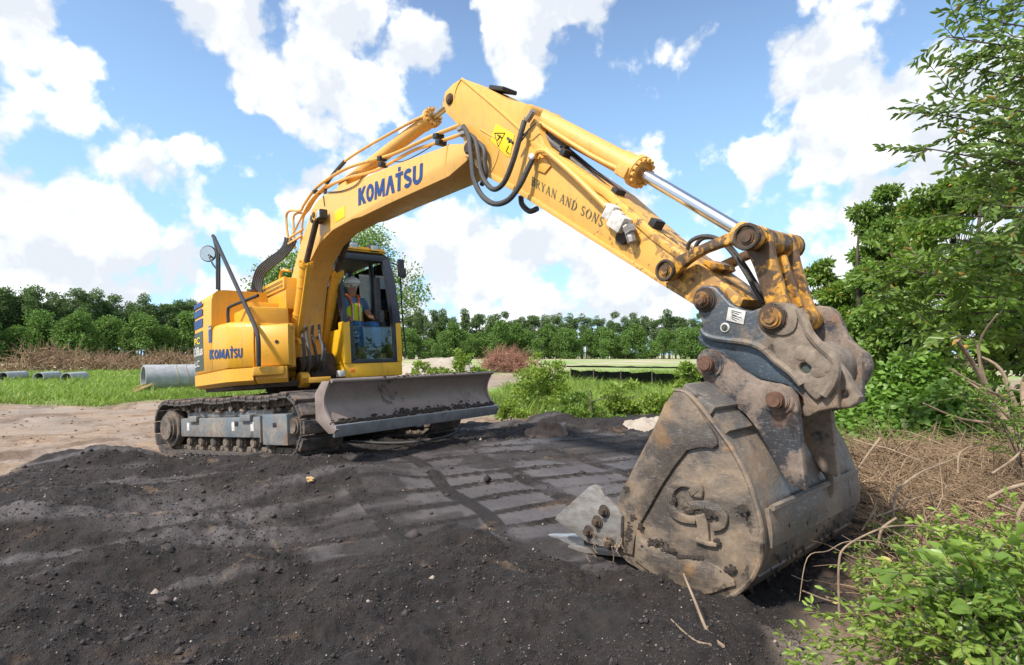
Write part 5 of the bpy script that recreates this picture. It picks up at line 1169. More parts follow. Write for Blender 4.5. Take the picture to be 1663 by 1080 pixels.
pT = my(1145, 487, -.25); pL = my(1257, 517, -.25); pB2 = my(1219, 386, -LY)
# bell link: two ribs with web between, from the rod pin down to the coupler link pin
d = np.array([pL[0]-pB2[0], 0, pL[2]-pB2[2]]); Ld = np.linalg.norm(d); d /= Ld; nn = np.array([d[2], 0, -d[0]])
def bl_pt(t, s): q = np.array([pB2[0], 0, pB2[2]])+d*Ld*t+nn*s; return (q[0], q[2])
b_out = [bl_pt(-.14, .0), bl_pt(-.1, .055), bl_pt(.0, .075), bl_pt(.3, .060), bl_pt(.8, .060), bl_pt(1, .07), bl_pt(1.12, .04), bl_pt(1.14, 0), bl_pt(1.12, -.04), bl_pt(1.0, -.07), bl_pt(.8, -.055), bl_pt(.3, -.06), bl_pt(.0, -.075), bl_pt(-.1, -.055)]
bell = plate('bell_link', b_out, -.165, -.125, 'yellow_link', EX, bev=.008, smooth=3)
plate('rib', b_out, .125, .165, 'yellow_link', bell, bev=.008, smooth=3)
b = Bm(); mid = np.array([pB2[0], 0, pB2[2]])+d*Ld*.55; ang = math.atan2(d[2], d[0])
b.obox((mid[0], 0, mid[2]), (Ld*.66, .26, .03), Matrix.Rotation(-ang, 3, 'Y'), .004); b.obox((mid[0], 0, mid[2]), (Ld*.66, .03, .11), Matrix.Rotation(-ang, 3, 'Y'), .004); b.obj('web', 'yellow_link', bell)
b = Bm(); b.cyl((pB2[0], -.19, pB2[2]), (pB2[0], .19, pB2[2]), .066, bev=.01); b.obj('cross_tube', 'yellow_link', bell)
b = Bm(); b.cyl((pL[0], -.20, pL[2]), (pL[0], .20, pL[2]), .062, bev=.01); b.obj('cross_tube', 'yellow_link', bell)
# thin hoses looping over the link
for L in ([(1116,412,-.02),(1120,394,-.04),(1140,384,-.04),(1165,388,-.02),(1190,412,.0),(1212,445,.0),(1228,474,.0),(1240,492,.0)], [(1128,412,.06),(1132,396,.05),(1146,386,.05),(1176,392,.06),(1205,425,.06),(1226,458,.06),(1240,480,.06),(1247,494,.06)]):
    pipes('hydraulic_hose', L, 'rubber', EX, .013, 7, 8)
# arm tip boss
b = Bm(); b.cyl((pT[0], -.21, pT[2]), (pT[0], .21, pT[2]), .085, bev=.012); b.obj('tip_boss', 'yellow_arm', ar)
plate('guard_block', xz([(1140,424),(1150,422),(1163,428),(1166,436),(1158,440)], -.1), -.11, .11, 'yellow_link', ar, bev=.006)

# ---- quick coupler
cu_out = [(1127,486),(1129,472),(1138,465),(1150,463),(1161,466),(1172,478),(1186,493),(1203,502),(1219,505),(1234,500),(1246,495),(1266,491),(1284,493),(1297,503),(1306,522),(1313,541),(1324,556),(1336,568),(1352,580),(1358,600),(1352,622),(1340,640),(1325,652),(1312,640),(1300,625),(1286,606),(1262,590),(1236,565),(1213,556),(1180,553),(1155,548),(1141,540),(1139,523)]
CY = .262
qc = plate('quick_coupler', xz(cu_out, -CY), -CY, -CY+.052, 'coupler', EX, holes=[(*my(1307, 598, -CY)[[0, 2]], .026)], bev=.012, res=2)
plate('side_plate', xz(cu_out, -CY), CY-.052, CY, 'bucket_ear', qc, holes=[(*my(1307, 598, -CY)[[0, 2]], .026)], bev=.012, res=2)
low = [(1136,548),(1146,538),(1170,543),(1215,550),(1240,558),(1275,585),(1300,612),(1330,640),(1352,622),(1362,590),(1372,606),(1376,622),(1384,634),(1396,645),(1394,655),(1380,662),(1352,664),(1333,668),(1318,676),(1306,678),(1302,668),(1308,656),(1306,645),(1296,636),(1280,625),(1240,617),(1213,604),(1185,586),(1160,570),(1142,560)]
LYc = .215
for s in (-1, 1):
    yh = -LYc if s < 0 else .10; lw = [(min(x, 1364), y) for x, y in low]
    o = plate('hook_plate', xz(lw, -LYc), yh-.025, yh+.025, 'coupler_low', qc, bev=.010, res=2)
b = Bm(); 
tail = [(1320,600),(1345,580),(1362,592),(1374,608),(1384,630),(1396,645),(1393,655),(1380,663),(1352,666),(1330,660)]
plate('tail_lug', xz(tail, -.20), -.20, -.13, 'coupler', qc, holes=[(*my(1370, 641, -.20)[[0, 2]], .018)], bev=.014, res=2)
c1 = xz([(1300,560),(1325,562),(1345,578),(1352,600),(1350,640),(1330,655),(1305,640)], -.2) or xz([(1345,575),(1362,592),(1374,612),(1378,628),(1392,648),(1378,658),(1350,658),(1330,662),(1322,650),(1345,625)], -.2)
plate('rear_block', c1, -.19, .14, 'coupler', qc, bev=.02, smooth=2, res=2)
plate('cross_web', xz([(1150,552),(1200,560),(1245,575),(1290,612),(1285,620),(1240,590),(1195,575),(1155,565)], -.19), -.19, .19, 'coupler', qc, bev=.008)
# raised mud/weld bead along the plate edge
b = Bm(); b.tube(P3([(1139,535),(1150,546),(1180,552),(1213,556),(1238,566),(1262,588),(1286,606),(1302,625)], -CY), .017, 8, 4); b.tube(P3([(1297,503),(1308,525),(1316,543),(1336,566),(1352,580),(1358,600),(1352,622),(1338,642)], -CY+.005), .022, 8, 4); b.obj('caked_rim', 'coupler', qc)
for (px, py, r, Yp, m, hx, pr) in ((1145, 487, .044, CY, 'yellow_pin', 6, .048), (1257, 517, .052, CY, 'yellow_pin', 24, .045)):
    q = my(px, py, -Yp)
    b = Bm(); b.cyl((q[0], -Yp-.012, q[2]), (q[0], -Yp+.01, q[2]), r*1.55, bev=.006); b.cyl((q[0], -Yp-.026, q[2]), (q[0], -Yp, q[2]), r*1.2, bev=.005); b.obj('washer', 'dark', qc)
    b = Bm(); b.cyl((q[0], -Yp-pr, q[2]), (q[0], Yp+.06, q[2]), r, seg=28, bev=.010)
    if hx == 6: b.cyl((q[0], -Yp-pr-.012, q[2]), (q[0], -Yp-.02, q[2]), r*.80, seg=6, bev=.006)
    else: b.cyl((q[0], -Yp-pr-.010, q[2]), (q[0], -Yp-pr, q[2]), r*.55, bev=.004)
    b.obj('pin', m, qc)
q = my(1262, 530, -CY); plate('ear_reinforcement', xz([(1236,505),(1258,492),(1280,494),(1294,505),(1296,522),(1290,538),(1272,545),(1252,540),(1236,528)], -CY), -CY-.012, -CY+.01, 'coupler', qc, bev=.006, smooth=2)
plate('type_plate', xz([(1184,499),(1212,505),(1208,527),(1180,520)], -CY), -CY-.006, -CY-.001, 'white', qc, bev=.001)
b = Bm()
for k in range(6):
    a_ = my(1188, 504+k*2.6, -CY-.008); c_ = my(1204-(k % 3)*4, 508+k*2.6, -CY-.008); b.tube([a_, c_], .0016, 4, 1)
b.obj('plate_text_lines', 'decal_grey', qc)
q = my(1178, 532, -CY); b = Bm(); b.cyl((q[0], -CY-.008, q[2]), (q[0], -CY+.0, q[2]), .026, bev=.003); rg = b.obj('grease_port', 'white', qc)
b = Bm(); b.cyl((q[0], -CY-.010, q[2]), (q[0], -CY-.006, q[2]), .018); b.cyl((q[0], -CY-.014, q[2]), (q[0], -CY-.009, q[2]), .010); b.obj('grease_nipple', 'decal_grey', rg)
q = my(1307, 598, -CY); b = Bm(); b.cyl((q[0], -CY+.02, q[2]), (q[0], CY-.02, q[2]), .024); b.obj('lock_pin', 'decal_grey', qc)
# mud lumps over the rear block
bm = Bm(); rs2 = random.Random(5)
for k in range(70):
    px = rs2.uniform(1300, 1385); py = 560+(px-1300)*.85+rs2.uniform(-18, 22)
    if py > 655 or (px < 1350 and py < 572) or math.hypot(px-1307, py-598) < 22 or math.hypot(px-1370, py-641) < 16: continue
    q = my(px, py, -.205 if px > 1345 else -.262)
    if px > 1340: continue
    bm.sph(q, rs2.uniform(.012, .034), (1.5, .2, 1.2), 10, 8)
tag(bm.obj('caked_mud', 'coupler', qc), kind='stuff')

# ---- bucket
BN, BF = -.55, .66      # near and far side planes
pr = [(1098,634),(1115,637),(1136,657),(1154,680),(1174,706),(1192,732),(1209,764),(1222,797),(1232,830),(1238,864),(1238,893),(1234,915),(1224,937),(1209,953),(1192,966),(1172,973),(1152,976),(1137,976),(1118,970),(1098,961),(1070,944),(1043,926),(1020,912),(1006,896),(1002,870),(1003,835),(1005,808),(1030,760),(1060,702),(1081,656)]
PB = xz(pr, BN)
pr_back = PB[:25]
side_near = plate('bucket', PB, BN-.012, BN+.018, 'bucket_side', EX, bev=.006)
bk = side_near
plate('side_wall', PB, BF-.018, BF+.012, 'bucket_side', bk, bev=.006)
def shell(name, path, y0, y1, th, mat, parent, wob=0):
    """sheet following a profile path in xz, swept along y"""
    P = smooth_path([np.array(p) for p in path], 3); n = len(P); cen = np.mean([np.array(p) for p in PB], 0); bm = Bm(); A = []; ys = np.linspace(y0, y1, 12)
    inn = []
    for i in range(n):
        t = P[min(i+1, n-1)]-P[max(i-1, 0)]; t /= np.linalg.norm(t); nn = np.array([t[1], -t[0]])
        if nn@(P[i]-cen) < 0: nn = -nn
        inn.append((P[i], P[i]-nn*th))
    out = [[bm.bm.verts.new((o[0], y, o[1])) for y in ys] for o, _ in inn]; inr = [[bm.bm.verts.new((q[0], y, q[1])) for y in ys] for _, q in inn]
    for i in range(n-1):
        for k in range(len(ys)-1):
            bm.bm.faces.new((out[i][k], out[i][k+1], out[i+1][k+1], out[i+1][k])); bm.bm.faces.new((inr[i][k], inr[i+1][k], inr[i+1][k+1], inr[i][k+1]))
        bm.bm.faces.new((out[i][0], out[i+1][0], inr[i+1][0], inr[i][0])); bm.bm.faces.new((out[i][-1], inr[i][-1], inr[i+1][-1], out[i+1][-1]))
    for k in range(len(ys)-1):
        bm.bm.faces.new((out[0][k], inr[0][k], inr[0][k+1], out[0][k+1])); bm.bm.faces.new((out[-1][k], out[-1][k+1], inr[-1][k+1], inr[-1][k]))
    return bm.obj(name, mat, parent, ang=45)
ins = [(p[0], p[1]) for p in PB]
shell('shell', [PB[i] for i in range(1, 24)], BN+.020, BF-.020, .022, 'bucket_shell', bk)
# thicker wear sheet over the upper back, starts a little inside the rim
def offs(path, d):
    P = [np.array(p) for p in path]; cen = np.mean([np.array(p) for p in PB], 0); out = []
    for i in range(len(P)):
        t = P[min(i+1, len(P)-1)]-P[max(i-1, 0)]; t /= np.linalg.norm(t); nn = np.array([t[1], -t[0]])
        if nn@(P[i]-cen) < 0: nn = -nn
        out.append(P[i]+nn*d)
    return out
shell('wear_sheet', offs([PB[i] for i in range(8, 11)], .022), BN+.05, BF-.05, .020, 'bucket_shell', bk)
shell('back_plate', offs([PB[i] for i in range(1, 5)], .03), BN+.02, -.17, .03, 'bucket_shell', bk)
shell('heel_band', offs([PB[i] for i in range(12, 20)], .012), BN+.03, BF-.03, .011, 'bucket_shell', bk)
for i in (8,):
    q = offs([PB[7], PB[8], PB[9]], .03)[1]; b = Bm(); b.tube([(q[0], -.48, q[1]), (q[0], .58, q[1])], .016, 6, 1); b.obj('weld_bead', 'bucket_shell', bk)
# side cheek plates (raised 12 mm)
ck1 = [(1098,636),(1113,638),(1134,662),(1150,686),(1166,710),(1168,722),(1160,728),(1148,726),(1135,727),(1118,731),(1098,756),(1077,788),(1058,822),(1040,853),(1034,872),(1030,900),(1012,895),(1006,870),(1007,812),(1033,762),(1063,702),(1083,658)]
plate('cheek_plate', xz(ck1, BN-.012), BN-.030, BN-.010, 'bucket_side', bk, bev=.005)
ck2 = [(1036,856),(1046,872),(1070,890),(1098,903),(1120,905),(1142,905),(1160,915),(1178,926),(1194,942),(1196,950),(1184,953),(1160,962),(1137,966),(1112,958),(1080,942),(1050,922),(1032,908)]
plate('cheek_plate', xz(ck2, BN-.012), BN-.028, BN-.010, 'bucket_side', bk, bev=.005)
# bead along the rim of the side wall
b = Bm(); b.tube([(x, BN-.006, z) for x, z in PB[0:20]], .013, 8, 3); b.obj('rim_bead', 'bucket_side', bk)
# welded emblem
def crop6(L): return [(860+x/2.348, 540+y/2.348) for x, y in L]
def ribbon(pts, wd):
    P = smooth_path([np.array(p) for p in pts], 4); n = len(P); L_, R_ = [], []
    for i in range(n):
        t = P[min(i+1, n-1)]-P[max(i-1, 0)]; t /= np.linalg.norm(t); nn = np.array([-t[1], t[0]]); L_.append(P[i]+nn*wd/2); R_.append(P[i]-nn*wd/2)
    return L_+R_[::-1]
em = [(ribbon(crop6([(648,628),(650,596),(612,574),(575,574),(545,600),(537,640),(556,684),(592,706),(640,712)]), 13)), ribbon(crop6([(600,664),(650,655),(705,665),(742,695),(740,730),(702,740)]), 14), ribbon(crop6([(655,690),(668,740),(672,798)]), 17), ribbon(crop6([(640,785),(680,800),(722,806)]), 7), ribbon(crop6([(622,590),(640,612)]), 14)]
for i, e_ in enumerate(em): plate('emblem', xz(e_, BN-.012), BN-.032-.001*i, BN-.010, 'bucket_side', bk, bev=.004)
# dark soil sticking in the emblem and on the wall
bm = Bm()
for cx, cy, sx, sy, n in ((612,672,26,14,26),(680,690,40,20,36),(545,640,12,16,14),(812,672,24,18,22),(712,798,10,8,8),(380,770,16,40,30),(370,600,10,12,8),(395,705,10,10,8),(590,855,30,5,14),(640,858,26,5,14),(470,800,30,14,22),(760,905,22,10,14),(425,745,6,14,10),(530,830,28,10,14)):
    for k in range(int(n*2.2)):
        x, y = 860+rs2.gauss(cx, sx*.5)/2.348, 540+rs2.gauss(cy, sy*.5)/2.348; q = my(x, y, BN-.030); bm.sph(q, rs2.uniform(.002, .0075), (rs2.uniform(1.0, 2.2), .6, rs2.uniform(.8, 1.8)), 6, 4)
for k in range(70):     # crumbs on the back sheet
    t = rs2.uniform(9, 17); i = int(t); p_ = offs(PB, .018)[i]; q_ = offs(PB, .018)[i+1]; w_ = t-i; bm.sph((p_[0]*(1-w_)+q_[0]*w_, rs2.uniform(BN+.1, BF-.1), p_[1]*(1-w_)+q_[1]*w_), rs2.uniform(.005, .014), (.5, 1.2, 1.4), 8, 6)
tag(bm.obj('stuck_soil', 'packed_soil', bk), kind='stuff')
# ears
ear = [(1141,592),(1140,580),(1146,572),(1158,568),(1171,571),(1182,580),(1204,600),(1233,617),(1266,624),(1283,629),(1294,642),(1299,664),(1303,710),(1309,766),(1312,796),(1300,792),(1285,786),(1272,766),(1250,725),(1232,695),(1214,672),(1190,655),(1160,640),(1148,628),(1146,612)]
EY = .300
for s in (-1, 1):
    ye = -EY if s < 0 else .09; o = plate('ear_plate', xz(ear, -EY), ye-.024, ye+.024, 'bucket_ear', bk, bev=.007)
    for (px, py, r) in ((1157, 590, .040), (1268, 648, .040)):
        q = my(px, py, -EY)
        if s > 0: continue
        b = Bm(); b.cyl((q[0], s*(EY+.018), q[2]), (q[0], s*(EY+.034), q[2]), r*1.95, bev=.005); b.cyl((q[0], s*(EY+.03), q[2]), (q[0], s*(EY+.046), q[2]), r*1.45, bev=.005); b.obj('boss_ring', 'bucket_ear', o)
        b = Bm(); b.cyl((q[0], s*(EY-.1), q[2]), (q[0], s*(EY+.085), q[2]), r, seg=24, bev=.008); b.obj('pin', 'brown_pin', o)
for (px, py) in ((1157, 590), (1268, 648)):
    q = my(px, py, -EY); b = Bm(); b.cyl((q[0], -.22, q[2]), (q[0], .14, q[2]), .038); b.obj('cross_pin', 'brown_pin', bk)
# top torque bar between wall and ear
b = Bm(); q0 = my(1160, 645, -.42); R30 = Matrix.Rotation(math.radians(38), 3, 'Y')
b.obox((q0[0]-.02, -.42, q0[2]+.0), (.20, .26, .05), R30, .01); b.obj('top_bar', 'bucket_shell', bk)
# lifting eye lug on the back
qe = offs([PB[7], PB[8], PB[9]], .03)[1]
b = Bm()
lug_c = my(1343, 770, .32)
def lug(y0):
    pts = []
    for t in np.linspace(0, 2*math.pi, 24, endpoint=False): pts.append((.10*math.cos(t), .15*math.sin(t)))
    return pts
lugp = plate('lifting_lug', [(lug_c[0]+a*.9-.0, lug_c[2]+c_*.9) for a, c_ in lug(0)], .17, .20, 'bucket_shell', bk, holes=[(lug_c[0], lug_c[2], .045)], bev=.008)
# lip, teeth, side cutter
lipA = np.array(xz([(1012, 900)], BN)[0]); lipB = np.array(xz([(928, 886)], BN+.06)[0])
b = Bm(); L2 = np.linalg.norm(lipB-lipA); a_ = math.atan2(lipB[1]-lipA[1], lipB[0]-lipA[0]); mid = (lipA+lipB)/2
b.obox((mid[0]+.04, (BN+BF)/2, mid[1]), (L2+.05, BF-BN-.02, .035), Matrix.Rotation(-a_, 3, 'Y'), .006); b.obj('cutting_edge', 'polished', bk)
for k in range(6):
    y = BN+.10+k*(BF-BN-.2)/5
    dv = (lipB-lipA)/L2; base = lipA+dv*.12; tip = np.array(my(889, 869, BN+.10)[[0, 2]])
    b = Bm(); b.obox((base[0]+dv[0]*.14, y, base[1]+dv[1]*.14+.02), (.22, .085, .075), Matrix.Rotation(-a_, 3, 'Y'), .015); ad_ = b.obj('tooth_adapter', 'dark', bk)
    bm = Bm(); v0 = base+dv*.22
    ring = []
    for (t, hw_, hh) in ((0, .045, .045), (.25, .044, .040), (.6, .036, .022), (.9, .025, .010), (1, .012, .006)):
        c_ = v0+(tip-v0)*t; ring.append([bm.bm.verts.new((c_[0]+(-dv[1])*sz*hh*-1, y+sy*hw_, c_[1]+dv[0]*sz*hh*-1+.012*(1-t))) for sy, sz in ((-1, -1), (1, -1), (1, 1), (-1, 1))])
    for i in range(4):
        for j in range(4): bm.bm.faces.new((ring[i][j], ring[i][(j+1) % 4], ring[i+1][(j+1) % 4], ring[i+1][j]))
    bm.bm.faces.new(ring[0]); bm.bm.faces.new(ring[-1]); bmesh.ops.bevel(bm.bm, geom=bm.bm.edges[:], offset=.004, segments=2, affect='EDGES')
    bm.obj('tooth', 'tooth', bk)
CYc = BN-.045
cut = [(903,843),(907,836),(960,789),(966,787),(978,793),(984,806),(993,812),(1006,828),(1011,838),(1010,886),(1004,892),(992,890),(958,881)]
for s, y0 in ((-1, CYc), (1, BF+.045)):
    o = plate('side_cutter', xz(cut, CYc), y0-.014, y0+.014, 'polished', bk, bev=.004)
    if s < 0:
        for (px, py) in ((985,829),(974,846),(960,862),(995,882)):
            q = my(px, py, CYc)
            b = Bm(); b.cyl((q[0], CYc-.03, q[2]), (q[0], CYc-.012, q[2]), .036, bev=.008); b.cyl((q[0], CYc-.055, q[2]), (q[0], CYc-.02, q[2]), .020, seg=6, bev=.004); bo_ = b.obj('bolt', 'dark', o)
            b = Bm(); b.cyl((q[0], CYc-.070, q[2]), (q[0], CYc-.05, q[2]), .011, seg=10, bev=.003); b.obj('bolt_tip', 'polished', bo_) if False else b.bm.free()
    b = Bm(); mid_ = my(1000, 860, CYc)
b = Bm(); q = my(1003, 860, BN-.02); b.box((q[0]-.07, BN-.04, q[2]-.10), (q[0]+.04, BN+.01, q[2]+.08), .01); b.obj('cutter_backing', 'bucket_side', bk)
bm = Bm()
for k in range(26):
    q = my(rs2.uniform(950, 1005), rs2.uniform(862, 892), CYc-.03); e = [np.array(q)]
    for j in range(3): e.append(e[-1]+np.array([rs2.uniform(-.03, .03), rs2.uniform(-.02, .01), rs2.uniform(-.035, .01)]))
    bm.tube(e, .0018, 4, 2)
tag(bm.obj('roots', 'stick', bk), kind='stuff')

# ---- cab
cY0, cY1 = .29, 1.19
fp = [(.80, .93), (.82, 1.14), (.83, 1.79), (.71, 2.42), (.57, 2.76), (.46, 2.86)]
def yfront(z): return float(np.interp(z, [p[1] for p in fp], [p[0] for p in fp]))
cab = None
b = Bm(); b.box((-.78, cY0, .93), (.815, cY1, 1.13), .02); cab = b.obj('cab', 'yellow_bright', EX)
b = Bm(); b.box((-.60, cY0+.05, 1.13), (.74, cY1-.05, 1.16), .004); b.obj('cab_floor', 'cab_grey', cab)
# yellow lower corner posts
for y0, y1 in ((cY0-.005, cY0+.10), (cY1-.085, cY1+.005)):
    b = Bm(); b.box((.66, y0, 1.125), (.825, y1, 1.72), .015); b.obj('corner_panel', 'yellow_bright', cab)
b = Bm(); b.box((-.74, cY0-.01, 1.125), (.70, cY0+.03, 1.62), .015); b.box((-.74, cY1-.03, 1.125), (.70, cY1+.01, 1.55), .015); b.box((-.78, cY0, 1.125), (-.74, cY1, 1.9), .01); b.obj('side_panel', 'yellow_bright', cab)
def pillar(name, pts, wx, wy, mat='frame'):
    bm = Bm(); rings = []
    for x, y, z in pts: rings.append([bm.bm.verts.new((x+a*wx/2, y+c_*wy/2, z)) for a, c_ in ((-1, -1), (1, -1), (1, 1), (-1, 1))])
    for i in range(len(rings)-1):
        for k in range(4): bm.bm.faces.new((rings[i][k], rings[i][(k+1) % 4], rings[i+1][(k+1) % 4], rings[i+1][k]))
    bm.bm.faces.new(rings[0]); bm.bm.faces.new(rings[-1]); bmesh.ops.bevel(bm.bm, geom=bm.bm.edges[:], offset=.006, segments=2, affect='EDGES')
    return bm.obj(name, mat, cab)
for y, w_ in ((cY0+.035, .06), (cY1-.065, .13)):
    pillar('front_pillar', [(yfront(z)-.05, y, z) for z in (1.70, 1.79, 2.1, 2.42, 2.62, 2.76)], .10, w_)
    pillar('rear_pillar', [(-.70, y, z) for z in (1.13, 2.0, 2.76)], .12, .09)
pillar('door_pillar', [(.02, cY1-.03, 1.5), (.02, cY1-.03, 2.76)], .07, .05)
# door frame front post, curved
b = Bm(); b.tube([(.62, cY1-.02, 1.55), (.64, cY1-.02, 1.9), (.54, cY1-.02, 2.4), (.36, cY1-.02, 2.68)], .022, 8, 4); b.obj('door_frame', 'black', cab)
b = Bm(); b.prism([(.50, cY0+.0), (.50, cY1), (-.76, cY1), (-.76, cY0)], 2.74, 2.80, .01); rf = b.obj('roof_liner', 'cab_grey', cab)
b = Bm(); b.prism([(.60, cY0+.10), (.60, cY1-.10), (.50, cY1+.0), (-.74, cY1+.0), (-.78, cY1-.1), (-.78, cY0+.1), (-.74, cY0), (.50, cY0)], 2.80, 2.87, .025); b.obj('roof', 'yellow_bright', cab)
b = Bm(); b.box((.46, cY0+.08, 2.66), (.60, cY1-.10, 2.76), .02); b.obj('roof_header', 'frame', cab); b = Bm(); b.box((.735, cY0+.02, 1.66), (.775, cY0+.12, 1.78), .01); b.obj('wiper_bracket', 'frame', cab)
# lower windscreen frame and glass
b = Bm(); zz0, zz1 = 1.145, 1.60
b.box((.775, cY0+.09, 1.13), (.822, cY1-.08, 1.175), .006); b.box((.775, cY0+.09, 1.15), (.822, cY0+.145, 1.70), .006); b.box((.775, cY1-.135, 1.15), (.822, cY1-.08, 1.70), .006); b.obj('windscreen_frame', 'frame', cab)
gp = [(cY0+.15, 1.24), (cY0+.16, 1.19), (cY0+.21, 1.178), (cY1-.20, 1.178), (cY1-.15, 1.19), (cY1-.138, 1.24), (cY1-.138, 1.645), (cY0+.15, 1.645)]
bm = Bm(); A = [bm.bm.verts.new((.806, y, z)) for y, z in gp]; B_ = [bm.bm.verts.new((.812, y, z)) for y, z in gp]; bm.bm.faces.new(A); bm.bm.faces.new(B_[::-1])
for i in range(len(gp)): bm.bm.faces.new((A[i], A[(i+1) % 8], B_[(i+1) % 8], B_[i]))
lg = bm.obj('lower_windscreen', 'glass_dusty', cab)
b = Bm(); b.tube([(.815, y, z) for y, z in gp+gp[:1]], .008, 6, 1); b.obj('rubber_seal', 'jeans' if False else 'decal_grey', cab)
def pane(name, p, mat='glass', th=.004):
    bm = Bm(); n_ = Vector(np.cross(np.array(p[1])-np.array(p[0]), np.array(p[2])-np.array(p[0]))).normalized()*th
    A = [bm.bm.verts.new(q) for q in p]; B_ = [bm.bm.verts.new(Vector(q)+n_) for q in p]; bm.bm.faces.new(A); bm.bm.faces.new(B_[::-1])
    for i in range(len(p)): bm.bm.faces.new((A[i], A[(i+1) % len(p)], B_[(i+1) % len(p)], B_[i]))
    return bm.obj(name, mat, cab)
pane('side_window', [(.70, cY0+.01, 1.62), (.58, cY0+.01, 2.72), (-.66, cY0+.01, 2.72), (-.66, cY0+.01, 1.62)])
pane('door_window', [(.60, cY1-.01, 1.55), (.50, cY1-.01, 2.70), (.06, cY1-.01, 2.70), (.06, cY1-.01, 1.55)])
pane('door_window', [(-.02, cY1-.01, 1.55), (-.02, cY1-.01, 2.70), (-.64, cY1-.01, 2.70), (-.64, cY1-.01, 1.55)])
pane('rear_window', [(-.76, cY0+.12, 1.90), (-.76, cY0+.12, 2.70), (-.76, cY1-.12, 2.70), (-.76, cY1-.12, 1.90)])
# wiper box, seat, levers, console
b = Bm(); b.box((-.33, .58, 1.48), (.14, 1.0, 1.60), .04); b.box((-.38, .60, 1.55), (-.24, .98, 2.2), .05); b.box((-.36, .68, 2.2), (-.26, .90, 2.42), .04); b.cyl((-.1, .74, 1.16), (-.1, .74, 1.5), .12); b.obj('seat', 'cab_grey', cab)
for y in (.44, 1.04):
    b = Bm(); b.box((-.2, y-.07, 1.45), (.40, y+.07, 1.68), .03); b.obj('armrest_console', 'cab_grey', cab)
    b = Bm(); b.tube([(.33, y, 1.66), (.36, y, 1.76), (.35, y, 1.84)], .012, 8, 3); b.sph((.35, y, 1.86), .034, (1, 1, 1.5)); b.obj('joystick', 'black', cab)
b = Bm(); b.tube([(.52, .62, 1.16), (.56, .62, 1.4), (.60, .62, 1.72)], .012, 8, 3); b.tube([(.52, .70, 1.16), (.56, .70, 1.4), (.60, .70, 1.72)], .012, 8, 3); b.box((.48, .55, 1.17), (.62, .68, 1.22), .01); b.box((.48, .72, 1.17), (.62, .84, 1.22), .01); b.obj('travel_lever', 'decal_grey', cab)
b = Bm(); b.box((.50, 1.00, 1.2), (.60, 1.08, 1.75), .02); b.obj('monitor_post', 'black', cab)
b = Bm(); b.box((.42, .98, 1.80), (.46, 1.08, 2.45), .01); b.box((.30, 1.02, 1.6), (.5, 1.12, 1.95), .05); b.obj('interior_trim', 'cab_grey', cab)
# roof work lamps
for px, py in ((573, 402), (607, 407)):
    q = mx(px, py, .56); b = Bm(); q[2] += .03; b.box((q[0]-.08, q[1]-.075, q[2]-.055), (q[0]+.03, q[1]+.075, q[2]+.055), .012); lm = b.obj('work_lamp', 'black', cab)
    b = Bm(); b.box((q[0]+.029, q[1]-.062, q[2]-.04), (q[0]+.036, q[1]+.062, q[2]+.04), .003); b.obj('lens', 'glass_dirty', lm)
# left mirror and long thin rod
q = mx(651, 434, .52); b = Bm(); b.box((q[0]-.03, q[1]-.055, q[2]-.15), (q[0]+.03, q[1]+.055, q[2]+.13), .03); b.box((q[0]-.02, q[1]-.02, q[2]-.17), (q[0]+.05, q[1]+.065, q[2]-.02), .02); b.obj('mirror_housing', 'black', cab)
t0 = mx(650, 446, .55); t1 = mx(654, 520, .62); t2 = mx(660, 575, .62); t3 = mx(653, 576, .70)
b = Bm(); b.tube([mx(636, 428, .52), mx(645, 431, .52), t0], .012, 8, 3); b.tube([t0, t1, t2], .012, 8, 4); b.tube([t2, t3], .010, 8, 1); b.obj('mirror_rod', 'black', cab)
b = Bm(); q = my(549, 600, .28); b.box((.72, .20, .95), (.83, .285, 1.04), .01); b.obj('step_plate', 'white', cab)
b = Bm(); q = mx(573, 602, .817); b.box((.816, q[1]-.03, q[2]-.02), (.819, q[1]+.03, q[2]+.02), .0005); b.obj('small_sticker', 'orange', cab)

# ================================================================== OPERATOR
def skin_body(name, joints, edges, mat, parent, lv=2, root=0):
    me = bpy.data.meshes.new(name); me.from_pydata([j[0] for j in joints], edges, []); o = link(name, me, mat, parent)
    o.modifiers.new('skin', 'SKIN'); me.skin_vertices or None
    for i, j in enumerate(joints):
        r = j[1]; r = (r, r) if not hasattr(r, '__len__') else r; me.skin_vertices[0].data[i].radius = r
    me.skin_vertices[0].data[root].use_root = True
    o.modifiers.new('sub', 'SUBSURF').levels = lv; o.modifiers['sub'].render_levels = lv
    o.modifiers['skin'].use_smooth_shade = True
    return o
PO = Vector((.04, .79, 1.63))     # seat point in machine coordinates
OPM = Matrix(MM.tolist()).to_4x4()
def J(x, y, z): return (x, y, z)
jt = [(J(.02, 0, .06), (.15, .12)), (J(.01, 0, .28), (.13, .105)), (J(.0, 0, .46), (.155, .11)), (J(.02, 0, .56), (.06, .06)), (J(.05, 0, .62), (.055, .055)), (J(.07, 0, .70), (.078, .085)), (J(.065, 0, .79), (.072, .08)),
      (J(.0, -.19, .50), .062), (J(.10, -.24, .27), .046), (J(.30, -.20, .16), .034), (J(.35, -.19, .17), .032),
      (J(.0, .19, .50), .062), (J(.10, .24, .27), .046), (J(.30, .26, .18), .034), (J(.35, .26, .19), .032),
      (J(.08, -.10, .05), .095), (J(.50, -.13, .07), .070), (J(.52, -.13, -.36), .048), (J(.62, -.13, -.40), .042),
      (J(.08, .10, .05), .095), (J(.50, .14, .07), .070), (J(.52, .14, -.36), .048), (J(.62, .14, -.40), .042)]
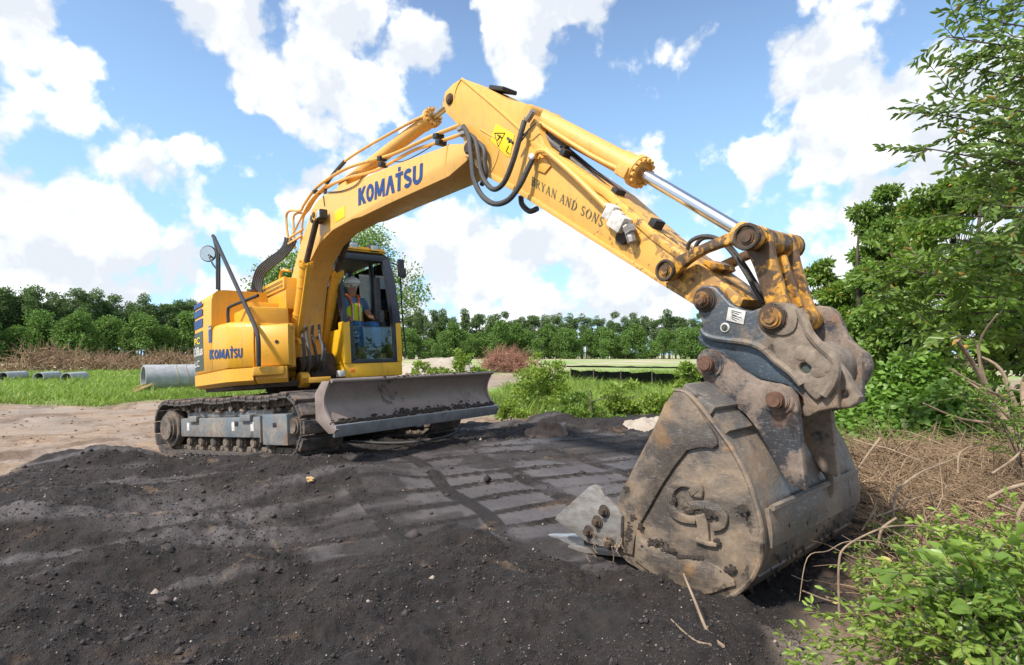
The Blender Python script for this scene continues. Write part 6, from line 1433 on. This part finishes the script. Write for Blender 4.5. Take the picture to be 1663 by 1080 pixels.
ed = [(0, 1), (1, 2), (2, 3), (3, 4), (4, 5), (5, 6), (2, 7), (7, 8), (8, 9), (9, 10), (2, 11), (11, 12), (12, 13), (13, 14), (0, 15), (15, 16), (16, 17), (17, 18), (0, 19), (19, 20), (20, 21), (21, 22)]
PE = empty('person'); PE.matrix_world = OPM @ Matrix.Translation(PO)
tag(PE, 'operator in white hard hat, sunglasses and yellow green safety vest seated in the excavator cab', 'person')
skin_body('body', jt, ed, 'skin', PE)
g = .012
def grow(idx, pairs, mat, name, extra=g, lv=2):
    mp = {k: i for i, k in enumerate(idx)}
    js = [(jt[k][0], tuple(r+extra for r in (jt[k][1] if hasattr(jt[k][1], '__len__') else (jt[k][1], jt[k][1])))) for k in idx]
    return skin_body(name, js, [(mp[a], mp[b]) for a, b in pairs], mat, PE, lv)
sj = [(jt[0][0], (.165, .13)), (jt[1][0], (.147, .118)), (jt[2][0], (.170, .122)), (J(.015, 0, .545), (.075, .075)), (jt[7][0], .078), (J(.075, -.228, .33), .064), (jt[11][0], .078), (J(.075, .228, .33), .064)]
skin_body('shirt', sj, [(0, 1), (1, 2), (2, 3), (2, 4), (4, 5), (2, 6), (6, 7)], 'shirt', PE)
vj = [(J(.02, 0, .10), (.172, .150)), (jt[1][0], (.160, .146)), (J(.0, 0, .44), (.172, .150)), (J(.012, -.08, .535), (.07, .085)), (J(.012, .08, .535), (.07, .085))]
vest = skin_body('safety_vest', vj, [(0, 1), (1, 2), (2, 3), (2, 4)], 'vest', PE)
for s in (-1, 1):
    for nm, m, w_, dx in (('orange_stripe', 'orange', .017, .0), ('reflective_stripe', 'hat', .009, .010)):
        b = Bm(); b.tube([(.02, s*.09, .60), (.10, s*.075, .54), (.150+dx, s*.055, .42), (.155+dx, s*.055, .28), (.162+dx, s*.055, .14)], [w_]*5, 6, 4); b.obj(nm, m, PE)
b = Bm(); b.tube([(.0, -.17, .13), (.12, -.14, .13), (.175, 0, .13), (.12, .14, .13), (.0, .17, .13)], .022, 6, 4); b.obj('orange_stripe', 'orange', PE)
pj = [(jt[0][0], (.160, .125)), (jt[15][0], .107), (jt[16][0], .084), (J(.52, -.13, -.30), .062), (jt[19][0], .107), (jt[20][0], .084), (J(.52, .14, -.30), .062)]
skin_body('jeans', pj, [(0, 1), (1, 2), (2, 3), (0, 4), (4, 5), (5, 6)], 'jeans', PE)
for y in (-.13, .14): b = Bm(); b.box((.46, y-.05, -.46), (.72, y+.05, -.36), .03); b.box((.46, y-.05, -.40), (.57, y+.05, -.26), .03); b.obj('boot', 'stick', PE)
hy = -.012
b = Bm(); b.sph((.065, 0, .775), .118, (1.12, .95, .80), 24, 14); b.cyl((.075, 0, .755), (.075, 0, .768), .145, .135, 28, .004); b.tube([(-.06, 0, .83), (.065, 0, .875), (.19, 0, .825)], .012, 8, 4)
b.obj('hard_hat', 'hat', PE)
b = Bm(); b.box((.128, -.068, .712), (.158, -.008, .742), .010); b.box((.128, .008, .712), (.158, .068, .742), .010); b.tube([(.05, -.08, .735), (.14, -.066, .735), (.152, 0, .735), (.14, .066, .735), (.05, .08, .735)], .005, 6, 3); b.obj('sunglasses', 'black', PE)
b = Bm(); b.sph((.158, 0, .695), .014, (1, .9, 1.6), 10, 8); b.sph((.13, 0, .662), .018, (.9, 1.5, .45), 10, 8); b.sph((.045, -.082, .71), .02, (.8, .4, 1.4), 8, 6); b.sph((.045, .082, .71), .02, (.8, .4, 1.4), 8, 6); b.obj('face_features', 'skin', PE)
# hands: palm with five curled fingers around the levers
for sy, hb in ((-1, (.36, -.19, .17)), (1, (.36, .26, .19))):
    b = Bm(); x, y, z = hb; b.box((x-.04, y-.018, z-.045), (x+.035, y+.018, z+.045), .015)
    for k in range(4):
        zz = z+.034-k*.022; ln = (.9, 1, .95, .8)[k]; b.tube([(x+.03, y, zz), (x+.062*ln, y+sy*.008, zz), (x+.068*ln, y+sy*.04, zz-.002), (x+.04, y+sy*.055, zz-.004)], [.011, .010, .009, .007], 8, 3)
    b.tube([(x-.02, y, z+.03), (x, y+sy*.035, z+.055), (x+.03, y+sy*.05, z+.05)], [.013, .011, .009], 8, 3)
    b.obj('hand', 'skin', PE)
b = Bm(); b.tube([(.02, -.11, .32), (.18, -.02, .16), (.14, .12, .06)], .012, 6, 4); b.obj('seat_belt', 'black', cab) if False else b.bm.free()
# ================================================================== RIGHT BANK: trees, vines, dry brush, sticks, weeds
def DP(px, py, depth): return CAM+ray(px, py)*depth
def spray(limbs, rg, tw_len, leaf, n_tw, leaf_gap, wander=.35, droop=.25):
    """leafy twigs along limbs (lists of points); returns twig paths and leaf positions/directions"""
    tw = []; LP = []; LD = []
    for L_ in limbs:
        P = smooth_path(L_, 5); n = len(P)
        for q in range(int(n_tw*len(L_)/4)):
            t = rg.uniform(.15, 1)**.8; i = min(int(t*(n-1)), n-2); p = P[i]+(P[i+1]-P[i])*rg.uniform(); d0 = P[min(i+2, n-1)]-P[max(i-1, 0)]; d0 = d0/(np.linalg.norm(d0)+1e-6)
            d = d0*rg.uniform(.3, 1.)+rg.normal(size=3)*np.array([.7, .7, .5]); d /= np.linalg.norm(d); ln = tw_len*rg.uniform(.5, 1.3); k = 6; path = [p]
            for j in range(k):
                d = d+rg.normal(size=3)*wander/k; d[2] -= droop/k; d /= np.linalg.norm(d); path.append(path[-1]+d*ln/k)
            tw.append(path); m = int(ln/leaf_gap); pp = np.array(path)
            for j in range(m):
                s = (j+.8)/m*k; a = int(min(s, k-1)); w_ = s-a; pos = pp[a]*(1-w_)+pp[min(a+1, k)]*w_; dd = pp[min(a+1, k)]-pp[a]; dd /= np.linalg.norm(dd); up = np.array([0, 0, 1.])+rg.normal(size=3)*.35; sd_ = np.cross(dd, up); sd_ /= np.linalg.norm(sd_)
                LP.append(pos); LD.append(dd*.75+sd_*(1 if j % 2 else -1)*rg.uniform(.6, 1.0)+np.array([0, 0, -.15]))
            LP.append(pp[-1]); LD.append(dd)
    return tw, np.array(LP), np.array(LD)
def sprayed_tree(name, base, limbs, seed, tw_len, leaf, width, n_tw, gap, mat, label, cat, r0=.05, group=None, droop=.25):
    rg = np.random.default_rng(seed); base = np.array(base, float); e = empty(name, base); tag(e, label, cat, group)
    LL = [[np.array(p)-base for p in L_] for L_ in limbs]; tw, P, D = spray(LL, rg, tw_len, leaf, n_tw, gap, droop=droop)
    link('crown', leaves_mesh('crown', P, D, np.full(len(P), leaf), width, rg=rg, fold=.3), mat, e)
    b = Bm()
    for L_ in LL: b.tube(L_, [r0, r0*.6, r0*.2], 6, 4)
    b.obj('branches', 'bark', e); b = Bm()
    for t in tw: b.tube(t[::2]+[t[-1]], [leaf*.045, leaf*.02], 3, 1, cap=False)
    b.obj('twigs', 'bark', e, smooth=False); return e
# overhanging tree at the right edge
dp = 4.9; root = DP(1850, 640, dp); root[2] = hz_(root[0], root[1])
tr = DP(1840, 250, dp)
tips = [(1490,240,4.7),(1505,185,5.1),(1540,160,4.6),(1530,60,4.8),(1575,30,5.2),(1560,110,5.0),(1540,215,5.1),(1560,270,4.8),(1530,345,4.8),(1555,390,5.1),(1600,330,4.6),(1605,-20,4.9),(1640,60,4.6),(1600,200,5.0),(1620,260,4.7),(1640,140,5.1),(1650,350,4.9),(1620,400,4.6),(1655,200,4.6),(1660,20,5.2),(1680,290,4.8),(1670,110,4.8),(1590,90,4.9),(1580,300,5.0),(1690,380,5.0)]
limbs = []
for x, y, d_ in tips:
    yy = 575+(y-575)*.45; limbs.append([DP(1830, 250+(y-220)*.55, dp), DP((x+1830)/2+20, y+(30 if y < 330 else 5), (d_+dp)/2), DP(x+45, y+6, d_), DP(x+8, y, d_)])
OT = sprayed_tree('overhanging_tree', root, limbs, 5, .32, .092, .30, 10, .028, 'leaf_dark', 'near tree with slender pointed leaves leaning in from the right edge of the photo', 'tree', .014)
b = Bm(); b.tube([np.array([0, 0, -.2]), (tr-root)*.5+np.array([.05, 0, 0]), tr-root, (tr-root)*1.6], [.09, .075, .06, .03], 10, 5); b.obj('trunk', 'bark', OT)
# lower leafy boughs of a second tree at the right edge (bigger, yellower leaves)
root = DP(1840, 700, 5.6); root[2] = hz_(root[0], root[1])
limbs = [[DP(1820, 560, 5.6), DP(1730, (y+520)/2, 5.5), DP(x+60, y+8, d_), DP(x, y, d_)] for x, y, d_ in [(1440,470,5.8),(1470,440,5.4),(1500,500,5.6),(1520,420,5.9),(1560,450,5.2),(1480,530,5.9),(1540,540,5.3),(1600,400,5.6),(1640,450,5.2),(1600,520,5.6),(1660,400,5.6),(1650,560,5.2),(1700,480,5.2),(1590,580,5.8)]]
sprayed_tree('young_tree', root, limbs, 8, .42, .105, .42, 17, .036, 'leaf_near', 'young tree with broad bright leaves reaching out below the overhanging one', 'tree', .016)
# background trees on the bank
for nm, px, dist, h_, lob, nl, sz, m, lab, sd_ in (
    ('sweetgum_tree', 1450, 15, 4.2, [(1448,362,20,0),(1440,392,32,0),(1465,395,30,.5),(1425,425,30,0),(1455,430,38,0),(1482,420,30,0),(1440,465,36,0),(1400,480,20,0)], 15000, .11, 'leaf_mid', 'dark pointed sweetgum like tree rising highest behind the bank shrubs', 31),
    ('willow_tree', 1345, 16, 3.6, [(1322,462,18,0),(1335,450,14,0),(1355,480,26,0),(1312,490,14,0),(1330,510,34,0),(1372,500,34,0),(1365,540,38,0),(1320,560,34,0),(1400,540,34,0)], 13000, .12, 'leaf_near', 'feathery light green tree just right of the coupler', 32),
    ('maple_tree', 1400, 13, 3.5, [(1410,470,26,0),(1435,490,34,0),(1395,520,34,0),(1430,540,38,0),(1380,570,34,0),(1465,500,34,0),(1420,590,40,0)], 14000, .10, 'leaf_mid', 'rounded mid green tree between the feathery tree and the yellowish one', 33),
    ('locust_tree', 1560, 13, 4.6, [(1510,385,30,0),(1545,375,32,0),(1590,385,38,0),(1640,390,44,0),(1520,430,44,0),(1580,440,54,0),(1650,450,60,0),(1700,420,60,0),(1480,470,40,0)], 24000, .10, 'leaf_near', 'yellowish green bushy tree filling the skyline at the right', 34),
    ('thicket_tree', 1600, 9.5, 3.0, [(1480,520,46,0),(1540,510,50,0),(1610,520,60,0),(1680,520,60,0),(1500,570,50,.3),(1570,580,56,0),(1650,590,60,0),(1440,560,40,.5),(1720,600,70,0)], 26000, .085, 'leaf_mid', 'dense green thicket low on the right bank', 35),
    ('backdrop_tree', 1760, 11, 5, [(1720,300,90,0),(1800,380,120,0),(1740,480,90,0),(1850,250,120,0),(1720,560,80,0)], 9000, .12, 'leaf_mid', 'tree beyond the right edge of the photo, its leaves only grazing the frame', 36)):
    bs = adist(px, dist); leafy_tree(nm, bs, lobes_px(bs, dist, lob), nl, sz, .5, m, lab, trunk=(h_, .08), seed=sd_, droop=.1)
# broad leafy vine cover in front of the thicket
def vine_bank(poly, z, n, leaf, r0, r1, hmax, label, mat='leaf_vine', seed=3):
    rg = np.random.default_rng(seed); pl = poly; xs = [p[0] for p in pl]; ys = [p[1] for p in pl]; x = rg.uniform(min(xs), max(xs), n*4); y = rg.uniform(min(ys), max(ys), n*4); s = sdist(x, y, pl); k = s > 0; x, y, s = x[k][:n], y[k][:n], s[k][:n]
    top = hmax*np.clip(s/1.2, 0, 1)**.7*(1+.9*fbm(x, y, 1.1, 4, seed)); P = np.stack([x, y, height(x, y)+np.maximum(top, .03)*rg.uniform(.55, 1.05, len(x))], 1)
    D = rg.normal(size=P.shape); D[:, 2] = D[:, 2]*.4-.1; o = link('vine_cover', leaves_mesh('vine_cover', P, D, np.full(len(P), leaf), .7, rg=rg), mat); tag(o, label, 'vines', kind='stuff'); return o
def W2(px, dist): q = adist(px, dist); return (q[0], q[1])
vine_bank([W2(1370, 8.0), W2(1450, 7.6), W2(1560, 7.3), W2(1700, 7.4), W2(1780, 9.5), W2(1550, 10), W2(1400, 11), W2(1300, 12), W2(1280, 9.4), W2(1330, 8.4)], 0, 26000, .085, 3, 9, .85, 'bright green leafy vines covering the bank behind the bucket', seed=4)
vine_bank([W2(1380, 6.2), W2(1410, 6.0), W2(1450, 7.6), W2(1380, 8.2), W2(1345, 7.4)], 0, 3500, .07, 3, 9, .28, 'low green leaves at the foot of the vine bank beside the bucket', seed=6)
# pale dry litter on the bank
poly = [W2(1385, 6.4), W2(1500, 6.6), W2(1780, 6.4), W2(1760, 1.3), W2(1500, 1.35), W2(1420, 1.7), W2(1410, 2.3), W2(1420, 2.9), W2(1440, 3.4), W2(1450, 4.0), W2(1400, 4.6)]
def litter(n, L_, r, mat, z0, z1, label, seed, nm):
    rg = np.random.default_rng(seed); xs = [p[0] for p in poly]; ys = [p[1] for p in poly]; x = rg.uniform(min(xs), max(xs), n*5); y = rg.uniform(min(ys), max(ys), n*5); k = sdist(x, y, poly)+.25*fbm(x, y, 1.5, 3, 9) > 0; x, y = x[k][:n], y[k][:n]
    P = np.stack([x, y, height(x, y)+rg.uniform(z0, z1, len(x))], 1); curve_twigs(nm, P, len(P), L_, r, mat, label, 'twigs', .15, 'stuff', 6, .45, .25)
litter(9000, .26, .0017, 'twig', .0, .05, 'tangle of thin dry twigs and stems lying on the right bank', 3, 'dry_twigs')
poly_all = poly; poly = [W2(1385, 7.2), W2(1500, 7.6), W2(1780, 7.6), W2(1780, 3.0), W2(1480, 2.9), W2(1430, 3.4), W2(1450, 4.0), W2(1400, 4.6)]
litter(15000, .42, .0046, 'twig', .0, .10, 'pale straw like stems matted over the far part of the right bank', 13, 'dry_stems'); poly = poly_all
poly_all = poly; poly = [W2(1440, 7.0), W2(1780, 7.0), W2(1780, 2.6), W2(1560, 2.8), W2(1500, 3.6), W2(1470, 4.6)]
litter(520, .62, .0048, 'twig', .02, .20, 'longer bent dry branches over the tangle on the right bank', 4, 'dry_branches'); poly = poly_all
x = rng.uniform(6.3, 9.8, 9000); y = rng.uniform(-2.5, 5, 9000); k = sdist(x, y, poly) > 0; x, y = x[k], y[k]
P = np.stack([x, y, height(x, y)+.008], 1); D = rng.normal(size=P.shape); D[:, 2] *= .2
o = link('leaf_litter', leaves_mesh('leaf_litter', P, D, np.full(len(P), .032), .5, quad=True), 'twig'); tag(o, 'scattered dry brown leaves on the right bank', 'leaf litter', kind='stuff')
# single sticks one can pick out
def crop5(L): return [(1263+x/2.7, 680+y/2.7) for x, y in L]
def stick(L, depths, r, label, mat='stick', name='stick'):
    if not hasattr(depths, '__len__'): depths = [depths]*len(L)
    dd = np.interp(np.linspace(0, 1, len(L)), np.linspace(0, 1, len(depths)), depths); P = [DP(x, y, d) for (x, y), d in zip(L, dd)]
    r_m = max(r) if hasattr(r, '__len__') else r
    for p in P:
        h_ = hz_(p[0], p[1])
        if p[2] < h_+r_m: p[2] = h_+r_m*.6
    r = [q*.62 for q in r] if hasattr(r, '__len__') else r*.62
    base = P[0].copy(); b = Bm(); b.tube([p-base for p in P], r, 7, 5); o = b.obj(name, mat); o.location = base; tag(o, label, 'stick'); return o
stick([(1110, 932), (1128, 975), (1150, 1035), (1175, 1085)], [2.35, 1.9], [.006, .009, .010], 'pale snapped stick standing up from the black soil below the bucket')
stick([(1090, 1016), (1108, 1024), (1130, 1050), (1155, 1085)], [2.0, 1.8], [.004, .007], 'shorter bent stick beside the pale snapped one at the bottom edge')
stick(crop5([(270,860),(268,640),(300,560),(430,490),(520,470),(640,475),(790,520)]), [2.5, 2.5, 2.6, 2.7, 2.9], [.008, .007, .005], 'long hooped stick rising from the soil and arching right over the bank')
stick(crop5([(95,800),(130,610),(220,580),(300,540),(440,540),(560,600)]), [2.7, 2.8, 2.7], [.003, .004, .003], 'thin reddish twig arching from the soil under the hooped stick')
stick(crop5([(505,470),(510,380),(530,310),(620,240),(700,205),(790,170)]), [3.3, 3.4, 3.8], [.014, .012, .007], 'thick crooked branch bending right over the black soil spill')
stick(crop5([(370,490),(400,440),(435,385)]), 3.05, [.008, .013], 'thick broken stub leaning on the hooped stick')
stick(crop5([(440,560),(450,500),(470,470),(520,435)]), 2.9, [.010, .012, .009], 'gnarled peeling stub at the foot of the crooked branch')
stick(crop5([(430,430),(520,395),(600,350),(700,325)]), [3.2, 3.6], [.008, .006], 'slim branch crossing behind the crooked branch')
stick(crop5([(590,520),(640,450),(700,390),(740,290)]), [3.0, 3.6], [.006, .005], 'reddish twig leaning right above the black soil spill')
stick(crop5([(60,685),(120,710),(150,750)]), 2.9, .005, 'tiny twig lying on the soil beneath the bucket heel')
stick(crop5([(110,755),(200,790),(280,825)]), 2.75, .006, 'short tan twig on the soil, lower of the two by the bucket heel')
stick(crop5([(355,215),(400,150),(450,85)]), 4.3, [.012, .016], 'short straight stub pointing up right of the bucket back')
stick(crop5([(330,90),(400,112),(480,130),(560,160),(640,190)]), [4.6, 4.2], [.012, .010, .008], 'grey branch lying at the foot of the vines')
stick(crop5([(790,240),(800,150),(880,115),(1000,120)]), [3.7, 3.9], [.008, .007], 'curled tan branch in the litter near the right edge')
stick(crop5([(940,240),(1040,170),(1080,110),(1110,20)]), [3.5, 3.6], [.010, .012], 'branch slanting up at the right edge')
stick(crop5([(920,350),(1000,310),(1090,285)]), 3.1, [.014, .016], 'smooth pale forked branch at the right edge, upper prong')
stick(crop5([(920,350),(980,380),(1040,405)]), 3.1, [.012, .012], 'smooth pale forked branch at the right edge, lower prong')
stick(crop5([(1050,470),(1056,420),(1090,365)]), 2.9, [.012, .016], 'upright pale stub low at the right edge')
# broken shrub with bare stems
e = empty('broken_shrub', tuple(DP(1655, 712, 4.2))); e.location.z = hz_(e.location.x, e.location.y); tag(e, 'broken shrub with split bare brown stems at the right edge', 'shrub'); eb = np.array(e.location)
for L_, r_ in (([(1690,745),(1645,700),(1615,655),(1580,590),(1554,553)], [.030, .018, .012]), ([(1690,750),(1650,690),(1600,640),(1545,600)], [.026, .014, .008]), ([(1690,740),(1640,680),(1600,620),(1588,560)], [.028, .016, .010]), ([(1690,740),(1650,660),(1625,600),(1590,578)], [.024, .014, .008]), ([(1700,760),(1650,710),(1630,650),(1600,632),(1540,598)], [.02, .012, .006]), ([(1700,745),(1670,680),(1662,620),(1690,590)], [.03, .02, .01]), ([(1600,640),(1590,560),(1620,510)], [.010, .006]), ([(1640,690),(1560,680),(1500,655)], [.012, .006])):
    b = Bm(); b.tube([DP(x, y, 4.2+rng.uniform(-.15, .15))-eb for x, y in L_], r_, 7, 4); b.obj('stem', 'stick', e)
# foreground weeds at the bottom right
def weed(px, py, depth, tips, leaf, n, label, seed, mat='leaf_weed', width=.4):
    base = DP(px, py, depth); base[2] = max(base[2], hz_(base[0], base[1])); limbs = [[base, DP((px+x)/2, (py+y)/2-12, (depth+d_)/2), DP(x, y, d_)] for x, y, d_ in tips]
    return sprayed_tree('weed', base, limbs, seed, leaf*4.2, leaf, width, n, leaf*.5, mat, label, 'weed', .0035, droop=.15)
weed(1640, 1130, 1.75, [(1300,1078,1.9),(1340,1035,1.95),(1380,1010,1.9),(1330,1060,1.7),(1420,1000,1.8)], 0.028, 26, 'spreading weed with small bright leaves reaching leftmost over the black soil', 41)
weed(1700, 1010, 2.2, [(1370,912,2.6),(1420,925,2.5),(1450,905,2.5),(1400,940,2.3),(1470,950,2.2)], 0.026, 22, 'trailing weed with paired leaves just right of the bucket heel', 42)
weed(1680, 1100, 1.7, [(1480,960,1.9),(1520,930,1.9),(1540,990,1.7),(1500,1030,1.6),(1450,1060,1.6),(1560,1040,1.5)], 0.034, 26, 'leafy weed in the middle of the bottom right corner', 43)
weed(1740, 1000, 1.9, [(1540,885,2.2),(1580,870,2.1),(1600,900,2.0),(1640,880,1.9),(1660,930,1.8),(1560,920,2.0)], 0.036, 30, 'tallest leafy weed at the right edge above the broad leaved one', 44)
weed(1720, 1080, 1.6, [(1580,960,1.65),(1620,1000,1.6),(1600,1060,1.5),(1650,1040,1.5),(1660,980,1.6)], 0.037, 26, 'darker weed in the very corner at the bottom right', 45, 'leaf_near')
weed(1620, 1000, 1.75, [(1555,940,1.7),(1540,965,1.65),(1575,985,1.6),(1590,950,1.65)], 0.053, 9, 'weed with broad pale blue green leaves in the bottom right', 46, 'leaf_near', .6)
weed(1500, 860, 3.0, [(1400,880,3.0),(1430,900,2.9),(1460,880,2.9),(1395,905,2.8)], 0.025, 13, 'sparse green sprig between the sticks and the bucket', 47)
weed(1660, 760, 3.6, [(1560,640,3.7),(1600,650,3.6),(1630,640,3.6),(1650,690,3.5),(1610,660,3.9)], 0.043, 15, 'slender green shoots growing through the broken shrub', 48, 'leaf_near', .25)
